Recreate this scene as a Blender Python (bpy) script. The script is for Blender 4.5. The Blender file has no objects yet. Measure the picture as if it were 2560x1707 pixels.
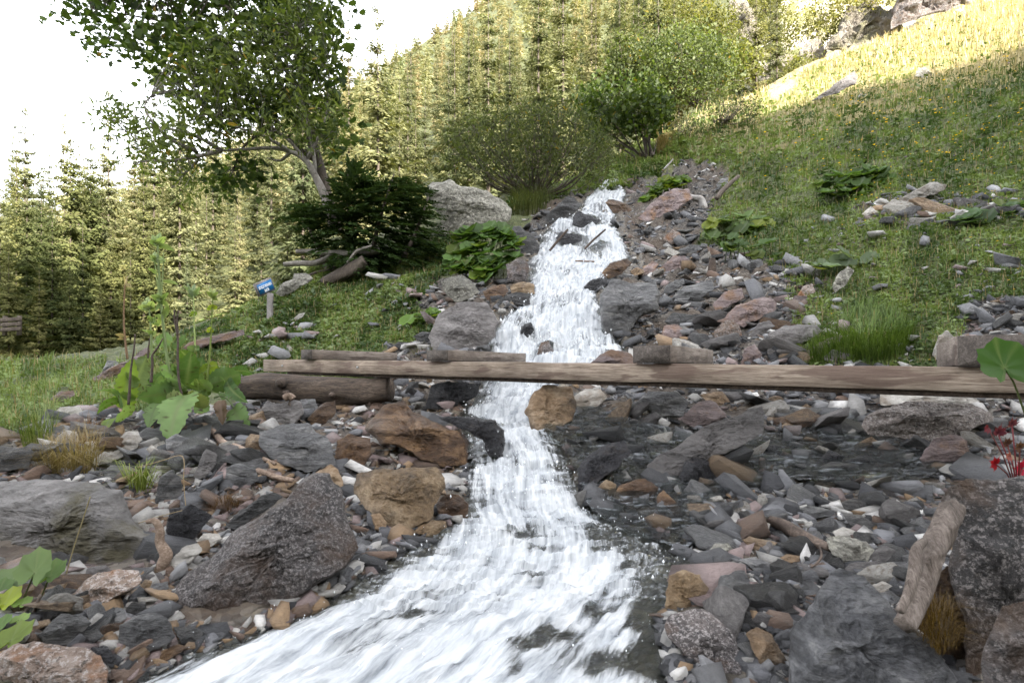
import bpy, math, numpy as np
from mathutils import Vector
sc = bpy.context.scene
R = math.radians
# ------------------------------------------------------------------ camera, sky, sun, exposure
F, CX, HZ = 1422.2, 1280.0, 925.0          # focal length, centre and eye level of the 2560 x 1707 photograph
CZ = 1.5                                   # eye height above the datum
cam = bpy.data.cameras.new("camera"); camo = bpy.data.objects.new("camera", cam)
sc.collection.objects.link(camo); sc.camera = camo
camo.location = (0, 0, CZ); camo.rotation_euler = (R(90), 0, 0)
cam.sensor_width = 36; cam.lens = 20.0; cam.shift_y = (HZ - 853.5) / 2560
cam.clip_start = 0.05; cam.clip_end = 4000
cam.dof.use_dof = True; cam.dof.focus_distance = 4.2; cam.dof.aperture_fstop = 6.3
SUN_EL, SUN_AZ = 25.2, 143.0
w = bpy.data.worlds.new("World"); sc.world = w; w.use_nodes = True
nt = w.node_tree; bg = nt.nodes["Background"]; bg.inputs[1].default_value = 0.15
sky = nt.nodes.new("ShaderNodeTexSky"); sky.sky_type = 'NISHITA'; sky.sun_disc = False
sky.sun_elevation = R(SUN_EL); sky.sun_rotation = R(SUN_AZ); sky.altitude = 1200
sky.air_density = 1.0; sky.dust_density = 3.0; sky.ozone_density = 1.0
hs = nt.nodes.new("ShaderNodeHueSaturation"); hs.inputs["Saturation"].default_value = 0.14
nt.links.new(sky.outputs[0], hs.inputs["Color"]); nt.links.new(hs.outputs[0], bg.inputs[0])
sl = bpy.data.lights.new("sun", 'SUN'); sl.energy = 3.3; sl.angle = R(0.5); sl.color = (1.0, 0.92, 0.79)
so = bpy.data.objects.new("sun", sl); sc.collection.objects.link(so)
sd = Vector((math.sin(R(SUN_AZ)) * math.cos(R(SUN_EL)), math.cos(R(SUN_AZ)) * math.cos(R(SUN_EL)), math.sin(R(SUN_EL))))
so.rotation_euler = sd.to_track_quat('Z', 'Y').to_euler(); so.location = (60, -80, 90)
vs = sc.view_settings; vs.view_transform = 'Standard'; vs.look = 'None'; vs.gamma = 1; vs.use_curve_mapping = False
vs.exposure = 3.02
sc.cycles.use_denoising = True
sc.cycles.max_bounces = 6; sc.cycles.diffuse_bounces = 2; sc.cycles.glossy_bounces = 3; sc.cycles.transparent_max_bounces = 12
sc.cycles.transmission_bounces = 4; sc.cycles.caustics_reflective = False; sc.cycles.caustics_refractive = False

# ------------------------------------------------------------------ helpers
rng = np.random.default_rng(7)
SQ = 1 / 0.91875
CROP = {'A': (0, 0), 'B': (850, 0), 'C': (1660, 0), 'D': (0, 550), 'E': (850, 550), 'F': (1660, 550), 'G': (0, 1107), 'H': (850, 1107), 'I': (1660, 1107)}
def px(c, pts):
    """points read off an enlarged piece of the photograph -> photograph pixels"""
    p = np.array(pts, float).reshape(-1, 2)
    if c == 'S': return p
    if c == 'd': return p * SQ
    if c == 'J': return p * (600 / 2352) + (1250, 400)
    if c == 'K': return p * (450 / 1260) + (250, 560)
    return p * (900 / 2352) + CROP[c]
def P(X, Y, d):
    X, Y, d = np.broadcast_arrays(np.asarray(X, float), np.asarray(Y, float), np.asarray(d, float))
    return np.stack([(X - CX) / F * d, d, CZ + (HZ - Y) / F * d], -1)
def inside(x, y, poly):
    poly = np.asarray(poly, float); r = np.zeros(np.shape(x), bool); n = len(poly)
    for i in range(n):
        x0, y0 = poly[i]; x1, y1 = poly[(i + 1) % n]
        if y0 == y1: continue
        c = ((y0 > y) != (y1 > y)) & (x < (x1 - x0) * (y - y0) / (y1 - y0) + x0)
        r ^= c
    return r
def _h(ix, iy, iz, seed):
    n = (ix.astype(np.int64) * 374761393 + iy.astype(np.int64) * 668265263 + iz.astype(np.int64) * 1274126177 + seed * 974711) & 0xffffffff
    n = ((n ^ (n >> 13)) * 1274126177) & 0xffffffff
    n = (n ^ (n >> 16)) & 0xffff
    return n / 32767.5 - 1
def noise(p, seed=0):
    p = np.asarray(p, float); i = np.floor(p); f = p - i; f = f * f * f * (f * (f * 6 - 15) + 10); i = i.astype(np.int64)
    r = 0
    for a in (0, 1):
        for b in (0, 1):
            for c in (0, 1):
                wgt = (f[..., 0] if a else 1 - f[..., 0]) * (f[..., 1] if b else 1 - f[..., 1]) * (f[..., 2] if c else 1 - f[..., 2])
                r = r + wgt * _h(i[..., 0] + a, i[..., 1] + b, i[..., 2] + c, seed)
    return r
def fbm(p, seed=0, o=4, g=0.5):
    p = np.asarray(p, float); r = 0; a = 1
    for k in range(o):
        r = r + a * noise(p * 2.03 ** k + k * 17.3, seed + k); a *= g
    return r
def mesh(name, V, F4=None, F3=None, col=None, uv=None, smooth=False, attrs=None):
    me = bpy.data.meshes.new(name); V = np.asarray(V, np.float32).reshape(-1, 3)
    n4 = 0 if F4 is None else len(F4); n3 = 0 if F3 is None else len(F3)
    me.vertices.add(len(V)); me.vertices.foreach_set("co", V.ravel())
    li = [];
    if n4: li.append(np.asarray(F4, np.int32).ravel())
    if n3: li.append(np.asarray(F3, np.int32).ravel())
    li = np.concatenate(li); me.loops.add(len(li)); me.loops.foreach_set("vertex_index", li)
    st = np.concatenate([np.arange(n4) * 4, n4 * 4 + np.arange(n3) * 3]).astype(np.int32)
    me.polygons.add(n4 + n3); me.polygons.foreach_set("loop_start", st)
    if smooth: me.polygons.foreach_set("use_smooth", np.ones(n4 + n3, bool))
    me.update(calc_edges=True)
    if col is not None:
        a = me.color_attributes.new("col", 'FLOAT_COLOR', 'POINT'); c = np.ones((len(V), 4), np.float32); c[:, :3] = col; a.data.foreach_set("color", c.ravel())
    for k, v in (attrs or {}).items():
        a = me.attributes.new(k, 'FLOAT', 'POINT'); a.data.foreach_set("value", np.asarray(v, np.float32).ravel())
    if uv is not None:
        l = me.uv_layers.new(name="flow"); l.data.foreach_set("uv", np.asarray(uv, np.float32)[li].ravel())
    return me
class Acc:
    def __init__(s): s.V = []; s.q = []; s.t = []; s.c = []; s.n = 0
    def add(s, V, q=None, t=None, c=(0.5, 0.5, 0.5)):
        V = np.asarray(V, float).reshape(-1, 3)
        if q is not None and len(q): s.q.append(np.asarray(q).reshape(-1, 4) + s.n)
        if t is not None and len(t): s.t.append(np.asarray(t).reshape(-1, 3) + s.n)
        s.c.append(np.broadcast_to(np.asarray(c, float), (len(V), 3))); s.V.append(V); s.n += len(V)
    def mesh(s, name, smooth=False):
        return mesh(name, np.concatenate(s.V), np.concatenate(s.q) if s.q else None, np.concatenate(s.t) if s.t else None, np.concatenate(s.c), smooth=smooth)
def link(name, me, m=None, parent=None, loc=None, label=None, cat=None, group=None, kind=None):
    if me is not None and m is not None and not me.materials: me.materials.append(m)
    o = bpy.data.objects.new(name, me); sc.collection.objects.link(o)
    if parent is not None: o.parent = parent
    if loc is not None: o.location = loc
    for k, v in (("label", label), ("category", cat), ("group", group), ("kind", kind)):
        if v: o[k] = v
    return o
def tube(pts, rad, n=7, cap=True, wob=0.0, seed=0):
    """a tapering limb along a smoothed polyline"""
    pts = np.asarray(pts, float); rad = np.asarray(rad, float) * np.ones(len(pts))
    m = len(pts); t = np.gradient(pts, axis=0) if m > 1 else pts
    t /= np.linalg.norm(t, axis=1)[:, None] + 1e-9
    up = np.array([0.31, 0.77, 0.55]); a = np.cross(t, up); a /= np.linalg.norm(a, axis=1)[:, None] + 1e-9; b = np.cross(t, a)
    th = np.arange(n) * 2 * np.pi / n
    rr = rad[:, None] * np.ones(n)
    if wob: rr = rr * (1 + wob * (0.6 * noise(np.stack([np.cos(th)[None] * 1.9 + 0 * rr, np.sin(th)[None] * 1.9 + 0 * rr, np.arange(m)[:, None] * 0.13 + 0 * rr], -1), seed) + 0.4 * noise(np.stack([np.cos(th)[None] * 3.7 + 0 * rr, np.sin(th)[None] * 3.7 + 0 * rr, np.arange(m)[:, None] * 0.3 + 0 * rr], -1), seed + 5)))
    V = pts[:, None] + rr[..., None] * (np.cos(th)[None, :, None] * a[:, None] + np.sin(th)[None, :, None] * b[:, None])
    i = np.arange(m - 1)[:, None] * n; j = np.arange(n)[None]
    q = np.stack([i + j, i + (j + 1) % n, i + n + (j + 1) % n, i + n + j], -1).reshape(-1, 4)
    V = V.reshape(-1, 3); tt = None
    if cap:
        V = np.vstack([V, pts[0], pts[-1]]); k = np.arange(n)
        tt = np.vstack([np.stack([(k + 1) % n, k, 0 * k + m * n], -1), np.stack([(m - 1) * n + k, (m - 1) * n + (k + 1) % n, 0 * k + m * n + 1], -1)])
    return V, q, tt
def smooth_path(p, k=4):
    p = np.asarray(p, float); n = len(p); t = np.arange(n); tt = np.linspace(0, n - 1, (n - 1) * k + 1); out = []
    for x in tt:
        i = min(int(x), n - 2); f = x - i; p0, p1, p2, p3 = p[max(i - 1, 0)], p[i], p[i + 1], p[min(i + 2, n - 1)]
        out.append(0.5 * ((2 * p1) + (-p0 + p2) * f + (2 * p0 - 5 * p1 + 4 * p2 - p3) * f * f + (-p0 + 3 * p1 - 3 * p2 + p3) * f ** 3))
    return np.array(out)

# ------------------------------------------------------------------ materials
def nodes(name):
    m = bpy.data.materials.new(name); m.use_nodes = True; t = m.node_tree; t.nodes.clear()
    return m, t, t.nodes.new, t.links.new
def mathn(t, op, a, b=None, c=None):
    n = t.nodes.new("ShaderNodeMath"); n.operation = op
    for i, v in enumerate((a, b, c)):
        if v is None: continue
        if isinstance(v, (int, float)): n.inputs[i].default_value = v
        else: t.links.new(v, n.inputs[i])
    return n.outputs[0]
def ramp(t, src, stops):
    n = t.nodes.new("ShaderNodeValToRGB"); e = n.color_ramp.elements
    while len(e) < len(stops): e.new(0.5)
    for k, (p, c) in enumerate(stops):
        e[k].position = p; e[k].color = (*c, 1) if len(c) == 3 else c
    t.links.new(src, n.inputs[0]); return n.outputs[0]
def tex(t, vec, scale, detail=5, rough=0.6, dist=0.0, kind="ShaderNodeTexNoise"):
    n = t.nodes.new(kind); n.inputs["Scale"].default_value = scale
    if kind == "ShaderNodeTexNoise":
        n.inputs["Detail"].default_value = detail; n.inputs["Roughness"].default_value = rough; n.inputs["Distortion"].default_value = dist
    if vec is not None: t.links.new(vec, n.inputs["Vector"])
    return n.outputs[0]
def mapped(t, vec, scale=(1, 1, 1), rot=(0, 0, 0)):
    n = t.nodes.new("ShaderNodeMapping"); n.inputs["Scale"].default_value = scale; n.inputs["Rotation"].default_value = rot
    t.links.new(vec, n.inputs["Vector"]); return n.outputs[0]
def mixc(t, fac, a, b, mode='MIX'):
    n = t.nodes.new("ShaderNodeMix"); n.data_type = 'RGBA'; n.blend_type = mode
    for s, v in ((n.inputs[0], fac), (n.inputs[6], a), (n.inputs[7], b)):
        if isinstance(v, (int, float)): s.default_value = v
        elif isinstance(v, tuple): s.default_value = (*v, 1)
        else: t.links.new(v, s)
    return n.outputs[2]
def bump(t, h, strength, dist):
    n = t.nodes.new("ShaderNodeBump"); n.inputs["Strength"].default_value = strength; n.inputs["Distance"].default_value = dist
    t.links.new(h, n.inputs["Height"]); return n.outputs[0]
def rockmat(name, stops, scale=5.0, rough=0.75, layer=(1, 1, 1), rot=(0, 0, 0), speck=None, speck_scale=60, bumpd=0.02, stain=None, vary=0.35, attr=False):
    """stone: clouded base colour, layered or speckled grain, stains, a fine rough surface"""
    m, t, N, L = nodes(name)
    out = N("ShaderNodeOutputMaterial"); b = N("ShaderNodeBsdfPrincipled"); L(b.outputs[0], out.inputs[0])
    tc = N("ShaderNodeTexCoord"); oi = N("ShaderNodeObjectInfo")
    vm = N("ShaderNodeVectorMath"); vm.operation = 'ADD'; L(tc.outputs["Object"], vm.inputs[0])
    sc3 = N("ShaderNodeVectorMath"); sc3.operation = 'SCALE'; L(oi.outputs["Random"], sc3.inputs["Scale"]); sc3.inputs[0].default_value = (37, 53, 71)
    L(sc3.outputs[0], vm.inputs[1]); vec = vm.outputs[0]
    v2 = mapped(t, vec, layer, rot)
    n1 = tex(t, v2, scale, 8, 0.68, 0.5); n2 = tex(t, vec, scale * 7, 8, 0.72)
    mm = mathn(t, 'ADD', mathn(t, 'MULTIPLY', n1, 0.65), mathn(t, 'MULTIPLY', n2, 0.35))
    col = ramp(t, mm, stops)
    if attr:
        a = N("ShaderNodeAttribute"); a.attribute_name = "col"; col = mixc(t, 1.0, a.outputs["Color"], col, 'MULTIPLY')
    if speck:
        sp = ramp(t, tex(t, vec, speck_scale, 3, 0.8), [(0.50, (0, 0, 0)), (0.60, (1, 1, 1))]); col = mixc(t, mathn(t, 'MULTIPLY', sp, 0.75), col, speck[0])
        sp = ramp(t, tex(t, mapped(t, vec, (1, 1, 1), (1, 2, 3)), speck_scale * 0.7, 4, 0.8), [(0.54, (0, 0, 0)), (0.62, (1, 1, 1))]); col = mixc(t, mathn(t, 'MULTIPLY', sp, 0.8), col, speck[1])
    if stain:
        s = ramp(t, tex(t, vec, scale * 0.9, 6, 0.65), [(0.5, (0, 0, 0)), (0.64, (1, 1, 1))]); col = mixc(t, mathn(t, 'MULTIPLY', s, 0.8), col, stain)
    hv = N("ShaderNodeHueSaturation"); L(col, hv.inputs["Color"])
    L(mathn(t, 'ADD', mathn(t, 'MULTIPLY', oi.outputs["Random"], vary * 2), 1 - vary), hv.inputs["Value"])
    L(hv.outputs[0], b.inputs["Base Color"])
    L(mathn(t, 'MULTIPLY_ADD', n2, 0.45, rough - 0.22), b.inputs["Roughness"])
    ck = tex(t, v2, scale * 1.1, 6, 0.6, 1.0); crk = ramp(t, mathn(t, 'ABSOLUTE', mathn(t, 'SUBTRACT', ck, 0.5)), [(0.0, (0, 0, 0)), (0.02, (1, 1, 1))])
    h = mathn(t, 'ADD', mathn(t, 'ADD', mathn(t, 'MULTIPLY', tex(t, v2, scale * 1.8, 10, 0.75), 1.3), mathn(t, 'MULTIPLY', tex(t, v2, scale * 9, 6, 0.75), 0.5)), mathn(t, 'MULTIPLY', crk, 0.10))
    L(bump(t, h, 1.0, bumpd * 2.3), b.inputs["Normal"])
    return m
SL = dict(layer=(1, 1, 4.5))
M = {}
M['slate'] = rockmat('slate_dark', [(0.30, (0.010, 0.010, 0.010)), (0.5, (0.058, 0.056, 0.055)), (0.68, (0.20, 0.19, 0.18))], 5, 0.38, rot=(0.5, 0.3, 0), bumpd=0.03, **SL)
M['slateblue'] = rockmat('slate_bluegrey', [(0.30, (0.036, 0.035, 0.036)), (0.5, (0.145, 0.143, 0.145)), (0.68, (0.37, 0.36, 0.345))], 5, 0.37, rot=(0.4, -0.4, 0), bumpd=0.025, **SL)
M['grey'] = rockmat('grey_stone', [(0.28, (0.045, 0.042, 0.042)), (0.5, (0.17, 0.155, 0.15)), (0.7, (0.33, 0.31, 0.30))], 4, 0.75, rot=(0.9, 0.4, 0), layer=(1, 1, 2.2), bumpd=0.03)
M['granite'] = rockmat('granite_speckled', [(0.30, (0.07, 0.06, 0.056)), (0.5, (0.20, 0.165, 0.145)), (0.7, (0.36, 0.31, 0.28))], 6, 0.8, speck=((0.50, 0.46, 0.44), (0.022, 0.02, 0.022)), speck_scale=55, bumpd=0.018)
M['granitedark'] = rockmat('granite_dark', [(0.28, (0.02, 0.02, 0.022)), (0.5, (0.10, 0.085, 0.082)), (0.72, (0.30, 0.25, 0.23))], 4, 0.75, speck=((0.46, 0.42, 0.41), (0.012, 0.011, 0.014)), speck_scale=85, bumpd=0.03, stain=(0.09, 0.045, 0.02))
M['pink'] = rockmat('granite_pink', [(0.30, (0.10, 0.065, 0.045)), (0.5, (0.26, 0.19, 0.15)), (0.7, (0.42, 0.36, 0.32))], 6, 0.8, speck=((0.55, 0.5, 0.48), (0.03, 0.025, 0.02)), speck_scale=50, stain=(0.28, 0.12, 0.04))
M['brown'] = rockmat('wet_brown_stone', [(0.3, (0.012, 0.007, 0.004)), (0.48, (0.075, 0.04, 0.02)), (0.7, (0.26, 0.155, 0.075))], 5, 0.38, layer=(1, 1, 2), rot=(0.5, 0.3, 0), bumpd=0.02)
M['ochre'] = rockmat('ochre_stone', [(0.3, (0.03, 0.02, 0.011)), (0.47, (0.16, 0.105, 0.055)), (0.7, (0.46, 0.36, 0.24))], 4, 0.5, layer=(1, 1, 0.6), bumpd=0.02, stain=(0.05, 0.035, 0.025))
M['orange'] = rockmat('orange_stone', [(0.3, (0.08, 0.045, 0.022)), (0.48, (0.26, 0.17, 0.095)), (0.7, (0.54, 0.43, 0.31))], 5, 0.7, stain=(0.07, 0.05, 0.035))
M['pale'] = rockmat('pale_stone', [(0.25, (0.17, 0.155, 0.14)), (0.5, (0.40, 0.375, 0.34)), (0.75, (0.62, 0.60, 0.56))], 5, 0.8, stain=(0.19, 0.15, 0.11), layer=(1, 1, 1.8))
M['purple'] = rockmat('purplish_stone', [(0.28, (0.055, 0.038, 0.04)), (0.5, (0.18, 0.135, 0.13)), (0.72, (0.34, 0.28, 0.27))], 4, 0.7, layer=(1, 1, 2.5), rot=(0.6, -0.2, 0), stain=(0.2, 0.11, 0.055))
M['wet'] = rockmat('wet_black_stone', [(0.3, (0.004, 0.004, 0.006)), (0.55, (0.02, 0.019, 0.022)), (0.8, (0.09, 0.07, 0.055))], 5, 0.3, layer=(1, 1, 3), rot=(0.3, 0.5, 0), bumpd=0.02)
M['mossy'] = rockmat('grey_stone_with_moss', [(0.28, (0.045, 0.042, 0.04)), (0.5, (0.16, 0.15, 0.145)), (0.7, (0.34, 0.32, 0.31))], 3, 0.8, layer=(1, 1, 3), rot=(0.3, 0.1, 0), bumpd=0.03, stain=(0.055, 0.045, 0.012))
M['bigslate'] = rockmat('foliated_slate', [(0.36, (0.02, 0.02, 0.023)), (0.46, (0.085, 0.086, 0.093)), (0.55, (0.19, 0.19, 0.2)), (0.66, (0.40, 0.395, 0.39))], 4, 0.42, layer=(0.8, 1, 7), rot=(0.3, 0.75, 0), bumpd=0.03, vary=0.0)
M['shadedrock'] = rockmat('dark_shaded_rock', [(0.30, (0.008, 0.008, 0.009)), (0.5, (0.035, 0.03, 0.029)), (0.7, (0.12, 0.10, 0.095))], 3, 0.7, speck=((0.30, 0.27, 0.26), (0.006, 0.006, 0.007)), speck_scale=55, bumpd=0.03, stain=(0.07, 0.035, 0.014), vary=0.0)  # right foreground shade put into the colour, darker than the stone itself
M['lichen'] = rockmat('lichened_grey_stone', [(0.28, (0.085, 0.08, 0.065)), (0.5, (0.22, 0.21, 0.18)), (0.7, (0.40, 0.38, 0.33))], 3, 0.85, speck=((0.47, 0.45, 0.38), (0.07, 0.062, 0.05)), speck_scale=16, bumpd=0.04)
M['gravel'] = rockmat('gravel_stone', [(0.2, (0.45, 0.45, 0.46)), (0.5, (0.9, 0.9, 0.92)), (0.8, (1.3, 1.28, 1.25))], 14, 0.52, layer=(1, 1, 2.5), bumpd=0.01, attr=True, vary=0.0)
def leafmat(name, trans=0.3, gloss=0.04, rough=0.45, vary=0.25, nscale=3.0, hue=0.012):
    """foliage: per-leaf colour attribute, light passing through the leaf, a slight sheen"""
    m, t, N, L = nodes(name)
    out = N("ShaderNodeOutputMaterial"); a = N("ShaderNodeAttribute"); a.attribute_name = "col"; oi = N("ShaderNodeObjectInfo")
    hv = N("ShaderNodeHueSaturation"); L(a.outputs["Color"], hv.inputs["Color"])
    L(mathn(t, 'MULTIPLY_ADD', oi.outputs["Random"], 2 * vary, 1 - vary), hv.inputs["Value"])
    L(mathn(t, 'MULTIPLY_ADD', oi.outputs["Random"], -2 * hue, 0.5 + hue), hv.inputs["Hue"])
    d = N("ShaderNodeBsdfDiffuse"); tr = N("ShaderNodeBsdfTranslucent"); g = N("ShaderNodeBsdfGlossy"); g.inputs["Roughness"].default_value = rough
    L(hv.outputs[0], d.inputs[0]); L(mixc(t, 1.0, hv.outputs[0], (1.25, 1.3, 0.6), 'MULTIPLY'), tr.inputs[0])
    x = N("ShaderNodeMixShader"); x.inputs[0].default_value = trans; L(d.outputs[0], x.inputs[1]); L(tr.outputs[0], x.inputs[2])
    y = N("ShaderNodeMixShader"); y.inputs[0].default_value = gloss; L(x.outputs[0], y.inputs[1]); L(g.outputs[0], y.inputs[2])
    L(y.outputs[0], out.inputs[0]); return m
M['needles'] = leafmat('spruce_needles', 0.25, 0.0, vary=0.33, hue=0.028)
M['leaf'] = leafmat('green_leaves', 0.45, 0.02, rough=0.6)
M['grass'] = leafmat('grass_blades', 0.3, 0.03)
def woodmat(name, stops, scale=(1.2, 14, 14), rough=0.85, wet=None, bumpd=0.006, coord="Object", rot=(0, 0, 0)):
    m, t, N, L = nodes(name)
    out = N("ShaderNodeOutputMaterial"); b = N("ShaderNodeBsdfPrincipled"); L(b.outputs[0], out.inputs[0]); tc = N("ShaderNodeTexCoord")
    v = mapped(t, tc.outputs[coord], scale, rot); n = tex(t, v, 3.0, 9, 0.7, 1.2); n2 = tex(t, v, 14.0, 6, 0.7)
    mm = mathn(t, 'ADD', mathn(t, 'MULTIPLY', n, 0.6), mathn(t, 'MULTIPLY', n2, 0.4)); col = ramp(t, mm, stops)
    big = ramp(t, tex(t, tc.outputs[coord], 2.2, 5, 0.6), [(0.35, (0.55, 0.52, 0.5)), (0.65, (1.1, 1.1, 1.1))]); col = mixc(t, 1.0, col, big, 'MULTIPLY')
    if wet:
        s = ramp(t, tex(t, mapped(t, tc.outputs[coord], (1, 1, 6)), 1.6, 4, 0.55, 0.6), [(0.55, (0, 0, 0)), (0.59, (1, 1, 1))]); col = mixc(t, mathn(t, 'MULTIPLY', s, 0.7), col, wet)
    L(col, b.inputs["Base Color"]); b.inputs["Roughness"].default_value = rough
    L(bump(t, mm, 0.9, bumpd), b.inputs["Normal"]); return m
M['beam'] = woodmat('weathered_beam', [(0.36, (0.045, 0.032, 0.024)), (0.45, (0.21, 0.16, 0.12)), (0.62, (0.41, 0.34, 0.275))], (0.8, 18, 18), wet=(0.10, 0.062, 0.048), bumpd=0.012)
M['crosspiece'] = woodmat('grey_brown_wood', [(0.32, (0.03, 0.024, 0.02)), (0.46, (0.15, 0.12, 0.10)), (0.68, (0.32, 0.28, 0.245))], (1.2, 16, 16), wet=(0.05, 0.033, 0.027))
M['endgrain'] = woodmat('end_grain', [(0.34, (0.02, 0.016, 0.013)), (0.5, (0.085, 0.07, 0.06)), (0.68, (0.2, 0.175, 0.155))], (9, 9, 9))
M['log'] = woodmat('barkless_log', [(0.34, (0.012, 0.008, 0.005)), (0.45, (0.045, 0.031, 0.022)), (0.56, (0.10, 0.072, 0.052)), (0.7, (0.22, 0.17, 0.13))], (1.3, 9, 9), bumpd=0.03)  # whole log darkened in colour, standing in for the beam's shadow on it
M['drift'] = woodmat('driftwood', [(0.34, (0.018, 0.012, 0.009)), (0.46, (0.10, 0.078, 0.064)), (0.66, (0.26, 0.22, 0.195))], (14, 6, 2.2), bumpd=0.01)
M['root'] = woodmat('reddish_root', [(0.32, (0.04, 0.025, 0.017)), (0.46, (0.18, 0.125, 0.09)), (0.66, (0.42, 0.335, 0.27))], (6, 12, 12), bumpd=0.01)
M['bleached'] = woodmat('bleached_wood', [(0.28, (0.2, 0.19, 0.18)), (0.5, (0.42, 0.40, 0.39)), (0.7, (0.6, 0.58, 0.57))], (4, 4, 4))
M['bark'] = woodmat('dark_bark', [(0.3, (0.02, 0.015, 0.012)), (0.5, (0.075, 0.058, 0.045)), (0.7, (0.16, 0.135, 0.11))], (6, 6, 1.5), bumpd=0.02)
M['palebark'] = woodmat('pale_bark', [(0.28, (0.07, 0.062, 0.055)), (0.5, (0.23, 0.21, 0.19)), (0.7, (0.40, 0.38, 0.35))], (9, 9, 4), bumpd=0.01)
M['deadwood'] = woodmat('dark_dead_wood', [(0.3, (0.015, 0.01, 0.008)), (0.5, (0.07, 0.05, 0.038)), (0.7, (0.2, 0.15, 0.12))], (6, 6, 6))
M['post'] = woodmat('grey_post', [(0.3, (0.10, 0.095, 0.095)), (0.5, (0.24, 0.225, 0.22)), (0.7, (0.38, 0.36, 0.35))], (10, 10, 1.5))
def plain(name, c, rough=0.6, nz=0.12, scale=30):
    m, t, N, L = nodes(name); out = N("ShaderNodeOutputMaterial"); b = N("ShaderNodeBsdfPrincipled"); L(b.outputs[0], out.inputs[0]); tc = N("ShaderNodeTexCoord")
    n = tex(t, tc.outputs["Object"], scale, 5, 0.6); L(ramp(t, n, [(0.3, tuple(x * (1 - nz) for x in c)), (0.7, tuple(min(1, x * (1 + nz)) for x in c))]), b.inputs["Base Color"])
    b.inputs["Roughness"].default_value = rough; return m
M['signblue'] = plain('blue_sign_paint', (0.006, 0.125, 0.33), 0.4); M['white'] = plain('white_lettering', (0.82, 0.84, 0.86), 0.5, 0.03)
M['nail'] = plain('steel_nail', (0.3, 0.3, 0.3), 0.35)
# ------------------------------------------------------------------ terrain: a height field through measured points
T = """1568:-200,1.6 0,1.62 300,1.7 700,1.75 1200,1.75 1500,1.72 1900,1.65 2200,1.5 2600,1.4
1400:-200,2 0,2 300,2.05 700,2.15 1100,2.2 1450,2.15 1700,2.05 2100,1.95 2500,1.8
1250:-200,2.4 0,2.5 250,2.6 900,2.75 1200,2.75 1500,2.7 1800,2.6 2100,2.5 2500,2.3
1150:-200,2.8 0,2.9 300,3 700,3.1 1000,3.3 1200,3.2 1500,3.2 1800,3.1 2150,3 2500,2.8
1050:-200,3.3 0,3.4 300,3.5 600,3.6 900,3.9 1200,3.75 1400,3.8 1700,3.75 2000,3.7 2400,3.5
960:-200,4.6 0,4.6 300,4.5 600,4.9 900,5.1 1150,4.7 1400,4.6 1700,4.5 2000,4.3 2400,4.1
900:-200,6.7 0,6.5 300,6.0 600,6.3 850,6.2 1150,5.5 1400,5.3 1700,5 2000,4.8 2400,4.6
850:-200,11 0,10 200,9 500,7.6 700,7.5 1000,6.6 1200,6.3 1500,5.8 1850,5.2 2100,4.9 2400,4.7
790:450,9.2 700,8.7 950,7.6 1250,7.1 1500,6.7 1800,5.8 2100,5.3 2400,5
740:620,10 800,9.5 1000,8.4 1270,7.8 1500,7.4 1800,6.5 2100,5.9 2400,5.3
680:650,11.6 800,11 1000,9.6 1280,8.8 1500,8.4 1800,7.3 2100,6.4 2400,5.7
620:720,14 850,13 1050,11.2 1300,10.2 1550,9.7 1850,8.1 2100,7.1 2400,6.2
540:870,16.5 1100,13.5 1300,12.8 1550,12.2 1850,9.8 2100,8.3 2400,7.1
460:1050,19 1200,18.5 1380,17.5 1600,16.5 1850,12.5 2100,10 2400,8.4
400:1400,21.5 1600,20.5 1850,15.5 2100,12 2400,9.8
330:1500,26 1700,22 1900,17.5 2100,14.5 2400,11.8
260:1620,30 1750,26 1900,22.5 2100,18.5 2400,14.5
190:1780,36 1900,30 2100,24 2400,18
125:1920,40 2000,34 2150,30 2400,22.5
60:2130,40 2200,36 2400,28
0:2290,42 2450,35
2590:-300,0.75 600,0.75 1500,0.75 2300,0.72 2800,0.65
700:2700,4.5 3200,3.6
300:2700,7 3200,5
0:2700,14 3200,8
-300:2900,20
900:-600,7 -1100,6
1100:-700,2.8 -1100,2.5
1450:-700,1.7
830:100,25 300,22 -300,30
825:500,20 650,17
760:760,22
620:1000,26
480:1200,30
420:1420,32 1520,36
300:1640,40
240:1780,48
190:1900,54
160:2020,56
110:2200,58 2450,60
812:200,40 0,45 -300,45
795:350,36 500,34
700:-300,62 0,66 200,66
640:400,60 600,55
560:800,52 980,50
440:1200,52
360:1400,52
290:1600,62
215:1750,72
600:0,110 -300,110
520:400,120
430:600,120 800,115
320:1000,112
215:1300,112
130:1500,112
40:1700,112
0:1800,84 1900,80 2030,78
-60:2200,74 2450,74
560:0,220 -300,220
450:400,220
370:600,220
290:800,220
180:1000,220
70:1200,220
-60:1500,220
-160:1800,220
620:0,450 -300,450
430:430,450
325:600,450
232:790,450
140:940,450
45:1080,450
-120:1300,450
-260:1600,450 2000,450
560:0,900 430,900
420:790,900
250:1080,900
100:1600,900"""
cp = []
for ln in T.split("\n"):
    Y, rest = ln.split(":")
    for a in rest.split(): X, d = a.split(","); cp.append((float(X) * SQ, float(Y) * SQ, float(d)))
cp = np.array(cp); cu = (cp[:, 0] - CX) / F; cv = (HZ - cp[:, 1]) / F; cl = np.log(cp[:, 2])
def _k(u, l, eps=0.02): return np.sqrt(((u[:, None] - cu[None]) * 2.2) ** 2 + ((l[:, None] - cl[None]) * 1.6) ** 2 + eps)
_A = np.zeros((len(cp) + 3,) * 2); _n = len(cp)
_A[:_n, :_n] = _k(cu, cl) - 1e-3 * np.eye(_n); _A[:_n, _n] = 1; _A[:_n, _n + 1] = cu; _A[:_n, _n + 2] = cl; _A[_n:, :_n] = _A[:_n, _n:].T
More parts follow.
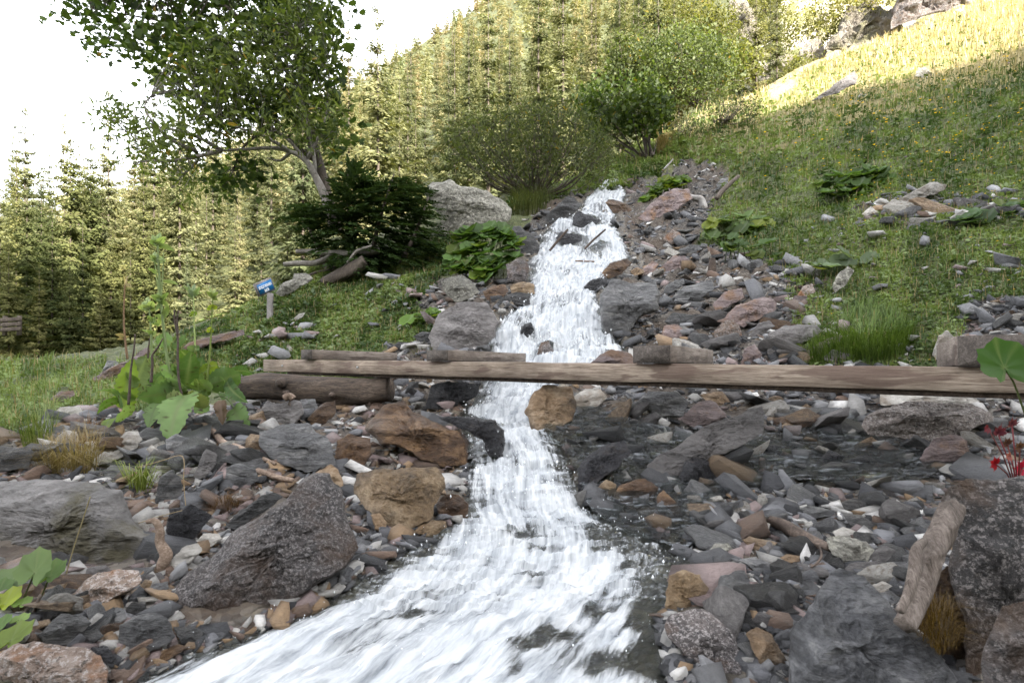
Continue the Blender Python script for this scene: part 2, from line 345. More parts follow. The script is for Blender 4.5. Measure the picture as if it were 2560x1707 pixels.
_W = np.linalg.solve(_A, np.r_[cv, 0, 0, 0])
def slope(u, l):
    u = np.clip(np.ravel(u), -1.9, 1.9); l = np.ravel(l); r = np.empty(len(u))
    for i in range(0, len(u), 20000): s = slice(i, i + 20000); r[s] = _k(u[s], l[s]) @ _W[:_n] + _W[_n] + _W[_n + 1] * u[s] + _W[_n + 2] * l[s]
    return r
def height(x, y):
    x = np.asarray(x, float); y = np.maximum(np.asarray(y, float), 0.75); return CZ + y * slope(x / y, np.log(y)).reshape(np.shape(y))
UG = np.concatenate([np.linspace(-6, -1.2, 24)[:-1], np.linspace(-1.2, 1.2, 640), np.linspace(1.2, 6, 24)[1:]])
LG = np.linspace(math.log(0.75), math.log(900), 520); YG = np.exp(LG)
VG = slope(np.broadcast_to(UG, (len(LG), len(UG))), np.repeat(LG, len(UG))).reshape(len(LG), len(UG))
VCUM = np.maximum.accumulate(VG, axis=0)
def hit(X, Y):
    """depth at which the sight line through a photograph point first meets the terrain"""
    X, Y = np.broadcast_arrays(np.asarray(X, float), np.asarray(Y, float)); sh = X.shape; X = X.ravel(); Y = Y.ravel()
    u = (X - CX) / F; v = (HZ - Y) / F; j = np.clip(np.searchsorted(UG, u), 1, len(UG) - 1); j = np.where(u - UG[j - 1] < UG[j] - u, j - 1, j)
    out = np.full(len(X), np.nan)
    for q in np.unique(j):
        s = np.nonzero(j == q)[0]; c = VCUM[:, q]; k = np.searchsorted(c, v[s]); ok = (k < len(LG)) & (k > 0); k2 = np.clip(k, 1, len(LG) - 1)
        f = (v[s] - c[k2 - 1]) / np.maximum(c[k2] - c[k2 - 1], 1e-9); d = np.exp(LG[k2 - 1] + np.clip(f, 0, 1) * (LG[k2] - LG[k2 - 1]))
        d[k == 0] = YG[0]; out[s] = np.where(k < len(LG), d, np.nan)
    return out.reshape(sh)
# the stream's two banks, row by row
ST = np.array([(412, 1392, 1422), (430, 1372, 1436), (450, 1345, 1442), (480, 1332, 1422), (520, 1262, 1416), (560, 1225, 1440), (600, 1212, 1452), (640, 1212, 1405), (680, 1212, 1375),
    (720, 1160, 1388), (760, 1128, 1402), (800, 1105, 1440), (845, 1118, 1405), (890, 1098, 1285), (925, 1080, 1268), (960, 1040, 1258), (1000, 1055, 1282), (1050, 1072, 1310), (1100, 1072, 1325),
    (1150, 1062, 1345), (1200, 1035, 1430), (1250, 930, 1560), (1300, 855, 1610), (1350, 780, 1590), (1400, 690, 1545), (1450, 560, 1545), (1500, 420, 1560), (1550, 270, 1580), (1620, 80, 1600), (1750, -150, 1650), (1900, -250, 1650)], float) * SQ
def stream_s(X, Y):
    l = np.interp(Y, ST[:, 0], ST[:, 1]); r = np.interp(Y, ST[:, 0], ST[:, 2]); s = (X - l) / (r - l)
    return np.where((Y < ST[0, 0]) | (Y > ST[-1, 0]), -9, s)
SHAL = np.array([(1240, 930), (1330, 900), (1400, 960), (1560, 1000), (1700, 1010), (1800, 960), (1960, 960), (2000, 1000), (2120, 1035), (2290, 1050), (2230, 1085), (2090, 1122), (1930, 1130), (1800, 1115), (1700, 1130), (1620, 1180), (1640, 1230), (1560, 1280), (1440, 1250), (1340, 1170), (1300, 1060), (1240, 990)], float) * SQ
GRAVEL = [np.array(p, float) * SQ for p in (
    [(560, 1568), (0, 1568), (-300, 1568), (-300, 1000), (60, 1000), (230, 930), (420, 960), (600, 905), (880, 870), (880, 800), (1000, 760), (960, 700), (1010, 640), (1180, 640), (1190, 520), (1230, 470), (1330, 440), (1400, 400), (1500, 420), (1570, 370), (1680, 385), (1640, 470), (1600, 560), (1720, 590), (1830, 600), (1900, 640), (1850, 700), (1840, 840), (2200, 840), (2160, 790), (2230, 700), (3100, 640), (3100, 1900), (0, 1900)],
    [(1950, 480), (2080, 440), (2200, 440), (2400, 470), (2400, 500), (2200, 530), (2000, 500)])]
def gravelly(X, Y):
    r = np.zeros(np.shape(X), bool)
    for p in GRAVEL: r |= inside(X, Y, p)
    return r
def relief(X, Y, g=0.0):
    """small lumps of the ground, shared by everything that stands on it"""
    X = np.asarray(X, float); Y = np.asarray(Y, float); p = np.stack([X, Y, 0 * X], -1); am = np.clip(Y * 0.012, 0.01, 0.25)
    return am * 0.7 * fbm(p * 2.2, 11, 4) * np.where(Y < 60, 1, 0.3) + np.where(Y > 45, np.clip((Y - 45) * 0.02, 0, 3) * fbm(p * 0.05, 12, 5), 0) + g * am * 0.5 * fbm(p * 11, 13, 3)
def ground_mesh():
    U, L = np.meshgrid(UG, LG); Y = np.exp(L); X = U * Y; Z = CZ + VG * Y
    PX = CX + U * F; PY = HZ - VG * F; PXj = PX + 24 * fbm(np.stack([X * 2, Y * 2, 0 * X], -1), 5, 3); PYj = PY + 10 * fbm(np.stack([X * 2, Y * 2, 0 * X + 9], -1), 6, 3)
    g = gravelly(PXj, PYj) & (Y < 27); s = stream_s(PX, PY); near = (Y < 24)
    wet = near & (s > -0.12) & (s < 1.12); bed = np.where(near, np.clip(1 - np.abs(2 * s - 1) ** 4, 0, 1), 0) * np.clip(Y * 0.035, 0.05, 0.2)
    p = np.stack([X, Y, 0 * X], -1); am = np.clip(Y * 0.012, 0.01, 0.25)
    Z = Z - bed + relief(X, Y, g)
    Z -= np.where(inside(PX, PY, SHAL) & (Y < 9), 0.02, 0)
    nU, nL = len(UG), len(LG); i = np.arange(nL - 1)[:, None] * nU; j = np.arange(nU - 1)[None]
    q = np.stack([i + j, i + j + 1, i + nU + j + 1, i + nU + j], -1).reshape(-1, 4)
    rock = np.clip((PX - 1650 * SQ) / 120 + 0.5 * fbm(np.stack([X * .1, Y * .1, 0 * X], -1), 8, 3), 0, 1) * np.clip((Y - 56) / 6, 0, 1) * np.clip((190 - Y) / 40, 0, 1)
    V = np.stack([X, Y, Z], -1).reshape(-1, 3); dry = np.clip((Y - 18) / 10 + 0.4 * fbm(p * 0.3, 9, 3), 0, 1) * np.clip((U - 0.22) / 0.1, 0, 1) * np.clip((66 - Y) / 8, 0, 1)
    # ground behind the camera
    a = np.linspace(-60, 60, 81); b = np.linspace(-60, 0.75, 41); AX, BY = np.meshgrid(a, b); zz = height(np.clip(AX, -4.5, 4.5), 0 * AX + 0.75) + 0.12 * BY * 0 + 0.25 * fbm(np.stack([AX, BY, 0 * AX], -1) * 0.3, 21, 3) * np.clip(-BY, 0, 4) / 4 - 0.06
    W = np.stack([AX, BY, zz], -1).reshape(-1, 3); i = np.arange(40)[:, None] * 81; j = np.arange(80)[None]
    q2 = np.stack([i + j, i + j + 1, i + 82 + j, i + 81 + j], -1).reshape(-1, 4) + len(V)
    z0 = np.zeros(len(W))
    return mesh("ground", np.vstack([V, W]), np.vstack([q, q2]), smooth=True, attrs={"gravel": np.r_[g.ravel().astype(float), z0 + 1], "wet": np.r_[wet.ravel().astype(float), z0], "cliff": np.r_[rock.ravel().astype(float), z0], "dry": np.r_[dry.ravel(), z0]})
def ground_mat():
    m, t, N, L = nodes("mountain_ground"); out = N("ShaderNodeOutputMaterial"); b = N("ShaderNodeBsdfPrincipled"); L(b.outputs[0], out.inputs[0])
    tc = N("ShaderNodeTexCoord"); v = tc.outputs["Object"]
    def at(n): a = N("ShaderNodeAttribute"); a.attribute_name = n; return a.outputs["Fac"]
    n1 = tex(t, v, 1.2, 8, 0.65); n2 = tex(t, v, 9, 8, 0.7); vo = N("ShaderNodeTexVoronoi"); vo.inputs["Scale"].default_value = 26; L(v, vo.inputs["Vector"])
    soil = ramp(t, n2, [(0.3, (0.02, 0.026, 0.008)), (0.5, (0.06, 0.072, 0.022)), (0.7, (0.14, 0.125, 0.06))])
    dryc = ramp(t, n2, [(0.3, (0.16, 0.13, 0.05)), (0.6, (0.36, 0.29, 0.14))])
    soil = mixc(t, at("dry"), soil, dryc)
    st = ramp(t, vo.outputs["Color"], [(0.1, (0.012, 0.011, 0.011)), (0.4, (0.045, 0.042, 0.04)), (0.65, (0.09, 0.08, 0.068)), (0.9, (0.17, 0.155, 0.135))])  # bed colour kept extra dark, imitating contact shade between the stones
    st = mixc(t, mathn(t, 'MULTIPLY', ramp(t, n1, [(0.40, (0, 0, 0)), (0.60, (1, 1, 1))]), 0.75), st, (0.065, 0.043, 0.026))
    c = mixc(t, at("gravel"), soil, st)
    cl = ramp(t, tex(t, mapped(t, v, (1, 1, 0.4)), 0.35, 10, 0.7, 0.4), [(0.38, (0.10, 0.11, 0.035)), (0.48, (0.16, 0.15, 0.06)), (0.53, (0.30, 0.27, 0.22)), (0.7, (0.55, 0.52, 0.48))])
    c = mixc(t, at("cliff"), c, cl)
    wetc = ramp(t, n2, [(0.3, (0.015, 0.013, 0.011)), (0.5, (0.07, 0.058, 0.044)), (0.7, (0.2, 0.16, 0.11))]); c = mixc(t, at("wet"), c, wetc)
    L(c, b.inputs["Base Color"]); L(mathn(t, 'MULTIPLY_ADD', at("wet"), -0.5, 0.88), b.inputs["Roughness"])
    L(bump(t, mathn(t, 'ADD', n2, mathn(t, 'MULTIPLY', vo.outputs["Distance"], 0.8)), 0.8, 0.03), b.inputs["Normal"]); return m
M['ground'] = ground_mat()
link("ground", ground_mesh(), M['ground'], kind="structure")
def mountain():
    """the valley's near flank behind the camera, whose shadow lies over the stream"""
    t = np.linspace(-620, 760, 139); s = np.array([sd.x, sd.y, sd.z]) / math.hypot(sd.x, sd.y); p0 = np.array([4.0, 18.0, SHZ]); r = np.array([0.85, 0.53, 0.0])
    c = p0 + s * 130 + t[:, None] * r; c[:, 2] += 3.0 * fbm(np.stack([t * 0.06, 0 * t, 0 * t], -1), 31, 4) + 15 * np.exp(-((t + 24) / 13.0) ** 2) + 25 * np.clip((-t - 60) / 200, 0, 1)
    n = np.array([0.53, -0.85, 0.0]); rows = []
    for k, (o, z) in enumerate([(-95, -6), (-70, 0.22), (-45, 0.5), (-20, 0.78), (0, 1.0), (40, 0.8), (120, 0.3), (200, -6)]):
        q = c + n * o; zz = c[:, 2] * z if z > 0 else 0 * t + z
        q[:, 2] = zz + (6 * fbm(np.stack([t * 0.03, 0 * t + o, 0 * t], -1), 33, 4) if 0 < z < 1 else 0); rows.append(q)
    V = np.array(rows); m, k = len(rows), len(t); i = np.arange(m - 1)[:, None] * k; j = np.arange(k - 1)[None]
    q = np.stack([i + j, i + j + 1, i + k + j + 1, i + k + j], -1).reshape(-1, 4)
    return mesh("mountain", V, q, smooth=True, attrs={"gravel": np.zeros(m * k), "wet": np.zeros(m * k), "cliff": np.zeros(m * k), "dry": np.zeros(m * k)})
SHZ = 14.6
link("mountain", mountain(), M['ground'], kind="structure")

# ------------------------------------------------------------------ water
FOAMGAP = [('H', 1200, 610, 170, 75, .75), ('H', 1270, 740, 60, 30, .5), ('H', 480, 1100, 150, 110, .55), ('H', 1700, 1130, 230, 100, .6), ('H', 1480, 1290, 150, 70, .6), ('H', 1250, 1340, 120, 70, .75), ('H', 690, 960, 120, 60, .4), ('H', 1270, 900, 110, 60, .45),
    ('H', 260, 1280, 150, 110, .5), ('H', 940, 800, 60, 40, .4), ('H', 1035, 1050, 30, 25, .6), ('H', 1700, 1480, 330, 90, .75), ('H', 1130, 1480, 60, 120, .5), ('H', 60, 1350, 110, 70, .5), ('H', 560, 700, 130, 70, .45),
    ('E', 1210, 720, 70, 60, .75), ('E', 1345, 860, 60, 70, .8), ('E', 960, 840, 60, 40, .6), ('J', 1110, 300, 60, 40, .8), ('J', 860, 600, 190, 80, .85), ('J', 720, 760, 130, 60, .8), ('J', 420, 800, 90, 60, .7), ('J', 900, 880, 110, 80, .75), ('J', 1000, 850, 60, 40, .7), ('J', 560, 730, 60, 50, .5),
    ('E', 1300, 340, 120, 50, .35), ('E', 1500, 330, 60, 40, .35), ('H', 1150, 130, 100, 60, .35), ('E', 760, 1320, 170, 60, .7), ('E', 950, 1370, 90, 60, .7), ('H', 1900, 650, 250, 130, .9), ('H', 2050, 900, 170, 130, .9), ('H', 1720, 620, 90, 60, .8), ('H', 100, 800, 170, 100, .7), ('H', 300, 650, 220, 60, .6)]
def stream_mesh():
    nr, nc = 760, 150; Y = np.exp(np.linspace(math.log(ST[0, 0]), math.log(1850 * SQ), nr)); s = np.linspace(-0.06, 1.06, nc)
    l = np.interp(Y, ST[:, 0], ST[:, 1]); r = np.interp(Y, ST[:, 0], ST[:, 2]); k = np.exp(-np.linspace(-2, 2, 21) ** 2); k /= k.sum()
    l = np.convolve(np.pad(l, 10, mode='edge'), k, 'valid'); r = np.convolve(np.pad(r, 10, mode='edge'), k, 'valid')
    X = l[:, None] + s[None] * (r - l)[:, None]; YY = np.repeat(Y[:, None], nc, 1); d = hit(X, YY); d = np.where(np.isnan(d), 22, d)
    kk = np.exp(-np.linspace(-1.6, 1.6, 13) ** 2); kk /= kk.sum(); d = np.apply_along_axis(lambda a: np.convolve(np.pad(a, 6, mode='edge'), kk, 'valid'), 0, d)
    V = P(X, YY, d); mid = V[:, nc // 2]; arc = np.r_[0, np.cumsum(np.linalg.norm(np.diff(mid, axis=0), axis=1))]
    wd = np.linalg.norm(V[:, -1] - V[:, 0], axis=1); a = (s[None] - 0.5) * wd[:, None]; b = np.repeat(arc[:, None], nc, 1)
    uv = np.stack([a, b], -1); edge = np.clip(np.minimum(s, 1 - s)[None] * wd[:, None] / 0.22, -0.3, 1)
    sc_ = np.clip(d * 0.16, 0.35, 1.3)
    wav = fbm(np.stack([a * 5 / sc_, b * 2.2 / sc_, 0 * a], -1), 41, 4, 0.55); rid = 1 - np.abs(fbm(np.stack([a * 7 / sc_, b * 4 / sc_, 0 * a + 3], -1), 43, 4, 0.6)); hump = fbm(np.stack([a * 1.6, b * 1.5, 0 * a], -1), 45, 2)
    fine = fbm(np.stack([a * 26 / sc_, b * 9 / sc_, 0 * a], -1), 47, 3, 0.6)
    V[..., 2] += np.clip(edge, 0, 1) * sc_ * (0.02 + 0.045 * wav + 0.022 * (rid - 0.7) + 0.065 * hump + 0.005 * fine) - 0.02 * (edge < 0.05)
    ph = b / (0.85 * sc_) + 1.3 * fbm(np.stack([a * 0.9 / sc_, b * 0.4, 0 * a + 2], -1), 52, 3) ; tt = ph - np.floor(ph); drop = np.clip((tt - 0.66) / 0.34, 0, 1); drop = drop * drop * (3 - 2 * drop)
    V[..., 2] += np.clip(edge, 0, 1) * 0.055 * sc_ * (tt - drop - 0.17) * np.clip(1.2 - 0.5 * np.abs(fbm(np.stack([a * 2, b * 0.7, 0 * a + 5], -1), 53, 2)), 0.3, 1)
    foam = 0.10 * (drop > 0.02) * np.sin(np.pi * np.clip(drop, 0, 1)) - 0.10 * (1 - drop) * np.clip(tt * 2.2, 0, 1) + 0.22 + 0.84 * np.clip(edge, 0, 1) - 0.38 * np.clip(fbm(np.stack([a * 2.6 / sc_, b * 1.5 / sc_, 0 * a + 7], -1), 49, 4), 0, 1)
    Yd = YY / SQ; Xd = X / SQ
    pool = np.clip((Yd - 1190) / 80, 0, 1); foam -= pool * np.clip(1.0 - np.minimum(s * 1.25, (1 - s) * 1.4)[None] / 0.17, 0, 1) * 0.7
    for c, gx, gy, ga, gb, amt in FOAMGAP:
        (qx, qy), = px(c, (gx, gy)); e = 900 / 2352 if c != 'J' else 600 / 2352
        foam -= 1.05 * amt * np.exp(-(((X - qx) / (ga * e)) ** 2 + ((YY - qy) / (gb * e)) ** 2) * 0.9)
    i = np.arange(nr - 1)[:, None] * nc; j = np.arange(nc - 1)[None]; q = np.stack([i + j, i + j + 1, i + nc + j + 1, i + nc + j], -1).reshape(-1, 4)
    return mesh("stream_water", V, q[:, ::-1], uv=uv.reshape(-1, 2), smooth=True, attrs={"foam": foam, "edge": edge})
def spray():
    """droplets thrown up along the falls"""
    g = np.random.default_rng(8); n = 2600; Y = np.exp(g.uniform(math.log(430), math.log(1560), n)) * SQ; s = g.uniform(0.02, 0.98, n); l = np.interp(Y, ST[:, 0], ST[:, 1]); r = np.interp(Y, ST[:, 0], ST[:, 2]); X = l + s * (r - l); d = hit(X, Y); ok = ~np.isnan(d) & (d < 20) & (noise(np.stack([X * .012, Y * .02, 0 * X], -1), 77) > 0.0); X, Y, d = X[ok], Y[ok], d[ok]; W = P(X, Y, d); n = len(d)
    W[:, 2] += g.exponential(0.045, n) * np.clip(d * .22, .4, 1.4) + 0.03; W += g.normal(0, .02, (n, 3)); sz = np.clip(d / F * g.lognormal(0.25, 0.45, n), 0.0015, 0.02)
    o = np.array([(1, 0, 0), (-1, 0, 0), (0, 1, 0), (0, -1, 0), (0, 0, 1), (0, 0, -1)], float); f = np.array([(0, 2, 4), (2, 1, 4), (1, 3, 4), (3, 0, 4), (2, 0, 5), (1, 2, 5), (3, 1, 5), (0, 3, 5)])
    V = W[:, None] + o[None] * sz[:, None, None] * np.stack([0.8 + 0 * sz, 0.8 + 0 * sz, g.uniform(0.8, 2.2, n)], -1)[:, None]; return mesh("spray", V.reshape(-1, 3), None, (f[None] + 6 * np.arange(n)[:, None, None]).reshape(-1, 3), smooth=True)
def water_mat(name, clear=False):
    m, t, N, L = nodes(name); out = N("ShaderNodeOutputMaterial")
    tr = N("ShaderNodeBsdfTransparent"); tr.inputs[0].default_value = (0.70, 0.745, 0.72, 1); gl = N("ShaderNodeBsdfGlossy"); gl.inputs["Roughness"].default_value = 0.06; gl.inputs[0].default_value = (0.95, 0.97, 1, 1)
    fr = N("ShaderNodeFresnel"); fr.inputs[0].default_value = 1.33
    wm = N("ShaderNodeMixShader"); L(fr.outputs[0], wm.inputs[0]); L(tr.outputs[0], wm.inputs[1]); L(gl.outputs[0], wm.inputs[2])
    if clear:
        tc = N("ShaderNodeTexCoord"); v = mapped(t, tc.outputs["Object"], (1, 2.2, 1), (0, 0, -0.5)); h = mathn(t, 'ADD', tex(t, v, 9, 5, 0.6, 0.8), mathn(t, 'MULTIPLY', tex(t, v, 30, 4, 0.6, 0.5), 0.4)); nb = bump(t, h, 1.0, 0.06)
        L(nb, gl.inputs["Normal"]); L(nb, fr.inputs["Normal"])
        fo = ramp(t, tex(t, mapped(t, tc.outputs["Object"], (1.2, 4, 1), (0, 0, -0.4)), 7, 8, 0.7, 0.8), [(0.55, (0, 0, 0)), (0.70, (1, 1, 1))])
        df = N("ShaderNodeBsdfDiffuse"); df.inputs[0].default_value = (0.7, 0.74, 0.8, 1); x = N("ShaderNodeMixShader"); L(mathn(t, 'MULTIPLY', fo, 0.26), x.inputs[0]); L(wm.outputs[0], x.inputs[1]); L(df.outputs[0], x.inputs[2])
        L(x.outputs[0], out.inputs[0]); return m
    def at(n): a = N("ShaderNodeAttribute"); a.attribute_name = n; return a.outputs["Fac"]
    uvn = N("ShaderNodeUVMap"); uvn.uv_map = "flow"
    s1 = tex(t, mapped(t, uvn.outputs[0], (15, 2.6, 1)), 1.0, 8, 0.62, 0.7); s2 = tex(t, mapped(t, uvn.outputs[0], (60, 9, 1)), 1.0, 7, 0.68, 0.5); s3 = tex(t, mapped(t, uvn.outputs[0], (5, 3.2, 1)), 1.0, 6, 0.6, 1.2)
    n = mathn(t, 'ADD', mathn(t, 'ADD', mathn(t, 'MULTIPLY', s1, 0.53), mathn(t, 'MULTIPLY', s2, 0.22)), mathn(t, 'MULTIPLY', s3, 0.25))
    f = mathn(t, 'ADD', at("foam"), mathn(t, 'MULTIPLY', mathn(t, 'SUBTRACT', n, 0.5), 3.0))
    mask = ramp(t, f, [(0.28, (0, 0, 0)), (0.62, (0.72, 0.72, 0.72)), (0.98, (1, 1, 1))])
    fc = ramp(t, n, [(0.36, (0.27, 0.295, 0.33)), (0.49, (0.47, 0.49, 0.515)), (0.61, (0.66, 0.67, 0.68))])
    df = N("ShaderNodeBsdfDiffuse"); L(fc, df.inputs[0]); tl = N("ShaderNodeBsdfTranslucent"); tl.inputs[0].default_value = (0.72, 0.75, 0.78, 1); fm = N("ShaderNodeMixShader"); fm.inputs[0].default_value = 0.18; L(df.outputs[0], fm.inputs[1]); L(tl.outputs[0], fm.inputs[2])
    nb = bump(t, n, 1.0, 0.05); L(nb, gl.inputs["Normal"]); L(nb, fr.inputs["Normal"]); L(bump(t, n, 0.6, 0.035), df.inputs["Normal"])
    x = N("ShaderNodeMixShader"); L(mask, x.inputs[0]); L(wm.outputs[0], x.inputs[1]); L(fm.outputs[0], x.inputs[2])
    al = ramp(t, mathn(t, 'ADD', at("edge"), mathn(t, 'MULTIPLY', mathn(t, 'SUBTRACT', s3, 0.5), 1.4)), [(0.0, (0, 0, 0)), (0.10, (1, 1, 1))]); t2 = N("ShaderNodeBsdfTransparent"); y = N("ShaderNodeMixShader"); L(al, y.inputs[0]); L(t2.outputs[0], y.inputs[1]); L(x.outputs[0], y.inputs[2])
    L(y.outputs[0], out.inputs[0]); return m
link("stream_water", stream_mesh(), water_mat("white_water"), kind="structure")
link("spray", spray(), plain("water_droplets", (0.8, 0.82, 0.84), 0.2, 0.03), label="white water droplets splashing above the cascade", cat="spray", kind="stuff")
def shallow_mesh():
    nx, ny = 260, 150; X, Y = np.meshgrid(np.linspace(1225, 2300, nx) * SQ, np.linspace(875, 1285, ny) * SQ); d = hit(X, Y); V = P(X, Y, d)
    V[..., 2] += 0.040 + 0.014 * fbm(np.stack([V[..., 0] * 4, V[..., 1] * 7, 0 * X], -1), 51, 3)
    i = np.arange(ny - 1)[:, None] * nx; j = np.arange(nx - 1)[None]; q = np.stack([i + nx + j, i + nx + j + 1, i + j + 1, i + j], -1).reshape(-1, 4)
    c = inside(X + 12 * noise(V * 3, 3), Y + 8 * noise(V * 3, 4), SHAL).ravel()
    q = q[c[q].all(1)]; u, inv = np.unique(q, return_inverse=True)
    return mesh("shallow_water", V.reshape(-1, 3)[u], inv.reshape(-1, 4), smooth=True)
link("shallow_water", shallow_mesh(), water_mat("clear_water", True), kind="structure")
# ------------------------------------------------------------------ rocks modelled one by one
def resample(p, n):
    p = np.asarray(p, float); q = np.vstack([p, p[:1]]); l = np.r_[0, np.cumsum(np.linalg.norm(np.diff(q, axis=0), axis=1))]
    t = np.linspace(0, l[-1], n, endpoint=False); return np.stack([np.interp(t, l, q[:, 0]), np.interp(t, l, q[:, 1])], -1)
rock_no = [0]; ROCKBOX = []
def rock(crop, poly, mat, label, T=0.55, shear=0.55, d=None, name="rock", cat="rock", nf=5, rough=0.05, k=4.0, group=None, top=None, pl=None):
    """a boulder: its outline at its own distance, a bulging faceted front leaning back, a rounded rear; top = height share of a flat-ish upper face"""
    rock_no[0] += 1; g = np.random.default_rng(100 + rock_no[0]); p = px(crop, poly); huge = math.sqrt(np.prod(np.ptp(p, axis=0))) > 95; NT, NR = ((200, 46) if math.sqrt(np.prod(np.ptp(p, axis=0))) > 215 else (140, 32)) if huge else (88, 20); b = resample(p, NT); c = b.mean(0); th = np.arange(NT) / NT * 2 * np.pi
    w, h = np.ptp(b[:, 0]), np.ptp(b[:, 1]); mz = math.sqrt(w * h)
    ROCKBOX.append(p)
    b = b + mz * 0.022 * np.stack([fbm(np.stack([np.cos(th) * 3, np.sin(th) * 3, 0 * th + rock_no[0]], -1), 61, 4), fbm(np.stack([np.cos(th) * 3, np.sin(th) * 3, 0 * th + rock_no[0]], -1), 65, 4)], -1)
    if d is None:
        d = float(np.nanmin(hit([c[0], c[0] - w * 0.2, c[0] + w * 0.2], [min(b[:, 1].max() - 0.04 * h, 1690)] * 3)))
    S = mz * d / F / 2; rho = np.sin(np.linspace(0, np.pi / 2, NR)) ** 0.9
    q = c + rho[:, None, None] * (b - c)[None]                      # NR,NT,2
    A = (q[..., 0] - c[0]) / (w / 2); B = -(q[..., 1] - c[1]) / (h / 2); R_ = np.repeat(rho[:, None], NT, 1)
    env = (1 - np.clip(R_, 0, 1) ** k) ** 0.5; f = env.copy(); bk = env.copy()
    for i in range(nf):
        an = g.uniform(0, 2 * np.pi) + i * 2.4; gr = g.uniform(0.35, 1.15); f = np.minimum(f, g.uniform(0.55, 0.95) - gr * (A * math.cos(an) + B * math.sin(an)) * 0.75)
    if pl: f = np.minimum(env, np.min([c_ + a_ * A + b_ * B for c_, a_, b_ in pl], 0))
    if top is None: top = g.uniform(0.12, 0.5)
    if not pl: tl = g.uniform(-0.35, 0.35); f = np.minimum(f, 0.95 - (B + tl * A - (1 - 2 * top)) * 1.5)
    f = np.clip(f, 0.0, 1) * 0.92 + 0.08 * env; f = np.minimum(f, env)
    zr = (b[:, 1].max() - q[..., 1]) / F * d; d0 = d + 0.06 * T * S
    fr = P(q[..., 0], q[..., 1], np.maximum(d0 + shear * zr - T * S * f, 0.5)); ba = P(q[..., 0], q[..., 1], d0 + shear * zr + 0.8 * T * S * bk)
    V = np.concatenate([fr, ba[:-1]]).reshape(-1, 3)
    n1 = V / S; off = rock_no[0] * 3.1
    lay = np.array([1, 1, 1.0]); dv = np.stack([fbm(n1 * 1.6 * lay + off + k_, 71 + k_, 5, 0.55) for k_ in (0, 7, 14)], -1)
    edge = np.concatenate([R_, R_[:-1]]).reshape(-1, 1)
    if huge: h2 = fbm(n1 * np.array([5.0, 5.0, 9.0]) + off, 95, 4, 0.6)[:, None]; dv = dv + 0.55 * (np.abs(h2) - 0.3) * np.array([0.2, -0.8, 0.5]) + 0.25 * np.sign(h2) * np.array([0, -0.3, 0.2])
    st = fbm(n1 * np.array([0.7, 0.7, 3.2]) + off, 91, 3, 0.5)[:, None]; V = V + S * rough * (dv + 0.9 * np.round(st * 3) / 3 * np.array([0.2, -1, 0.1])) * (1.25 - edge)
    i = np.arange(NR - 1)[:, None] * NT; j = np.arange(NT)[None]; j1 = (j + 1) % NT
    q1 = np.stack([i + j, i + NT + j, i + NT + j1, i + j1], -1).reshape(-1, 4)
    o = NR * NT; idx = np.vstack([o + np.arange((NR - 1) * NT).reshape(NR - 1, NT), (NR - 1) * NT + np.arange(NT)[None]])
    q2 = np.stack([idx[:-1, :], np.roll(idx[:-1], -1, 1), np.roll(idx[1:], -1, 1), idx[1:]], -1).reshape(-1, 4)
    ctr = V.mean(0); me = mesh(name, V - ctr, np.vstack([q1, q2]), smooth=True); me.set_sharp_from_angle(angle=R(30))
    return link(name, me, M[mat], loc=ctr, label=label, cat=cat, group=group)
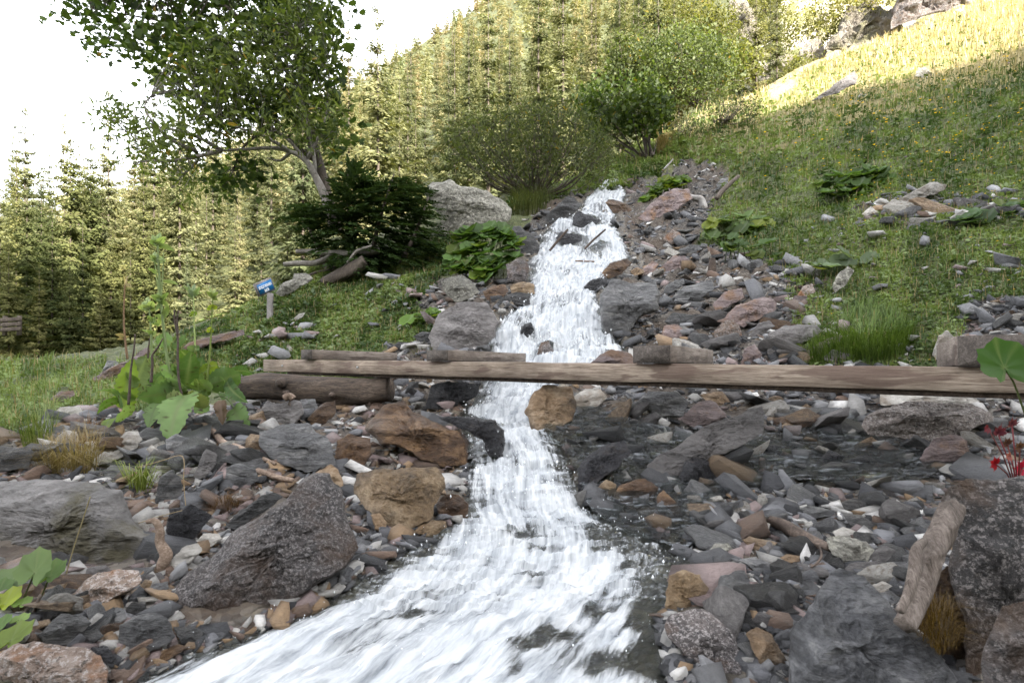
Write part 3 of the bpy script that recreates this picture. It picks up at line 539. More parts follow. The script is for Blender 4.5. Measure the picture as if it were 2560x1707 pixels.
ROCKS = [
 ('G', [(-150, 1440), (0, 1380), (130, 1310), (260, 1295), (430, 1330), (560, 1340), (650, 1400), (700, 1480), (690, 1568), (640, 1700), (-150, 1700)], 'pink', "pinkish grey granite boulder cut off by the bottom left corner", .6, .5, 1.62),
 ('G', [(1090, 1020), (1180, 900), (1400, 700), (1700, 470), (1950, 250), (2050, 205), (2150, 230), (2250, 330), (2300, 560), (2320, 700), (2250, 830), (2000, 1000), (1800, 1100), (1680, 1170), (1500, 1200), (1300, 1195), (1150, 1170), (1100, 1100)], 'granitedark', "big speckled granite boulder rising to a ridge beside the white pool", .6, .8, 2.12, None, [(0.85, 0.75, -0.55), (0.86, -0.35, -0.25), (0.80, -0.1, 0.9), (1.0, -0.9, 0.2)]),
 ('G', [(790, 1190), (900, 1120), (1000, 1110), (1090, 1130), (1145, 1270), (1080, 1330), (920, 1390), (800, 1360), (775, 1290)], 'slateblue', "squarish blue grey block below the big speckled granite boulder", .6, .5),
 ('G', [(475, 980), (560, 900), (640, 850), (750, 825), (910, 830), (930, 900), (850, 970), (700, 1050), (600, 1100), (540, 1060)], 'pink', "pinkish boulder with an orange stain under the left rock ledge", .6, .5),
 ('G', [(550, 880), (570, 815), (690, 795), (730, 830), (640, 900)], 'grey', "small tan stone wedged behind the pinkish orange stained boulder", .5, .4),
 ('G', [(230, 1260), (400, 1110), (560, 1130), (600, 1180), (500, 1250), (460, 1320), (320, 1330)], 'slate', "dark smooth slate wedge above the bottom left granite boulder", .6, .7),
 ('G', [(475, 1290), (530, 1230), (640, 1215), (680, 1260), (600, 1320), (490, 1330)], 'slate', "small dark slate stone left of the squarish blue grey block", .5, .5),
 ('G', [(690, 1190), (760, 1070), (810, 1080), (825, 1140), (760, 1200), (710, 1220)], 'slateblue', "upright bluish slate stone leaning above the squarish grey block", .5, .6),
 ('G', [(825, 1080), (860, 1040), (950, 1035), (960, 1090), (900, 1130), (830, 1140)], 'slate', "dark rounded stone just above the squarish blue grey block", .55, .5),
 ('G', [(970, 1090), (1030, 1020), (1090, 1040), (1090, 1110), (1020, 1125)], 'purple', "brown triangular stone touching the foot of the big granite boulder", .55, .5),
 ('G', [(930, 980), (1000, 920), (1100, 905), (1100, 950), (1000, 1010), (940, 1015)], 'slateblue', "flat bluish slate lying left of the big granite boulder", .5, 1.0),
 ('G', [(1100, 800), (1180, 690), (1290, 650), (1320, 700), (1250, 780), (1130, 825)], 'pale', "pale lumpy stone beside the curved grey brown root", .55, .5),
 ('G', [(1275, 640), (1330, 590), (1430, 590), (1455, 625), (1380, 680), (1310, 690)], 'pale', "pale rounded stone above the lumpy one, against the granite ridge", .55, .5),
 ('G', [(-260, 280), (0, 255), (300, 255), (600, 270), (800, 300), (835, 400), (900, 540), (1010, 600), (1040, 680), (1020, 790), (900, 840), (700, 830), (550, 850), (430, 790), (0, 800), (-260, 800)], 'mossy', "wide flat topped grey rock ledge with brown moss at the left edge", .5, .6, 2.5, None, [(1.74, 0.1, -1.6), (0.85, 0.0, 0.55)]),
 ('G', [(1040, 220), (1130, 170), (1190, 230), (1190, 340), (1100, 390), (1010, 400)], 'slate', "dark block under the pale stones beside the grass tuft", .5, .4),
 ('G', [(1265, 215), (1320, 90), (1350, 40), (1420, 70), (1410, 140), (1340, 230), (1290, 245)], 'grey', "brown grey pointed stone standing on end below the leafy plant", .5, .4),
 ('G', [(1480, 160), (1560, 130), (1670, 170), (1690, 240), (1600, 290), (1520, 295), (1475, 250)], 'slateblue', "grey faceted stone at the tip of the reddish root", .6, .4),
 ('D', [(1690, 1380), (1850, 1330), (2000, 1330), (2130, 1410), (2180, 1520), (2195, 1600), (2000, 1640), (1830, 1600), (1700, 1480)], 'slateblue', "large smooth dark slate slab right of the leafy plant", .5, .8),
 ('G', [(680, 190), (720, 145), (850, 150), (865, 200), (800, 245), (690, 240)], 'slateblue', "pale grey flat slate behind the green grass tuft", .5, .8),
 ('G', [(595, 110), (680, 60), (800, 50), (800, 90), (720, 130), (620, 150)], 'pale', "pale flat stone next to the dry straw coloured grass", .5, .8),
 ('G', [(925, 60), (990, 10), (1050, 60), (1040, 110), (970, 120)], 'pale', "small pale round stone above the dark block", .55, .5),
 ('G', [(1080, -20), (1150, -60), (1240, -30), (1200, 50), (1120, 80), (1085, 40)], 'slateblue', "light grey angular stone under the big hanging leaf", .55, .5),
 ('G', [(1470, 550), (1560, 440), (1700, 350), (1800, 320), (1850, 350), (1700, 470), (1550, 560)], 'slate', "dark slab tucked behind the ridge of the big granite boulder", .4, 1.0),
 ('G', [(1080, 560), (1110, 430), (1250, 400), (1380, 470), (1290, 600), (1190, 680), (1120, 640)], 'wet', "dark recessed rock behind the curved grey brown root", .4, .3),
 ('G', [(935, 820), (1000, 810), (1050, 855), (1000, 870), (940, 860)], 'orange', "small tan pebble stone under the foot of the curved root", .5, .6),
 ('G', [(905, 940), (950, 890), (995, 900), (980, 950), (920, 955)], 'ochre', "tan egg shaped pebble beside the flat bluish slate", .55, .5),
 ('G', [(190, 1190), (320, 1145), (335, 1180), (220, 1230)], 'orange', "thin tan stone beside the leaning dry stick at the lower left", .5, .8),
 ('G', [(1130, 1200), (1250, 1195), (1340, 1230), (1290, 1300), (1190, 1310)], 'slate', "flat dark slate half under water at the granite boulder's foot", .4, 1.0),
 ('G', [(980, 1420), (1150, 1310), (1240, 1330), (1100, 1420), (1000, 1450)], 'brown', "flat brown stone at the water's edge below the squarish block", .4, 1.0),
 ('G', [(2050, 200), (2160, 140), (2210, 170), (2250, 280), (2210, 300), (2140, 220)], 'orange', "bright orange stone on the top of the big granite boulder", .6, .5),
 ('G', [(540, 1340), (700, 1320), (760, 1400), (700, 1450)], 'wet', "dark wet stone right of the bottom left granite boulder", .4, .8),
 ('D', [(1830, 1200), (1900, 1165), (1960, 1180), (1985, 1260), (1930, 1330), (1800, 1330), (1680, 1270), (1740, 1180)], 'grey', "brown grey stone with a rootlet below the bridge's support log", .55, .5),
 ('D', [(1960, 1170), (2060, 1170), (2080, 1240), (2030, 1260), (1980, 1220)], 'slateblue', "small grey white stone right of the stone with the rootlet", .5, .5),
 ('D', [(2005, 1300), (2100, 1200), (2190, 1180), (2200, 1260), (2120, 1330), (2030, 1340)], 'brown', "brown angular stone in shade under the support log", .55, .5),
 ('D', [(730, 1480), (820, 1380), (900, 1375), (930, 1440), (860, 1520), (760, 1530)], 'pale', "whitish grey stone under the leafy plant's left side", .5, .6),
 ('D', [(360, 1430), (420, 1370), (500, 1380), (520, 1440), (460, 1500), (350, 1490)], 'pale', "white knobbly stone in the grass at the far left", .5, .5),
 ('D', [(330, 1270), (400, 1220), (520, 1215), (540, 1250), (500, 1310), (380, 1320)], 'pale', "grey white stone under the arching leaf at the left", .5, .5),
 ('D', [(310, 1180), (400, 1120), (480, 1115), (490, 1140), (400, 1200)], 'purple', "pinkish stone behind the arching leaf at the left", .5, .5),
 ('D', [(-200, 1490), (0, 1480), (190, 1480), (220, 1530), (180, 1620), (0, 1650), (-200, 1650)], 'slate', "dark flat rock in the grass at the left edge", .5, .6),
 ('D', [(670, 985), (700, 915), (760, 920), (790, 960), (740, 1000)], 'slateblue', "pale grey rock behind the upright leaf on the left bank", .5, .4),
 ('D', [(600, 1040), (700, 970), (830, 925), (960, 830), (985, 850), (880, 930), (760, 1010), (640, 1060)], 'purple', "long low pinkish rock edge behind the tall flower stems", .5, .4),
 ('D', [(1200, 830), (1270, 785), (1480, 735), (1590, 715), (1595, 745), (1470, 790), (1330, 830), (1210, 845)], 'purple', "long pale pinkish rock lying in the grass below the blue sign", .5, .6),
 ('D', [(1800, 480), (1850, 410), (1910, 390), (1920, 350), (2000, 345), (2040, 380), (2000, 420), (1910, 470), (1830, 500)], 'lichen', "grey lichened outcrop at the edge behind the blue sign", .6, .4),
 ('E', [(570, 780), (640, 620), (700, 580), (780, 530), (960, 545), (1000, 600), (1055, 660), (1010, 760), (930, 850), (850, 870), (620, 870)], 'grey', "large grey cracked boulder left of the cascade behind the bridge", .55, .45),
 ('E', [(660, 410), (720, 370), (800, 355), (860, 400), (910, 470), (860, 520), (760, 540), (700, 490)], 'lichen', "pale lichened stone with a dark side above the large cracked boulder", .55, .5),
 ('E', [(170, 1360), (200, 1310), (280, 1220), (420, 1180), (475, 1240), (640, 1330), (790, 1390), (835, 1440), (825, 1600), (650, 1610), (480, 1520), (250, 1460)], 'brown', "large wet brown slab left of the chute below the bridge", .6, .8, None, None, [(1.3, 0.3, -1.5), (0.78, -0.1, 0.6)]),
 ('H', [(110, 220), (200, 185), (400, 165), (640, 165), (695, 220), (680, 290), (630, 400), (600, 490), (500, 555), (350, 565), (210, 475), (100, 330)], 'ochre', "wet ochre block with dripping front below the brown slab", .6, .5, None, .16),
 ('H', [(-20, -20), (60, -60), (200, -30), (210, 80), (150, 160), (30, 170), (-30, 90)], 'brown', "wet brown stone between dark slate slab and brown slab", .5, .5),
 ('H', [(630, 400), (680, 330), (780, 335), (840, 400), (835, 490), (720, 505), (640, 480)], 'brown', "small wet brown stone right of the ochre block", .55, .5),
 ('H', [(200, 470), (260, 455), (310, 520), (290, 590), (230, 570)], 'orange', "small orange stone at the lower left foot of the ochre block", .55, .5),
 ('H', [(540, 550), (600, 500), (690, 510), (700, 550), (600, 615), (545, 615)], 'ochre', "tan stone at the water's edge under the ochre block", .5, .7),
 ('E', [(1695, 480), (1780, 390), (1900, 405), (2060, 410), (2095, 470), (2070, 580), (1960, 640), (1880, 740), (1740, 750), (1690, 640)], 'slateblue', "large bluish slab with trickling water right of the upper cascade", .65, .45, None, None, [(1.0, 0.1, -1.3), (0.92, 0.0, 0.75)]),
 ('H', [(1545, 180), (1620, 90), (1720, 20), (1850, -20), (1900, 60), (1830, 160), (1720, 230), (1620, 330), (1560, 350)], 'wet', "black wet slab right of the lower chute", .5, .8),
 ('E', [(1620, 955), (1690, 880), (1780, 840), (1900, 870), (1945, 955), (1900, 1000), (1650, 1000)], 'purple', "reddish brown boulder just behind the beam in the cascade", .55, .4),
 ('E', [(1205, 1260), (1260, 1120), (1330, 1070), (1500, 1085), (1545, 1180), (1525, 1310), (1400, 1385), (1250, 1385)], 'orange', "orange tan boulder washed by water right of the chute", .5, .8),
 ('E', [(1530, 1150), (1600, 1100), (1700, 1100), (1745, 1160), (1680, 1225), (1560, 1250)], 'pale', "pale grey stone right of the orange tan boulder", .5, .6),
 ('E', [(1740, 1250), (1800, 1190), (1900, 1190), (1945, 1225), (1880, 1265), (1760, 1265)], 'ochre', "flat mustard coloured stone in the shallow flow", .5, .7),
 ('E', [(1930, 1190), (2010, 1120), (2200, 1115), (2285, 1200), (2240, 1285), (2100, 1290), (1980, 1230)], 'slateblue', "rounded grey white boulder under the middle of the beam", .6, .5),
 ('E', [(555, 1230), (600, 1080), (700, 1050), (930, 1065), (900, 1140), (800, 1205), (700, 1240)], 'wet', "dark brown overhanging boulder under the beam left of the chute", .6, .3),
 ('E', [(1085, 290), (1150, 260), (1200, 260), (1235, 290), (1220, 400), (1100, 410)], 'granitedark', "upright dark rock on the left bank of the upper cascade", .5, .3),
 ('E', [(1050, 510), (1150, 470), (1240, 480), (1245, 550), (1100, 565), (1010, 560)], 'slate', "dark flat stone on the cascade's left bank above the cracked boulder", .5, .6),
 ('E', [(1110, 425), (1200, 400), (1270, 420), (1270, 485), (1120, 480)], 'ochre', "tan broken stone under the upright dark rock", .5, .5),
 ('E', [(930, 470), (1000, 430), (1080, 420), (1100, 470), (1050, 520), (970, 540)], 'brown', "brown earthy stone left of the tan broken stone", .5, .5),
 ('E', [(1085, 40), (1180, 45), (1245, 90), (1305, 170), (1290, 235), (1210, 245), (1120, 170)], 'slate', "dark slate boulder beside the large leaved plants by the cascade", .55, .5),
 ('E', [(1175, 740), (1200, 680), (1250, 670), (1270, 720), (1230, 770)], 'wet', "dark stone breaking the white water of the cascade", .6, .4),
 ('E', [(1290, 880), (1310, 800), (1360, 785), (1395, 850), (1380, 920), (1320, 925)], 'granitedark', "dark rounded stone in white water just above the beam", .6, .4),
 ('E', [(640, 1285), (760, 1285), (900, 1290), (1010, 1310), (1065, 1380), (1078, 1490), (1060, 1570), (990, 1545), (940, 1440), (820, 1370), (700, 1320)], 'wet', "black rock in the middle of the chute, water sheeting over it", .55, .6),
 ('E', [(480, 760), (540, 725), (600, 740), (600, 790), (520, 810)], 'slate', "flat dark stone at the left foot of the cracked boulder", .5, .5),
 ('E', [(350, 820), (380, 795), (430, 800), (430, 835), (370, 845)], 'slate', "small black stone at the grass edge behind the beam", .5, .5),
 ('J', [(430, 570), (520, 480), (600, 410), (660, 355), (720, 370), (815, 440), (720, 530), (620, 620), (500, 630)], 'slate', "dark grey slanting boulder below the willow shrub", .55, .55),
 ('J', [(1340, 570), (1450, 460), (1560, 350), (1700, 285), (1860, 300), (1890, 370), (1740, 480), (1600, 560), (1440, 600)], 'purple', "large reddish grey boulder at the top right of the cascade", .5, .7),
 ('J', [(1690, 1340), (1800, 1240), (2080, 1175), (2105, 1260), (1990, 1340), (1800, 1400)], 'slateblue', "flat topped bluish slab upstream of the dead stump", .5, .6, None, .5),
 ('J', [(965, 1140), (1080, 1010), (1250, 965), (1295, 1010), (1200, 1110), (1010, 1175)], 'brown', "long brown slab leaning on the right bank of the cascade", .5, .6),
 ('J', [(1550, 1070), (1700, 940), (1800, 945), (1895, 1010), (1780, 1085), (1600, 1100)], 'purple', "purplish grey block in the scree left of the dead stump", .5, .6),
 ('J', [(1370, 1090), (1500, 990), (1555, 1020), (1505, 1110), (1400, 1150)], 'purple', "dull reddish stone between brown slab and purplish block", .5, .6),
 ('J', [(1595, 770), (1690, 680), (1775, 720), (1775, 790), (1680, 830)], 'pink', "tan rounded stone high in the scree", .55, .5),
 ('J', [(1740, 890), (1850, 835), (1990, 825), (2005, 870), (1900, 905), (1760, 930)], 'slateblue', "long flat bluish stone near the grass edge of the scree", .5, .7),
 ('J', [(1035, 420), (1060, 385), (1150, 390), (1250, 440), (1295, 490), (1260, 540), (1110, 520)], 'brown', "brown rock in the upper cascade between two white strands", .5, .5),
 ('J', [(715, 550), (760, 490), (860, 545), (1000, 590), (910, 670), (820, 690), (710, 630)], 'wet', "wet dark rock washed over in the upper cascade", .5, .6),
 ('J', [(545, 760), (590, 700), (700, 720), (800, 740), (800, 800), (660, 840), (560, 800)], 'wet', "dark stony islet with a stick in the upper cascade", .5, .6),
 ('J', [(1630, 1250), (1720, 1180), (1800, 1165), (1810, 1210), (1720, 1270), (1640, 1290)], 'slateblue', "small bluish slab left of the flat topped bluish slab", .5, .7),
 ('J', [(820, 1240), (880, 1180), (980, 1150), (1060, 1190), (960, 1290), (860, 1310)], 'wet', "dark wet rock at the cascade's edge above the trickling slab", .5, .5),
 ('F', [(345, 670), (480, 560), (650, 495), (745, 535), (720, 600), (600, 655), (520, 700)], 'purple', "long purplish slanted stone in the scree behind the bridge", .55, .6),
 ('F', [(328, 730), (390, 660), (450, 648), (492, 690), (518, 790), (420, 815), (335, 795)], 'pink', "rounded tan boulder below the long purplish stone", .6, .35),
 ('F', [(315, 550), (400, 470), (510, 445), (525, 510), (430, 560), (340, 600)], 'purple', "brownish stone above the long purplish stone", .5, .6),
 ('F', [(560, 750), (620, 670), (690, 658), (725, 690), (650, 745), (590, 780)], 'grey', "grey triangular stone right of the rounded tan boulder", .5, .5),
 ('F', [(680, 750), (800, 685), (990, 685), (1045, 725), (900, 800), (820, 840), (730, 810)], 'grey', "broad layered grey stone left of the big grass tuft", .5, .6),
 ('F', [(865, 500), (910, 430), (970, 415), (990, 470), (930, 500)], 'pink', "tan cube shaped stone under the earth overhang", .5, .4),
 ('F', [(815, 570), (850, 495), (935, 495), (925, 565)], 'purple', "reddish stone directly under the tan cube shaped one", .5, .4),
 ('F', [(1752, 880), (1790, 760), (1850, 715), (1895, 760), (1880, 840), (1830, 910), (1780, 915)], 'pale', "pale standing stone left of the right hand crosspiece", .5, .3),
 ('F', [(1098, 440), (1130, 360), (1200, 305), (1245, 330), (1190, 420), (1120, 475)], 'lichen', "leaning pale stone half buried in the meadow grass", .5, .5),
 ('F', [(1035, 900), (1100, 845), (1245, 880), (1220, 930), (1100, 940)], 'grey', "grey stone half hidden in the big grass tuft", .5, .5),
 ('F', [(-10, 480), (10, 430), (90, 385), (125, 395), (120, 430), (40, 480)], 'slateblue', "bluish flat stone at the left of the flat topped slab", .5, .6),
 ('F', [(0, 660), (60, 600), (180, 620), (290, 600), (300, 660), (170, 700), (50, 700)], 'slate', "dark layered stone under the flat topped bluish slab", .5, .5),
 ('F', [(-20, 760), (0, 690), (90, 680), (150, 740), (110, 790), (10, 800)], 'purple', "reddish brown slanting stone above the middle crosspiece", .5, .5),
 ('F', [(920, 870), (1010, 800), (1120, 750), (1180, 760), (1060, 850), (960, 900)], 'purple', "long flat purplish slab left of the big grass tuft", .5, .8),
 ('F', [(500, 960), (520, 850), (590, 810), (640, 880), (610, 970)], 'purple', "pinkish block behind the beam right of the third crosspiece", .5, .3),
 ('F', [(1285, 1350), (1320, 1290), (1400, 1240), (1600, 1185), (2000, 1200), (2130, 1260), (2145, 1310), (1960, 1410), (1700, 1440), (1450, 1420), (1330, 1400)], 'granite', "long low granite slab under the right end of the beam", .6, .6, None, .45),
 ('F', [(1400, 1130), (1560, 1105), (2200, 1110), (2260, 1150), (2000, 1195), (1650, 1215), (1420, 1205)], 'pale', "flat pale slab directly under the beam's right end", .5, 1.2),
 ('F', [(-130, 1600), (60, 1470), (250, 1370), (420, 1300), (560, 1235), (645, 1215), (665, 1260), (645, 1390), (520, 1475), (380, 1540), (200, 1600), (60, 1720), (-120, 1740)], 'grey', "long grey slab slanting into the shallow flow right of the chute", .45, .95, None, .6),
 ('F', [(95, 1300), (230, 1185), (330, 1185), (415, 1290), (300, 1340), (150, 1340)], 'purple', "purplish grey stone behind the long slanting grey slab", .55, .5),
 ('F', [(235, 1140), (380, 1115), (435, 1190), (370, 1220), (280, 1185)], 'orange', "orange tan stone in the shallow flow under the beam", .5, .6),
 ('F', [(1665, 1560), (1760, 1430), (1880, 1390), (1985, 1440), (2005, 1568), (1950, 1620), (1700, 1620)], 'purple', "brown grey rock with a bright rim left of the red leaved plant", .55, .5),
 ('F', [(1955, 1395), (2000, 1350), (2080, 1355), (2075, 1395)], 'pale', "small white stone resting against the long granite slab", .5, .5),
 ('F', [(1185, 1400), (1230, 1362), (1292, 1380), (1285, 1425)], 'pale', "white pebble stone left of the long granite slab", .5, .5),
 ('I', [(95, 230), (150, 90), (240, 78), (340, 160), (335, 240), (200, 280), (110, 265)], 'wet', "black shiny rock standing in the shallow flow", .6, .4),
 ('I', [(620, 60), (700, 10), (790, 25), (765, 85)], 'wet', "small black rock in the shallow flow under the grey slab's end", .5, .5),
 ('I', [(1000, 120), (1080, 42), (1185, 90), (1130, 150)], 'wet', "black pointed rock in the dark pool", .5, .5),
 ('I', [(1175, 120), (1320, 72), (1405, 130), (1330, 170)], 'wet', "black flat rock right of the pointed one in the dark pool", .5, .6),
 ('I', [(985, 170), (1090, 120), (1270, 140), (1280, 190), (1100, 220)], 'slate', "dark slate plate half submerged in the dark pool", .5, .8),
 ('I', [(830, 1240), (1000, 1000), (1075, 840), (1150, 815), (1290, 870), (1420, 1000), (1540, 1130), (1700, 1260), (1850, 1450), (1960, 1600), (1900, 1760), (800, 1760), (810, 1500)], 'bigslate', "huge bluish slate boulder in the right foreground", .7, .75, 1.45, None, [(1.5, 1.6, -0.5), (0.80, -0.5, 0.05), (0.9, -0.2, -0.9), (1.1, 0.5, 0.9)]),
 ('I', [(1815, 360), (1860, 290), (2000, 250), (2352, 235), (2600, 280), (2600, 1760), (2020, 1760), (1960, 1150), (1850, 830), (1895, 560), (1830, 450)], 'shadedrock', "tall dark boulder filling the right edge of the foreground", .5, .35, 1.5),
 ('I', [(2085, 1330), (2200, 1070), (2352, 1010), (2550, 1020), (2550, 1760), (2070, 1760)], 'shadedrock', "dim purplish rock in the bottom right corner", .5, .4, 1.18),
 ('I', [(1560, 1130), (1700, 950), (1860, 800), (1985, 900), (2010, 1250), (2000, 1500), (1930, 1560), (1750, 1300)], 'brown', "brown moss covered rock behind the driftwood piece", .4, .3, 1.62),
 ('I', [(12, 1180), (50, 1120), (250, 1088), (330, 1120), (440, 1250), (560, 1400), (600, 1600), (400, 1600), (250, 1490), (100, 1340), (35, 1260)], 'granitedark', "speckled dark slate slab leaning at the pool's right edge", .5, .7),
 ('I', [(538, 1240), (600, 1198), (700, 1240), (735, 1300), (805, 1430), (795, 1540), (700, 1540), (600, 1400)], 'orange', "rusty orange stone left of the huge bluish boulder", .55, .6),
 ('I', [(278, 1080), (370, 860), (440, 850), (520, 828), (562, 900), (552, 1065), (400, 1085)], 'slateblue', "upright bluish grey slate next to the mustard rock", .4, .8),
 ('I', [(335, 1100), (430, 1030), (550, 1060), (685, 1130), (560, 1195), (450, 1185)], 'slate', "dark slate plate in front of the upright bluish slate", .5, .8),
 ('I', [(8, 1010), (40, 860), (120, 828), (230, 860), (292, 950), (230, 1065), (100, 1105), (20, 1085)], 'ochre', "rounded mustard rock at the pool's right edge", .6, .45),
 ('I', [(508, 635), (560, 608), (740, 650), (672, 735), (600, 712)], 'orange', "flat bright orange tan stone on the gravel bar", .45, .9),
 ('I', [(255, 725), (330, 658), (420, 655), (472, 720), (420, 775), (290, 775)], 'lichen', "speckled grey cobble left of the flat orange tan stone", .55, .5),
 ('I', [(228, 640), (270, 580), (370, 590), (440, 640), (370, 670), (260, 672)], 'grey', "grey cobble above the speckled one on the gravel bar", .5, .5),
 ('I', [(1055, 625), (1150, 605), (1320, 640), (1375, 700), (1350, 775), (1200, 785), (1090, 725)], 'lichen', "tan mossy block right of the dark stick on the gravel bar", .5, .5),
 ('I', [(858, 435), (960, 408), (1110, 440), (1135, 480), (950, 495)], 'slateblue', "long flat grey slate at the top of the gravel bar", .5, .8),
 ('I', [(1565, 295), (1630, 255), (1690, 238), (1825, 290), (1700, 335)], 'orange', "bright yellow tan stone near the red leaved plant", .45, .7),
 ('I', [(1640, 345), (1700, 312), (1762, 340), (1700, 360)], 'orange', "small mustard stone under the bright yellow tan one", .5, .6),
 ('I', [(588, 435), (620, 338), (660, 335), (688, 400), (650, 458)], 'pale', "upright striped white stone at the flow's edge", .55, .4),
 ('I', [(1375, 690), (1450, 648), (1560, 685), (1585, 755), (1400, 745)], 'slate', "flat dark slate right of the tan mossy block", .45, .8),
 ('I', [(555, 545), (640, 512), (695, 530), (682, 595), (600, 605)], 'pale', "white lumpy stone at the upper end of the dark stick", .5, .5),
 ('I', [(1355, 930), (1430, 898), (1502, 940), (1480, 985), (1400, 975)], 'pale', "white rounded stone beside the huge bluish boulder's tip", .5, .6),
 ('I', [(585, 970), (640, 908), (742, 960), (702, 1005), (620, 1005)], 'pale', "cream stone right of the upright bluish slate", .5, .5),
 ('I', [(858, 960), (920, 912), (972, 950), (952, 1005), (870, 998)], 'slateblue', "grey cube shaped stone left of the huge bluish boulder's tip", .55, .5),
 ('I', [(480, 760), (600, 745), (720, 800), (690, 870), (600, 840)], 'slateblue', "pale bluish flat slate below the flat orange tan stone", .4, 1.0),
 ('I', [(735, 760), (800, 725), (920, 740), (900, 770), (800, 790)], 'orange', "cream yellow flat stone under the dark stick", .4, .9),
 ('I', [(1100, 580), (1170, 545), (1260, 580), (1250, 615), (1120, 610)], 'pale', "white flat stone above the tan mossy block", .4, .8),
 ('I', [(1130, 400), (1230, 360), (1330, 370), (1330, 420), (1180, 440)], 'slate', "dark slate plate by the dark pool's shore", .45, .8),
 ('I', [(1155, 450), (1280, 470), (1400, 530), (1340, 565), (1220, 540)], 'slate', "dark striped slate below the pool's shore plate", .45, .9),
 ('I', [(1435, 380), (1500, 350), (1570, 390), (1550, 425), (1450, 425)], 'grey', "grey brown flat stone near the bright yellow tan one", .5, .7),
 ('I', [(680, 1180), (740, 1130), (860, 1110), (870, 1160), (760, 1190)], 'lichen', "pale tan flat stone left of the huge bluish boulder", .45, .8),
 ('H', [(1672, 295), (1740, 238), (1805, 270), (1805, 345), (1730, 360)], 'ochre', "round mustard stone at the foot of the black wet slab", .6, .4),
 ('H', [(1780, 360), (1830, 270), (1990, 230), (2080, 290), (2050, 350), (1880, 395)], 'brown', "brown wet stone right of the round mustard one", .5, .6),
 ('H', [(2065, 350), (2110, 308), (2205, 390), (2230, 455), (2180, 475), (2080, 425)], 'brown', "dark brown wedge in the flow right of the brown wet stone", .5, .6),
 ('C', [(955, 665), (1050, 600), (1150, 530), (1240, 465), (1258, 500), (1252, 555), (1100, 615), (1000, 655)], 'grey', "long tilted grey slab high on the meadow ridge", .5, .5),
 ('C', [(1535, 1300), (1640, 1240), (1740, 1188), (1845, 1208), (1832, 1245), (1700, 1295), (1570, 1330)], 'pale', "long white stone lying in the meadow", .55, .5),
 ('C', [(1290, 1400), (1350, 1348), (1405, 1390), (1320, 1415)], 'pale', "white stone left of the long white one in the meadow", .5, .5),
 ('C', [(1228, 1465), (1280, 1435), (1335, 1460), (1290, 1495)], 'slateblue', "grey stone in the meadow under the white one", .5, .5),
 ('C', [(1640, 500), (1660, 440), (1720, 445), (1755, 495), (1700, 515)], 'lichen', "grey green mossy rock high in the meadow", .5, .5),
 ('C', [(1260, 640), (1280, 615), (1320, 615), (1320, 635)], 'pale', "small pale stone below the long tilted slab", .5, .5),
 ('C', [(0, 1330), (60, 1250), (160, 1245), (180, 1300), (90, 1370)], 'purple', "purplish stone at the bleached branch in the upper scree", .5, .5),
 ('C', [(340, 1210), (370, 1170), (420, 1160), (420, 1220), (360, 1240)], 'slateblue', "bluish plate at the top of the scree near the grass", .5, .5),
 ('B', [(545, 1255), (610, 1185), (700, 1183), (900, 1240), (1080, 1310), (1125, 1370), (1105, 1445), (1000, 1490), (800, 1530), (690, 1530), (640, 1400)], 'lichen', "big pale lichened boulder between the dark spruce and the willow shrub", .6, .3),
 ('D', [(1740, 840), (1760, 820), (1800, 830), (1790, 850)], 'pale', "small white stone in the grass left of the beam's end", .5, .5),
 ('D', [(1860, 850), (1880, 810), (1920, 850), (1900, 865)], 'pale', "white slanted stone in the grass above the beam's end", .5, .5),
 ('D', [(1900, 655), (1960, 610), (2000, 600), (1980, 630), (1930, 665)], 'pale', "pale flat stone in the grass right of the blue sign", .5, .5),
]
CLIFF = [((1925, 100), [(1900, 110), (1930, 60), (1945, 20), (1990, 5), (2060, 30), (2075, 70), (2030, 95), (1960, 125)], 'palecliff', "bright white rock face on the cliff above the meadow ridge", 62), ((2110, 40), [(2050, 60), (2060, -30), (2250, -60), (2230, 5), (2150, 30), (2100, 50)], 'granitedark', "dark shaded rock face at the top of the meadow ridge", 60),  # the dark face has its shade put into the colour by darker granite
 ((1780, 150), [(1735, 215), (1750, 160), (1790, 120), (1820, 130), (1810, 180), (1780, 215)], 'palecliff', "pale broken rock at the foot of the cliff, left of the white face", 62), ((1860, 130), [(1820, 170), (1840, 110), (1880, 85), (1900, 120), (1880, 160), (1850, 175)], 'palecliff', "pale ribbed rock between two bush groups on the cliff", 63), ((1690, 40), [(1670, 60), (1680, -10), (1710, -10), (1740, 40), (1735, 100), (1700, 90)], 'palecliff', "pale rock gully at the top of the forest", 66), ((1800, 205), [(1755, 220), (1785, 195), (1830, 175), (1845, 190), (1800, 230), (1770, 240)], 'palecliff', "sunlit white boulders in the dry gully behind the ridge", 46),
 ((970, 140), [(925, 165), (945, 135), (975, 115), (995, 125), (985, 160), (950, 180)], 'palecliff', "white rock outcrop near the forest skyline", 330), ((930, 160), [(905, 150), (925, 148), (930, 180), (915, 190)], 'palecliff', "smaller white rock outcrop near the forest skyline", 335)]
M['palecliff'] = rockmat('sunlit_limestone', [(0.3, (0.14, 0.115, 0.09)), (0.5, (0.28, 0.25, 0.21)), (0.7, (0.44, 0.41, 0.37))], 0.35, 0.9, layer=(1, 1, 0.5), bumpd=0.5, stain=(0.13, 0.13, 0.045), vary=0.1)
for b_, p_, m_, l_, d_ in CLIFF: rock('d', p_, m_, l_, 0.5, 0.35, d_, name="rock_face", cat="rock face", rough=0.24, nf=8)
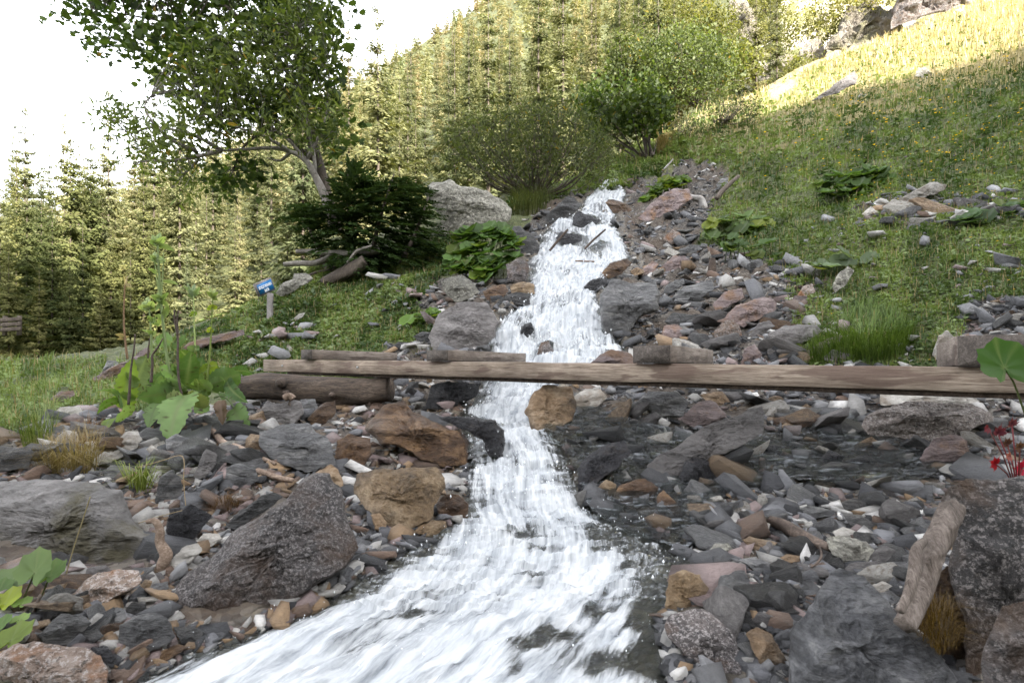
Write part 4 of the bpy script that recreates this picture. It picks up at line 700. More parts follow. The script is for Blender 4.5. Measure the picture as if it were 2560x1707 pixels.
for rk in ROCKS:
    c_, p_, m_, l_, T_, s_ = rk[:6]; d_ = rk[6] if len(rk) > 6 else None; t_ = rk[7] if len(rk) > 7 else None; pl_ = rk[8] if len(rk) > 8 else None
    big = np.ptp(px(c_, p_)[:, 0]) > 150
    rock(c_, p_, m_, l_, T_, s_, d_, name="boulder" if big else "stone", cat="boulder" if big else "stone", top=t_, pl=pl_, rough=0.095 if big else 0.10, nf=7)

# ------------------------------------------------------------------ loose stones: the larger ones one by one, the rest as gravel
def ico(sub):
    import bmesh
    b = bmesh.new(); bmesh.ops.create_icosphere(b, subdivisions=sub, radius=1); v = np.array([x.co[:] for x in b.verts]); f = np.array([[x.index for x in q.verts] for q in b.faces]); b.free(); return v, f
def chunk(seed, npt=12, sub=0):
    """an angular broken stone: the hull of a few points, edges slightly chipped"""
    import bmesh
    g = np.random.default_rng(seed); p = g.uniform(-1, 1, (npt, 3)); p = np.sign(p) * np.abs(p) ** 0.6; b = bmesh.new()
    for q in p: b.verts.new(q)
    r = bmesh.ops.convex_hull(b, input=b.verts); bmesh.ops.delete(b, geom=list({x for x in r['geom_unused'] + r['geom_interior'] if isinstance(x, bmesh.types.BMVert)}), context='VERTS')
    if sub:
        bmesh.ops.bevel(b, geom=list(b.edges), offset=0.07, segments=1, affect='EDGES', clamp_overlap=True); bmesh.ops.triangulate(b, faces=b.faces); bmesh.ops.subdivide_edges(b, edges=b.edges, cuts=sub, use_grid_fill=True)
    bmesh.ops.triangulate(b, faces=b.faces); b.verts.index_update(); v = np.array([x.co[:] for x in b.verts]); f = np.array([[x.index for x in q.verts] for q in b.faces]); b.free()
    if sub: v += 0.07 * np.stack([fbm(v * 1.8 + seed + k, k) for k in range(3)], -1)
    return v * 0.82, f
LIB3 = [chunk(s, 13, 3) for s in range(10)]; LIB2 = [chunk(50 + s, 12) for s in range(10)]; LIB1 = [chunk(90 + s, 8) for s in range(12)]
def rotm(yaw, tx, ty):
    cy, sy = math.cos(yaw), math.sin(yaw); Rz = np.array([[cy, -sy, 0], [sy, cy, 0], [0, 0, 1]]); c, s = math.cos(tx), math.sin(tx); Rx = np.array([[1, 0, 0], [0, c, -s], [0, s, c]]); c, s = math.cos(ty), math.sin(ty); Ry = np.array([[c, 0, s], [0, 1, 0], [-s, 0, c]]); return Rx @ Ry @ Rz
SZONE = [  # zone polygon (2352-wide pixels), colour weights, count of individual stones, where it lies
 ([(1560, 1150), (1720, 1110), (1930, 1140), (2150, 1130), (2170, 1260), (2080, 1400), (1880, 1310), (1800, 1420), (1720, 1560), (1560, 1420), (1640, 1300)], 90, "on the gravel bar right of the lower pool", 0.065),
 ([(1450, 470), (1560, 420), (1640, 420), (1600, 560), (1720, 590), (1860, 650), (1850, 720), (1840, 830), (1480, 830), (1400, 720), (1400, 600)], 100, "in the scree right of the upper cascade", 0.12),
 ([(1400, 905), (2000, 905), (2300, 940), (2300, 1000), (2150, 1060), (1750, 1050), (1420, 1000)], 44, "on the stony bed under the beam", 0.10),
 ([(20, 1060), (180, 1000), (420, 1000), (560, 930), (640, 1000), (640, 1100), (400, 1090), (240, 1050)], 60, "under the leafy plant on the left bank", 0.095),
 ([(0, 1350), (180, 1260), (400, 1180), (400, 1300), (380, 1400), (300, 1500), (120, 1480)], 30, "between the left rock ledge and the granite boulder", 0.06),
 ([(1180, 560), (1200, 520), (1240, 500), (1260, 540), (1220, 600)], 12, "on the left bank of the upper cascade below the willow shrub", 0.14),
 ([(880, 870), (1000, 880), (1000, 950), (900, 990)], 12, "under the beam beside the cut end of the support log", 0.08),
 ([(1990, 490), (2080, 450), (2250, 470), (2350, 500), (2200, 530), (2020, 520)], 22, "in the bare stony patch of the meadow", 0.16),
 ([(2240, 720), (2350, 700), (2350, 770), (2240, 775)], 16, "on the stony ground behind the right hand crosspiece", 0.07),
]
KINDS_ = {'slate': ("dark grey slate stone", .28), 'slateblue': ("bluish grey slate stone", .30), 'pale': ("whitish stone", .18), 'grey': ("grey brown stone", .12), 'orange': ("tan stone", .06), 'brown': ("brown stone", .06)}
libme = {}
def libmesh(k, mat):
    if (k, mat) not in libme:
        v, f = LIB3[k]; me = mesh("stone", v, None, f, smooth=True); me.set_sharp_from_angle(angle=R(20)); me.materials.append(M[mat]); libme[(k, mat)] = me
    return libme[(k, mat)]
def in_rock(X, Y, k=0.85):
    r = np.zeros(np.shape(X), bool)
    for p in ROCKBOX:
        c = p.mean(0); r |= inside(X, Y, c + (p - c) * k)
    return r
def sample(poly, n, g, margin=0.0):
    poly = np.asarray(poly, float); lo, hi = poly.min(0), poly.max(0); out = []
    while sum(len(o) for o in out) < n:
        q = g.uniform(lo, hi, (n * 2 + 10, 2)); out.append(q[inside(q[:, 0], q[:, 1], poly)])
    return np.concatenate(out)[:n]
g_ = np.random.default_rng(3)
for zp, cnt, where, size in SZONE:
    zp = np.array(zp, float) * SQ; q = sample(zp, cnt * 6, g_); q = q[~in_rock(q[:, 0], q[:, 1], 1.0)]; s = stream_s(q[:, 0], q[:, 1]); q = q[(s < -0.02) | (s > 1.02)][:cnt]
    d = hit(q[:, 0], q[:, 1]); W = P(q[:, 0], q[:, 1], d); ks = list(KINDS_); pr = np.array([KINDS_[k][1] for k in ks]); pr /= pr.sum()
    for i in range(len(q)):
        k = ks[g_.choice(len(ks), p=pr)]; mt = k
        if 'shallow' in where and k in ('slate', 'grey'): mt = 'wet'
        r = size * float(np.clip(g_.lognormal(0, 0.4), 0.5, 2.0)); o = bpy.data.objects.new("loose_stone", libmesh(int(g_.integers(10)), mt)); sc.collection.objects.link(o)
        o.scale = (r * g_.uniform(0.8, 1.5), r * g_.uniform(0.7, 1.1), r * g_.uniform(0.3, 0.65)); o.rotation_euler = (g_.normal(0.28, 0.25), g_.normal(-0.1, 0.25), g_.uniform(0, 6.28))
        o.location = (W[i, 0], W[i, 1], W[i, 2] + 0.15 * r + float(relief(W[i, 0], W[i, 1], 0.6))); kk = 'wet' if mt == 'wet' else k
        o["label"] = ("dark wet stone" if mt == 'wet' else KINDS_[k][0]) + " " + where; o["category"] = "stone"; o["group"] = ("dark wet" if mt == 'wet' else KINDS_[k][0].replace(" stone", "")) + " stones " + where
def gravel():
    ac = Acc(); g = np.random.default_rng(5); allp = []
    for p, n in ((GRAVEL[0], 68000), (GRAVEL[1], 900)): allp.append(sample(np.clip(p, -150, 3300), n, g))
    ng = sum(len(x) for x in allp)
    for p, n in (([(1700, 590), (1850, 520), (2000, 480), (2352, 420), (2700, 420), (2700, 660), (2230, 700), (2180, 830), (1840, 830), (1850, 690)], 330), ([(500, 880), (560, 780), (700, 700), (850, 640), (1000, 620), (960, 700), (900, 790), (860, 870)], 120)):
        x = sample(np.array(p, float) * SQ, n * 4, g); allp.append(x[fbm(np.c_[x * 0.012, 0 * x[:, 0]], 23, 3) + g.normal(0, 0.35, len(x)) > 0.25][:n])
    q = np.concatenate(allp); lone = np.arange(len(q)) >= ng; s = stream_s(q[:, 0], q[:, 1]); ok = (q[:, 1] < 1760) & ((s < 0.03) | (s > 0.97)) & ~in_rock(q[:, 0], q[:, 1], 0.97); q, lone = q[ok], lone[ok]; d = hit(q[:, 0], q[:, 1]); ok = ~np.isnan(d) & (d < 24); q, d, lone = q[ok], d[ok], lone[ok]; W = P(q[:, 0], q[:, 1], d)
    pal = np.array([(0.03, 0.03, 0.033), (0.07, 0.07, 0.073), (0.14, 0.14, 0.147), (0.23, 0.228, 0.23), (0.34, 0.325, 0.30), (0.56, 0.54, 0.51), (0.24, 0.16, 0.09), (0.13, 0.085, 0.06), (0.2, 0.15, 0.14)]); pp = np.array([.2, .2, .18, .12, .09, .06, .05, .05, .05])
    pp /= pp.sum(); ci = g.choice(len(pal), len(q), p=pp); warm = (fbm(np.c_[q * 0.008, 0 * d], 15, 3) > -0.15) & (q[:, 0] < 1150) & (g.uniform(size=len(q)) < 0.7); ci = np.where(warm, g.choice([6, 7, 8, 4], len(q)), ci); wet = inside(q[:, 0], q[:, 1], SHAL)
    keep = ~wet | (g.uniform(size=len(q)) < 0.33); q, d, W, ci, wet, lone = q[keep], d[keep], W[keep], ci[keep], wet[keep], lone[keep]; ci = np.where(lone, g.choice([2, 3, 3, 4, 8], len(q)), ci)
    pxs = g.lognormal(0, 0.62, len(q)) * np.interp(q[:, 1], [400, 800, 1000, 1700], [5, 7.5, 8.5, 12.5])   # size in photograph pixels: smaller with distance
    pxs = np.where(lone, 1.05 * pxs, pxs); r = np.clip(pxs * d / F, 0.006, 0.2)
    rl = relief(W[:, 0], W[:, 1], 0.8)
    for i in range(len(q)):
        v, f = (LIB2 if pxs[i] > 17 else LIB1)[int(g.integers(10))]
        Rm = rotm(g.uniform(0, 6.28), g.normal(0.25, 0.3), g.normal(0, 0.3)); S_ = r[i] * np.array([g.uniform(0.8, 1.6), g.uniform(0.7, 1.1), g.uniform(0.25, 0.6)])
        c = pal[ci[i]] * g.uniform(0.85, 1.75); c = c * 0.4 if wet[i] else c
        ac.add((v * S_) @ Rm.T + W[i] + (0, 0, (0.5 if lone[i] else 0.12) * r[i] + rl[i]), None, f, c)
    return ac.mesh("gravel")
link("gravel", gravel(), M['gravel'], label="grey slate gravel and shingle covering the stream banks and scree", cat="gravel", kind="stuff")
# ------------------------------------------------------------------ footbridge, support log, sign, old fence
def bar(p0, p1, h, w_, up=(0, 0, 1), bev=0.006, cuts=1, jit=0.0, seed=0):
    """a squared timber from p0 to p1 (centre line), h high and w_ wide, edges broken; local X runs along it"""
    p0 = np.array(p0, float); p1 = np.array(p1, float); x = p1 - p0; L_ = np.linalg.norm(x); x /= L_; y = np.cross(up, x); y /= np.linalg.norm(y); z = np.cross(x, y)
    a, b, e = h / 2, w_ / 2, bev
    prof = np.array([(-b + e, -a), (b - e, -a), (b, -a + e), (b, a - e), (b - e, a), (-b + e, a), (-b, a - e), (-b, -a + e)]); n = len(prof); m = cuts + 1; g = np.random.default_rng(seed)
    xs = np.linspace(-L_ / 2, L_ / 2, m); V = np.concatenate([np.stack([np.full(n, t), prof[:, 0], prof[:, 1]], -1) + (jit * g.normal(size=(1, 3)) * (0, 1, 1) + jit * 0.5 * g.normal(size=(n, 3)) * (0, 1, 1)) for t in xs])
    i = np.arange(m - 1)[:, None] * n; j = np.arange(n)[None]; q = np.stack([i + j, i + n + j, i + n + (j + 1) % n, i + (j + 1) % n], -1).reshape(-1, 4)
    V = np.vstack([V, [(-L_ / 2 , 0, 0), (L_ / 2, 0, 0)]]); k = np.arange(n); t = np.vstack([np.stack([k, (k + 1) % n, 0 * k + m * n], -1), np.stack([(m - 1) * n + (k + 1) % n, (m - 1) * n + k, 0 * k + m * n + 1], -1)])
    from mathutils import Matrix
    me = mesh("timber", V, q, t); c = (p0 + p1) / 2
    return me, Matrix(((x[0], y[0], z[0], c[0]), (x[1], y[1], z[1], c[1]), (x[2], y[2], z[2], c[2]), (0, 0, 0, 1)))
def place(name, mw, mat, parent, **k):
    me, W = mw; me.name = name; o = link(name, me, mat, parent, **k); o.matrix_local = (parent.matrix_local.inverted() @ W) if parent else W; return o
def empty(name, loc, label, cat, group=None):
    o = link(name, None, loc=loc, label=label, cat=cat, group=group); o.empty_display_size = 0.1; return o
H_ = 0.135
def bd(Xd, top, bot):  # depth from the beam's apparent height
    return H_ * F / ((bot - top) * SQ)
dl, dr = 6.5, 2.98
tl, bl = P(615 * SQ, 827.5 * SQ, dl), P(615 * SQ, 851 * SQ, dl); tr_, br_ = P(2365 * SQ, 844 * SQ, dr), P(2365 * SQ, 903 * SQ, dr)
pl, pr = (tl + bl) / 2, (tr_ + br_) / 2; hL = (tl - bl)[2]; hR = (tr_ - br_)[2]
bdir = (pr - pl) / np.linalg.norm(pr - pl); away = np.array([-bdir[1], bdir[0], 0]); away /= np.linalg.norm(away)
if away[1] < 0: away = -away
root = empty("footbridge", pl, "weathered timber footbridge frame with bare crosspieces spanning the white stream", "footbridge")
bpy.context.view_layer.update()
pr2 = pr + bdir * 0.9
place("beam", bar(pl, pr2, hR, 0.11, cuts=26, jit=0.002, seed=2), M['beam'], root)
place("rear_beam_strip", bar(pl + bdir * 0.35 + away * 0.05 - (0, 0, hR / 2 + 0.016), pr2 + away * 0.05 - (0, 0, hR / 2 + 0.016), 0.030, 0.085, cuts=10, jit=0.002, seed=3), M['deadwood'], root, label="added dark strip under the beam, standing in for the shaded rear beam")  # added strip, its dark wood imitates the rear beam in shade
def on_beam(Xs, top):
    u = (Xs - CX) / F; k = (pl[0] - u * pl[1]) / (u * bdir[1] - bdir[0]); p = pl + bdir * k; return p
for i, (x0, x1, topd, L_, yb, wd) in enumerate([(710, 735, 806, 1.25, 829, 0.17), (997, 1046, 807, 1.30, 837, 0.16), (1465, 1549, 798, 1.22, 841, 0.165), (2195, 2420, 778, 1.3, 842, 0.2)]):
    a = on_beam(x0 * SQ, 0); b = on_beam(x1 * SQ, 0); c = (a + b) / 2; d = c[1]; zt = CZ + (HZ - topd * SQ) / F * d; zb = a[2] + hR / 2 + 0.003; hh = max(zt - zb, 0.06) * 1.12; wd = np.linalg.norm(a - b)
    s = c - away * 0.10; s[2] = zb + hh / 2; e = s + away * L_
    o = place("crosspiece", bar(s, e, hh, wd, cuts=6, jit=0.0015, bev=0.004, seed=20 + i), M['crosspiece'], root); o.data.materials.append(M['endgrain']); nq = len(o.data.polygons); o.data.polygons.foreach_set("material_index", np.array([1 if len(p_.vertices) == 3 else 0 for p_ in o.data.polygons], np.int32))
    nb = bpy.data.meshes.new("nail")
for u_ in (0.05, 0.22):
    p = pl + bdir * (u_ * 7) - away * 0.056; V, q, t = tube([p, p - away * 0.012], [0.012, 0.010], 8); ac = Acc(); ac.add(V - root.location, q, t); link("nail", ac.mesh("nail"), M['nail'], root)
def limb(name, crop, pts, rad, mat, label, cat, d=None, sub=None, n=14, wob=0.2, depth=None, parent=None, group=None, lift=0.0):
    """wood along photograph points; radii in photograph pixels"""
    p = px(crop, pts); k = len(p)
    if depth is None:
        dd = hit(p[:, 0], np.minimum(p[:, 1], 1690)) if d is None else np.full(k, d)
    else: dd = np.asarray(depth, float)
    W = P(p[:, 0], p[:, 1], dd); W[:, 2] += lift; r = np.asarray(rad, float) * np.ones(k) * dd / F
    S_ = smooth_path(np.c_[W, r], 5); V, q, t = tube(S_[:, :3], S_[:, 3], n, True, wob, len(label or name) + int(p[0, 0])); c = W.mean(0) if parent is None else np.array(parent.location)
    ac = Acc(); ac.add(V - c, q, t); return link(name, ac.mesh(name, True), M[mat], parent, loc=(c if parent is None else None), label=label, cat=cat, group=group)
# support log: runs under the beam's left end
lg = px('d', [(545, 890), (620, 887), (700, 893), (790, 900), (850, 898), (897, 896)])
root2 = empty("support_log", P(720 * SQ, 900 * SQ, 5.7), "thick barkless log carrying the footbridge's left end", "log")
dlg = float(np.nanmin(hit(lg[:, 0], lg[:, 1] + 34))) - 0.02; Wl = P(lg[:, 0], lg[:, 1], dlg + np.array([.12, .1, .08, .05, .0, -.04])); S_ = smooth_path(np.c_[Wl, np.array([27, 32, 33, 34, 33, 29]) / F * dlg], 8)
V, q, t = tube(S_[:, :3], S_[:, 3], 20, True, 0.22, 4); ac = Acc(); ac.add(V - np.array(root2.location), q, t); link("trunk", ac.mesh("trunk", True), M['log'], root2)
for (kx, ky, kr) in ((640, 880, 9), (652, 902, 4), (760, 908, 6)):
    pk = P(kx * SQ, ky * SQ, dlg - 0.12); V, q, t = tube([pk + (0, 0.10, 0), pk + (0, 0.02, 0), pk + (0, -0.012, 0.004)], [kr * 1.6 / F * dlg, kr * 1.25 / F * dlg, kr * 0.7 / F * dlg], 9); ac = Acc(); ac.add(V - np.array(root2.location), q, t); link("knot", ac.mesh("knot", True), M['deadwood' if kr < 9 else 'log'], root2)
# blue sign
sg = px('S', [(650, 735)])[0]; ds = 10.2
def sp(x, y, d): return P(550 + x * 300 / 2352, 640 + y * 300 / 2352, d)
sroot = empty("stream_sign", sp(965, 1340, ds), "small blue name sign on a grey post in the grass", "sign")
bpy.context.view_layer.update()
place("post", bar(sp(975, 1400, ds), sp(985, 730, ds), 0.085, 0.085, up=(0, 1, 0), cuts=4, jit=0.001), M['post'], sroot)
c0, c1, c2, c3 = sp(722, 545, ds - 0.18), sp(1040, 385, ds + 0.14), sp(1048, 690, ds + 0.14), sp(738, 815, ds - 0.18)
bx = (c1 - c0 + c2 - c3) / 2; bw = np.linalg.norm(bx); bx /= bw; by = (c0 - c3 + c1 - c2) / 2; by -= bx * (by @ bx); bh = np.linalg.norm(by); by /= bh; bz = np.cross(bx, by)
if bz[1] > 0: bz = -bz
bc = (c0 + c1 + c2 + c3) / 4
def slab(hw, hh, z0, z1, bev=0.004):
    V = []
    for z in (z0, z1): V += [bc + bx * sx * hw + by * sy * hh + bz * z for sx, sy in ((-1, -1), (1, -1), (1, 1), (-1, 1))]
    return np.array(V) - np.array(sroot.location), [(0, 1, 2, 3), (7, 6, 5, 4), (0, 4, 5, 1), (1, 5, 6, 2), (2, 6, 7, 3), (3, 7, 4, 0)]
for nm, a, mt in (("board", (bw / 2, bh / 2, -0.045, 0.0), 'post'), ("panel", (bw / 2 - 0.025, bh / 2 - 0.03, -0.002, 0.006), 'signblue')):
    V, q = slab(*a); ac = Acc(); ac.add(V, q); link(nm, ac.mesh(nm), M[mt], sroot)
from mathutils import Matrix
for txt, yy, size in (("SCHLUCHGRABEN", 0.020, 0.062), ("BACH", -0.055, 0.062)):
    cu_ = bpy.data.curves.new("lettering", 'FONT'); cu_.body = txt; cu_.size = size; cu_.align_x = 'CENTER'; cu_.align_y = 'CENTER'; cu_.extrude = 0.001; cu_.offset = 0.0013
    to = bpy.data.objects.new("lettering", cu_); sc.collection.objects.link(to); bpy.context.view_layer.update()
    dg = bpy.context.evaluated_depsgraph_get(); me = bpy.data.meshes.new_from_object(to.evaluated_get(dg)); bpy.data.objects.remove(to)
    V = np.array([v.co[:] for v in me.vertices]); wv = np.ptp(V[:, 0]); tgt = (bw - 0.085) * (1.0 if len(txt) > 6 else 0.32); fx = tgt / wv
    o = link("lettering", me, M['white'], sroot); pos = bc + by * yy + bz * 0.0085
    zdir = bz; W = Matrix(((bx[0] * fx, by[0] * 1.12, zdir[0], pos[0]), (bx[1] * fx, by[1] * 1.12, zdir[1], pos[1]), (bx[2] * fx, by[2] * 1.12, zdir[2], pos[2]), (0, 0, 0, 1))); o.matrix_local = sroot.matrix_local.inverted() @ W
# old plank fence on the valley floor
fd = 31.0; fr = empty("old_fence", P(15, 830, fd), "dark old plank fence at the edge of the valley meadow", "fence"); bpy.context.view_layer.update()
for k in range(4):
    x = -60 + k * 36; place("post", bar(P(x, 838, fd), P(x + 1, 792 - k, fd), 0.16, 0.16, up=(0, 1, 0)), M['bark'], fr)
for y0 in (800, 812, 824): place("rail", bar(P(-75, y0 + 5, fd - 0.12), P(52, y0 - 3, fd - 0.12), 0.2, 0.05), M['bark'], fr)
# ------------------------------------------------------------------ driftwood, roots, fallen branches, sticks
limb("root", 'D', [(1280, 1365), (1340, 1370), (1410, 1430), (1460, 1485), (1560, 1520), (1680, 1575), (1800, 1625)], [6, 8, 9, 8, 8, 7, 4], 'root', "reddish brown exposed root winding through the stones under the leafy plant", "root", lift=0.03)
limb("root", 'G', [(1680, 215), (1750, 240), (1830, 265), (1915, 280)], [8, 8, 7, 6], 'root', "short stub of reddish root pointing at the big granite boulder", "root", lift=0.03)
limb("driftwood", 'G', [(960, 515), (1010, 510), (1045, 570), (1045, 650), (1085, 730), (1060, 800), (1035, 850)], [5, 8, 10, 11, 14, 13, 9], 'root', "curved grey brown root standing against the left rock ledge", "root", d=2.38)
limb("driftwood", 'I', [(1890, 420), (1840, 540), (1790, 640), (1750, 760), (1720, 900), (1660, 1040), (1570, 1190)], [25, 27, 26, 23, 21, 22, 25], 'drift', "thick grey driftwood branch leaning on the tall dark boulder", "driftwood", depth=[1.62, 1.58, 1.56, 1.52, 1.5, 1.47, 1.44], n=26, wob=0.3)
limb("driftwood", 'I', [(1700, 640), (1650, 700), (1640, 830), (1600, 980), (1540, 1100)], [9, 12, 13, 12, 10], 'drift', "thin split strand of wood alongside the thick grey driftwood branch", "driftwood", depth=[1.53, 1.5, 1.47, 1.44, 1.42], n=16, wob=0.3)
limb("stick", 'I', [(690, 545), (780, 580), (880, 640), (980, 690), (1085, 735)], [11, 16, 17, 15, 11], 'deadwood', "dark brown broken stick lying on the gravel bar", "stick", lift=0.03)
limb("stick", 'I', [(1010, 700), (1030, 780), (1000, 830), (960, 860)], [3, 3, 3, 2], 'deadwood', "thin dark twig below the dark brown broken stick", "stick", lift=0.03)
limb("stick", 'J', [(485, 888), (560, 800), (665, 680)], [3.0, 3.0, 2.5], 'deadwood', "dark stick poking up to the right out of the upper cascade, left one", "stick", d=11.3, n=6)
limb("stick", 'J', [(830, 872), (920, 780), (1035, 680)], [3.0, 2.6, 2.2], 'deadwood', "dark stick poking out of the upper cascade, right one", "stick", d=11.3, n=6)
limb("stick", 'J', [(738, 988), (830, 992), (925, 996)], [2.2, 2.4, 2], 'root', "reddish twig lying across the white water of the upper cascade", "stick", d=10.3, n=6)
limb("stick", 'G', [(265, 990), (215, 1120), (150, 1320)], [3.5, 4.0, 4.5], 'drift', "thin grey stick leaning among the leaves at the lower left", "stick", d=1.95, n=6)
limb("driftwood", 'J', [(1830, 335), (1890, 370), (1960, 385), (1990, 450), (1995, 540), (1990, 615)], [4, 7, 9, 10, 10, 8], 'bleached', "bleached bent branch at the top right of the scree", "branch", d=14.6)
limb("tree_stump", 'J', [(2080, 1175), (2075, 1090), (2080, 1020), (2085, 965)], [11, 10, 9, 6], 'deadwood', "dark splintered stump standing in the scree", "stump", d=8.9)
fb = empty("fallen_branch", P(800, 640, 12.6), "bare grey fallen tree with forked branches under the dark spruce", "dead tree")
limb("branch", 'D', [(1935, 205), (2050, 207), (2160, 217), (2260, 222), (2352, 217), (2480, 200)], [5, 7, 8, 9, 9, 8], 'palebark', None, None, d=12.4, parent=fb)
limb("branch", 'D', [(1855, 290), (1950, 283), (2050, 283), (2120, 260), (2170, 222)], [6, 7, 7, 7, 5], 'palebark', None, None, d=12.2, parent=fb)
limb("branch", 'D', [(2215, 360), (2260, 290), (2320, 215), (2352, 195), (2430, 170)], [2.5, 3, 4, 4, 3], 'palebark', None, None, d=12.0, parent=fb)
limb("branch", 'D', [(1990, 370), (2060, 345), (2160, 320), (2260, 260)], [2, 3, 3, 3], 'bark', None, None, d=12.6, parent=fb)
limb("log_end", 'D', [(2115, 420), (2200, 375), (2290, 330), (2390, 270)], [16, 17, 17, 16], 'bark', None, None, d=12.0, parent=fb, n=14)
limb("stick", 'C', [(0, 1105), (30, 1075), (60, 1040)], [2, 2, 1.5], 'bleached', "pale stick in the grass above the upper cascade", "stick", d=20, n=6)
limb("log", 'C', [(340, 1300), (400, 1230), (490, 1150)], [6, 6, 4], 'drift', "brownish branch along the scree's upper right edge", "branch", d=14.5)
limb("stick", 'G', [(1350, 380), (1420, 335), (1500, 290)], [3, 3.4, 3], 'drift', "pale straight stick below the grey faceted stone", "stick", d=3.1, n=6)

# ------------------------------------------------------------------ conifers
def kites(O, D, Nrm, L_, W_, g, bend=0.15):
    """leaf-like kites: root O, direction D, plane normal Nrm, length, width -> verts (n,4,3)"""
    S_ = np.cross(D, Nrm); S_ /= np.linalg.norm(S_, axis=1)[:, None] + 1e-9; m = O + D * (L_ * 0.45)[:, None] + Nrm * (L_ * bend)[:, None] * 0.3
    return np.stack([O, m + S_ * (W_ / 2)[:, None], O + D * L_[:, None] - Nrm * (L_ * bend)[:, None] * 0.4, m - S_ * (W_ / 2)[:, None]], 1)
def spruce_crown(seed, H=16.0, Rm=2.7, nwh=30, nb=7, nsp=6, base=0.06, col=((0.075, 0.082, 0.022), (0.03, 0.042, 0.014)), droop=0.5, spl=0.34, taper=0.85, ragged=0.3):
    g = np.random.default_rng(seed); O = []; D = []; L_ = []; C = []; lean = g.normal(0, 0.002, 2)
    for w_ in range(nwh):
        t = min((w_ + g.uniform(0, 0.8)) / nwh, 0.985); h = H * (base + (1 - base) * t); Rl = Rm * max(1 - t, 0.015) ** taper * (0.85 + 0.15 * math.sin(w_ * 1.7)) + 0.16
        for b in range(nb if t < 0.85 else 5):
            az = 2.4 * w_ + b * 2 * math.pi / nb + g.normal(0, 0.35); Lb = Rl * g.uniform(1 - ragged * 1.6, 1 + ragged * 0.5); dr = droop * (1 - t) - 0.35 * t; d0 = np.array([math.cos(az), math.sin(az), 0])
            tone = g.uniform(0, 1)
            if noise(np.array([math.cos(az) * 1.6, math.sin(az) * 1.6, h * 0.42 + seed * 3.3])) < -0.46 and t < 0.85: continue
            nn = max(2, int(nsp * (0.4 + 0.6 * Lb / Rm)))
            for s in range(nn):
                f = (s + 0.25) / nn; p = d0 * Lb * f + np.array([lean[0] * h, lean[1] * h, h + Lb * (-dr * f + 0.28 * f * f)])
                for sd_ in ((-1, 1) if s < nn - 1 else (-1, 0, 1)):
                    a2 = az + sd_ * g.uniform(0.5, 1.2); D.append((math.cos(a2), math.sin(a2), g.uniform(-0.9, 0.15))); O.append(p + g.normal(0, 0.03, 3) * Rm); L_.append(Lb * spl * g.uniform(0.7, 1.4) * (1.15 - 0.5 * f) + 0.10 * Rm / 2.7); C.append(tone * 0.6 + g.uniform(0, 0.4))
    O = np.array(O); D = np.array(D); D /= np.linalg.norm(D, axis=1)[:, None]; L_ = np.array(L_); od = O * (1, 1, 0); od /= np.linalg.norm(od, axis=1)[:, None] + 1e-6; N_ = od * 0.8 + (0, 0, 0.6) + 0.32 * g.normal(size=D.shape); N_ -= D * (N_ * D).sum(1)[:, None]; N_ /= np.linalg.norm(N_, axis=1)[:, None]
    V = kites(O, D, N_, L_, L_ * g.uniform(0.28, 0.45, len(L_)), g); C = np.array(C)[:, None]; c = np.array(col[0]) * C + np.array(col[1]) * (1 - C)
    return V.reshape(-1, 3), np.arange(len(V) * 4).reshape(-1, 4), np.repeat(c, 4, 0)
TRK = []; CRN = []
WARM = ((0.24, 0.23, 0.12), (0.06, 0.07, 0.03)); COOL = ((0.16, 0.17, 0.09), (0.042, 0.052, 0.026))
GREEN_DIM = ((0.145, 0.15, 0.06), (0.026, 0.036, 0.015))  # left trees: greener needles, with their weaker light put into the colour
for s in range(15):
    V, q, c = spruce_crown(200 + s, Rm=[2.9, 2.4, 3.3, 2.7, 2.1, 3.1, 2.5, 2.8, 2.2][s % 9] * (1.3 if s > 8 else 1.0), col=GREEN_DIM if s > 8 else (WARM if s % 3 else COOL), droop=[.5, .35, .6, .45, .3, .55, .4, .5, .35][s % 9], nwh=24, nb=11 if s > 8 else 9, nsp=17, spl=0.185, ragged=0.42, taper=1.0 if s > 8 else 0.95); me = mesh("crown", V, q, None, c); me.materials.append(M['needles']); CRN.append(me)
    V, q, t = tube([(0, 0, -0.6), (0, 0, 4), (0, 0, 9), (0, 0, 15.9)], [0.15, 0.10, 0.055, 0.012], 6); me = mesh("trunk", V, q, t, smooth=True); me.materials.append(M['bark']); TRK.append(me)
def put_tree(name, x, y, z, h, label, group, k, yaw, fat=1.0):
    r = link(name, None, loc=(x, y, z), label=label, cat="spruce", group=group); r.rotation_euler = (0, 0, yaw); s = h / 16.0; r.scale = (s * fat, s * fat, s)
    for nm, me in (("trunk", TRK[k]), ("crown", CRN[k])):
        o = bpy.data.objects.new(nm, me); sc.collection.objects.link(o); o.parent = r
    return r
g_ = np.random.default_rng(17)
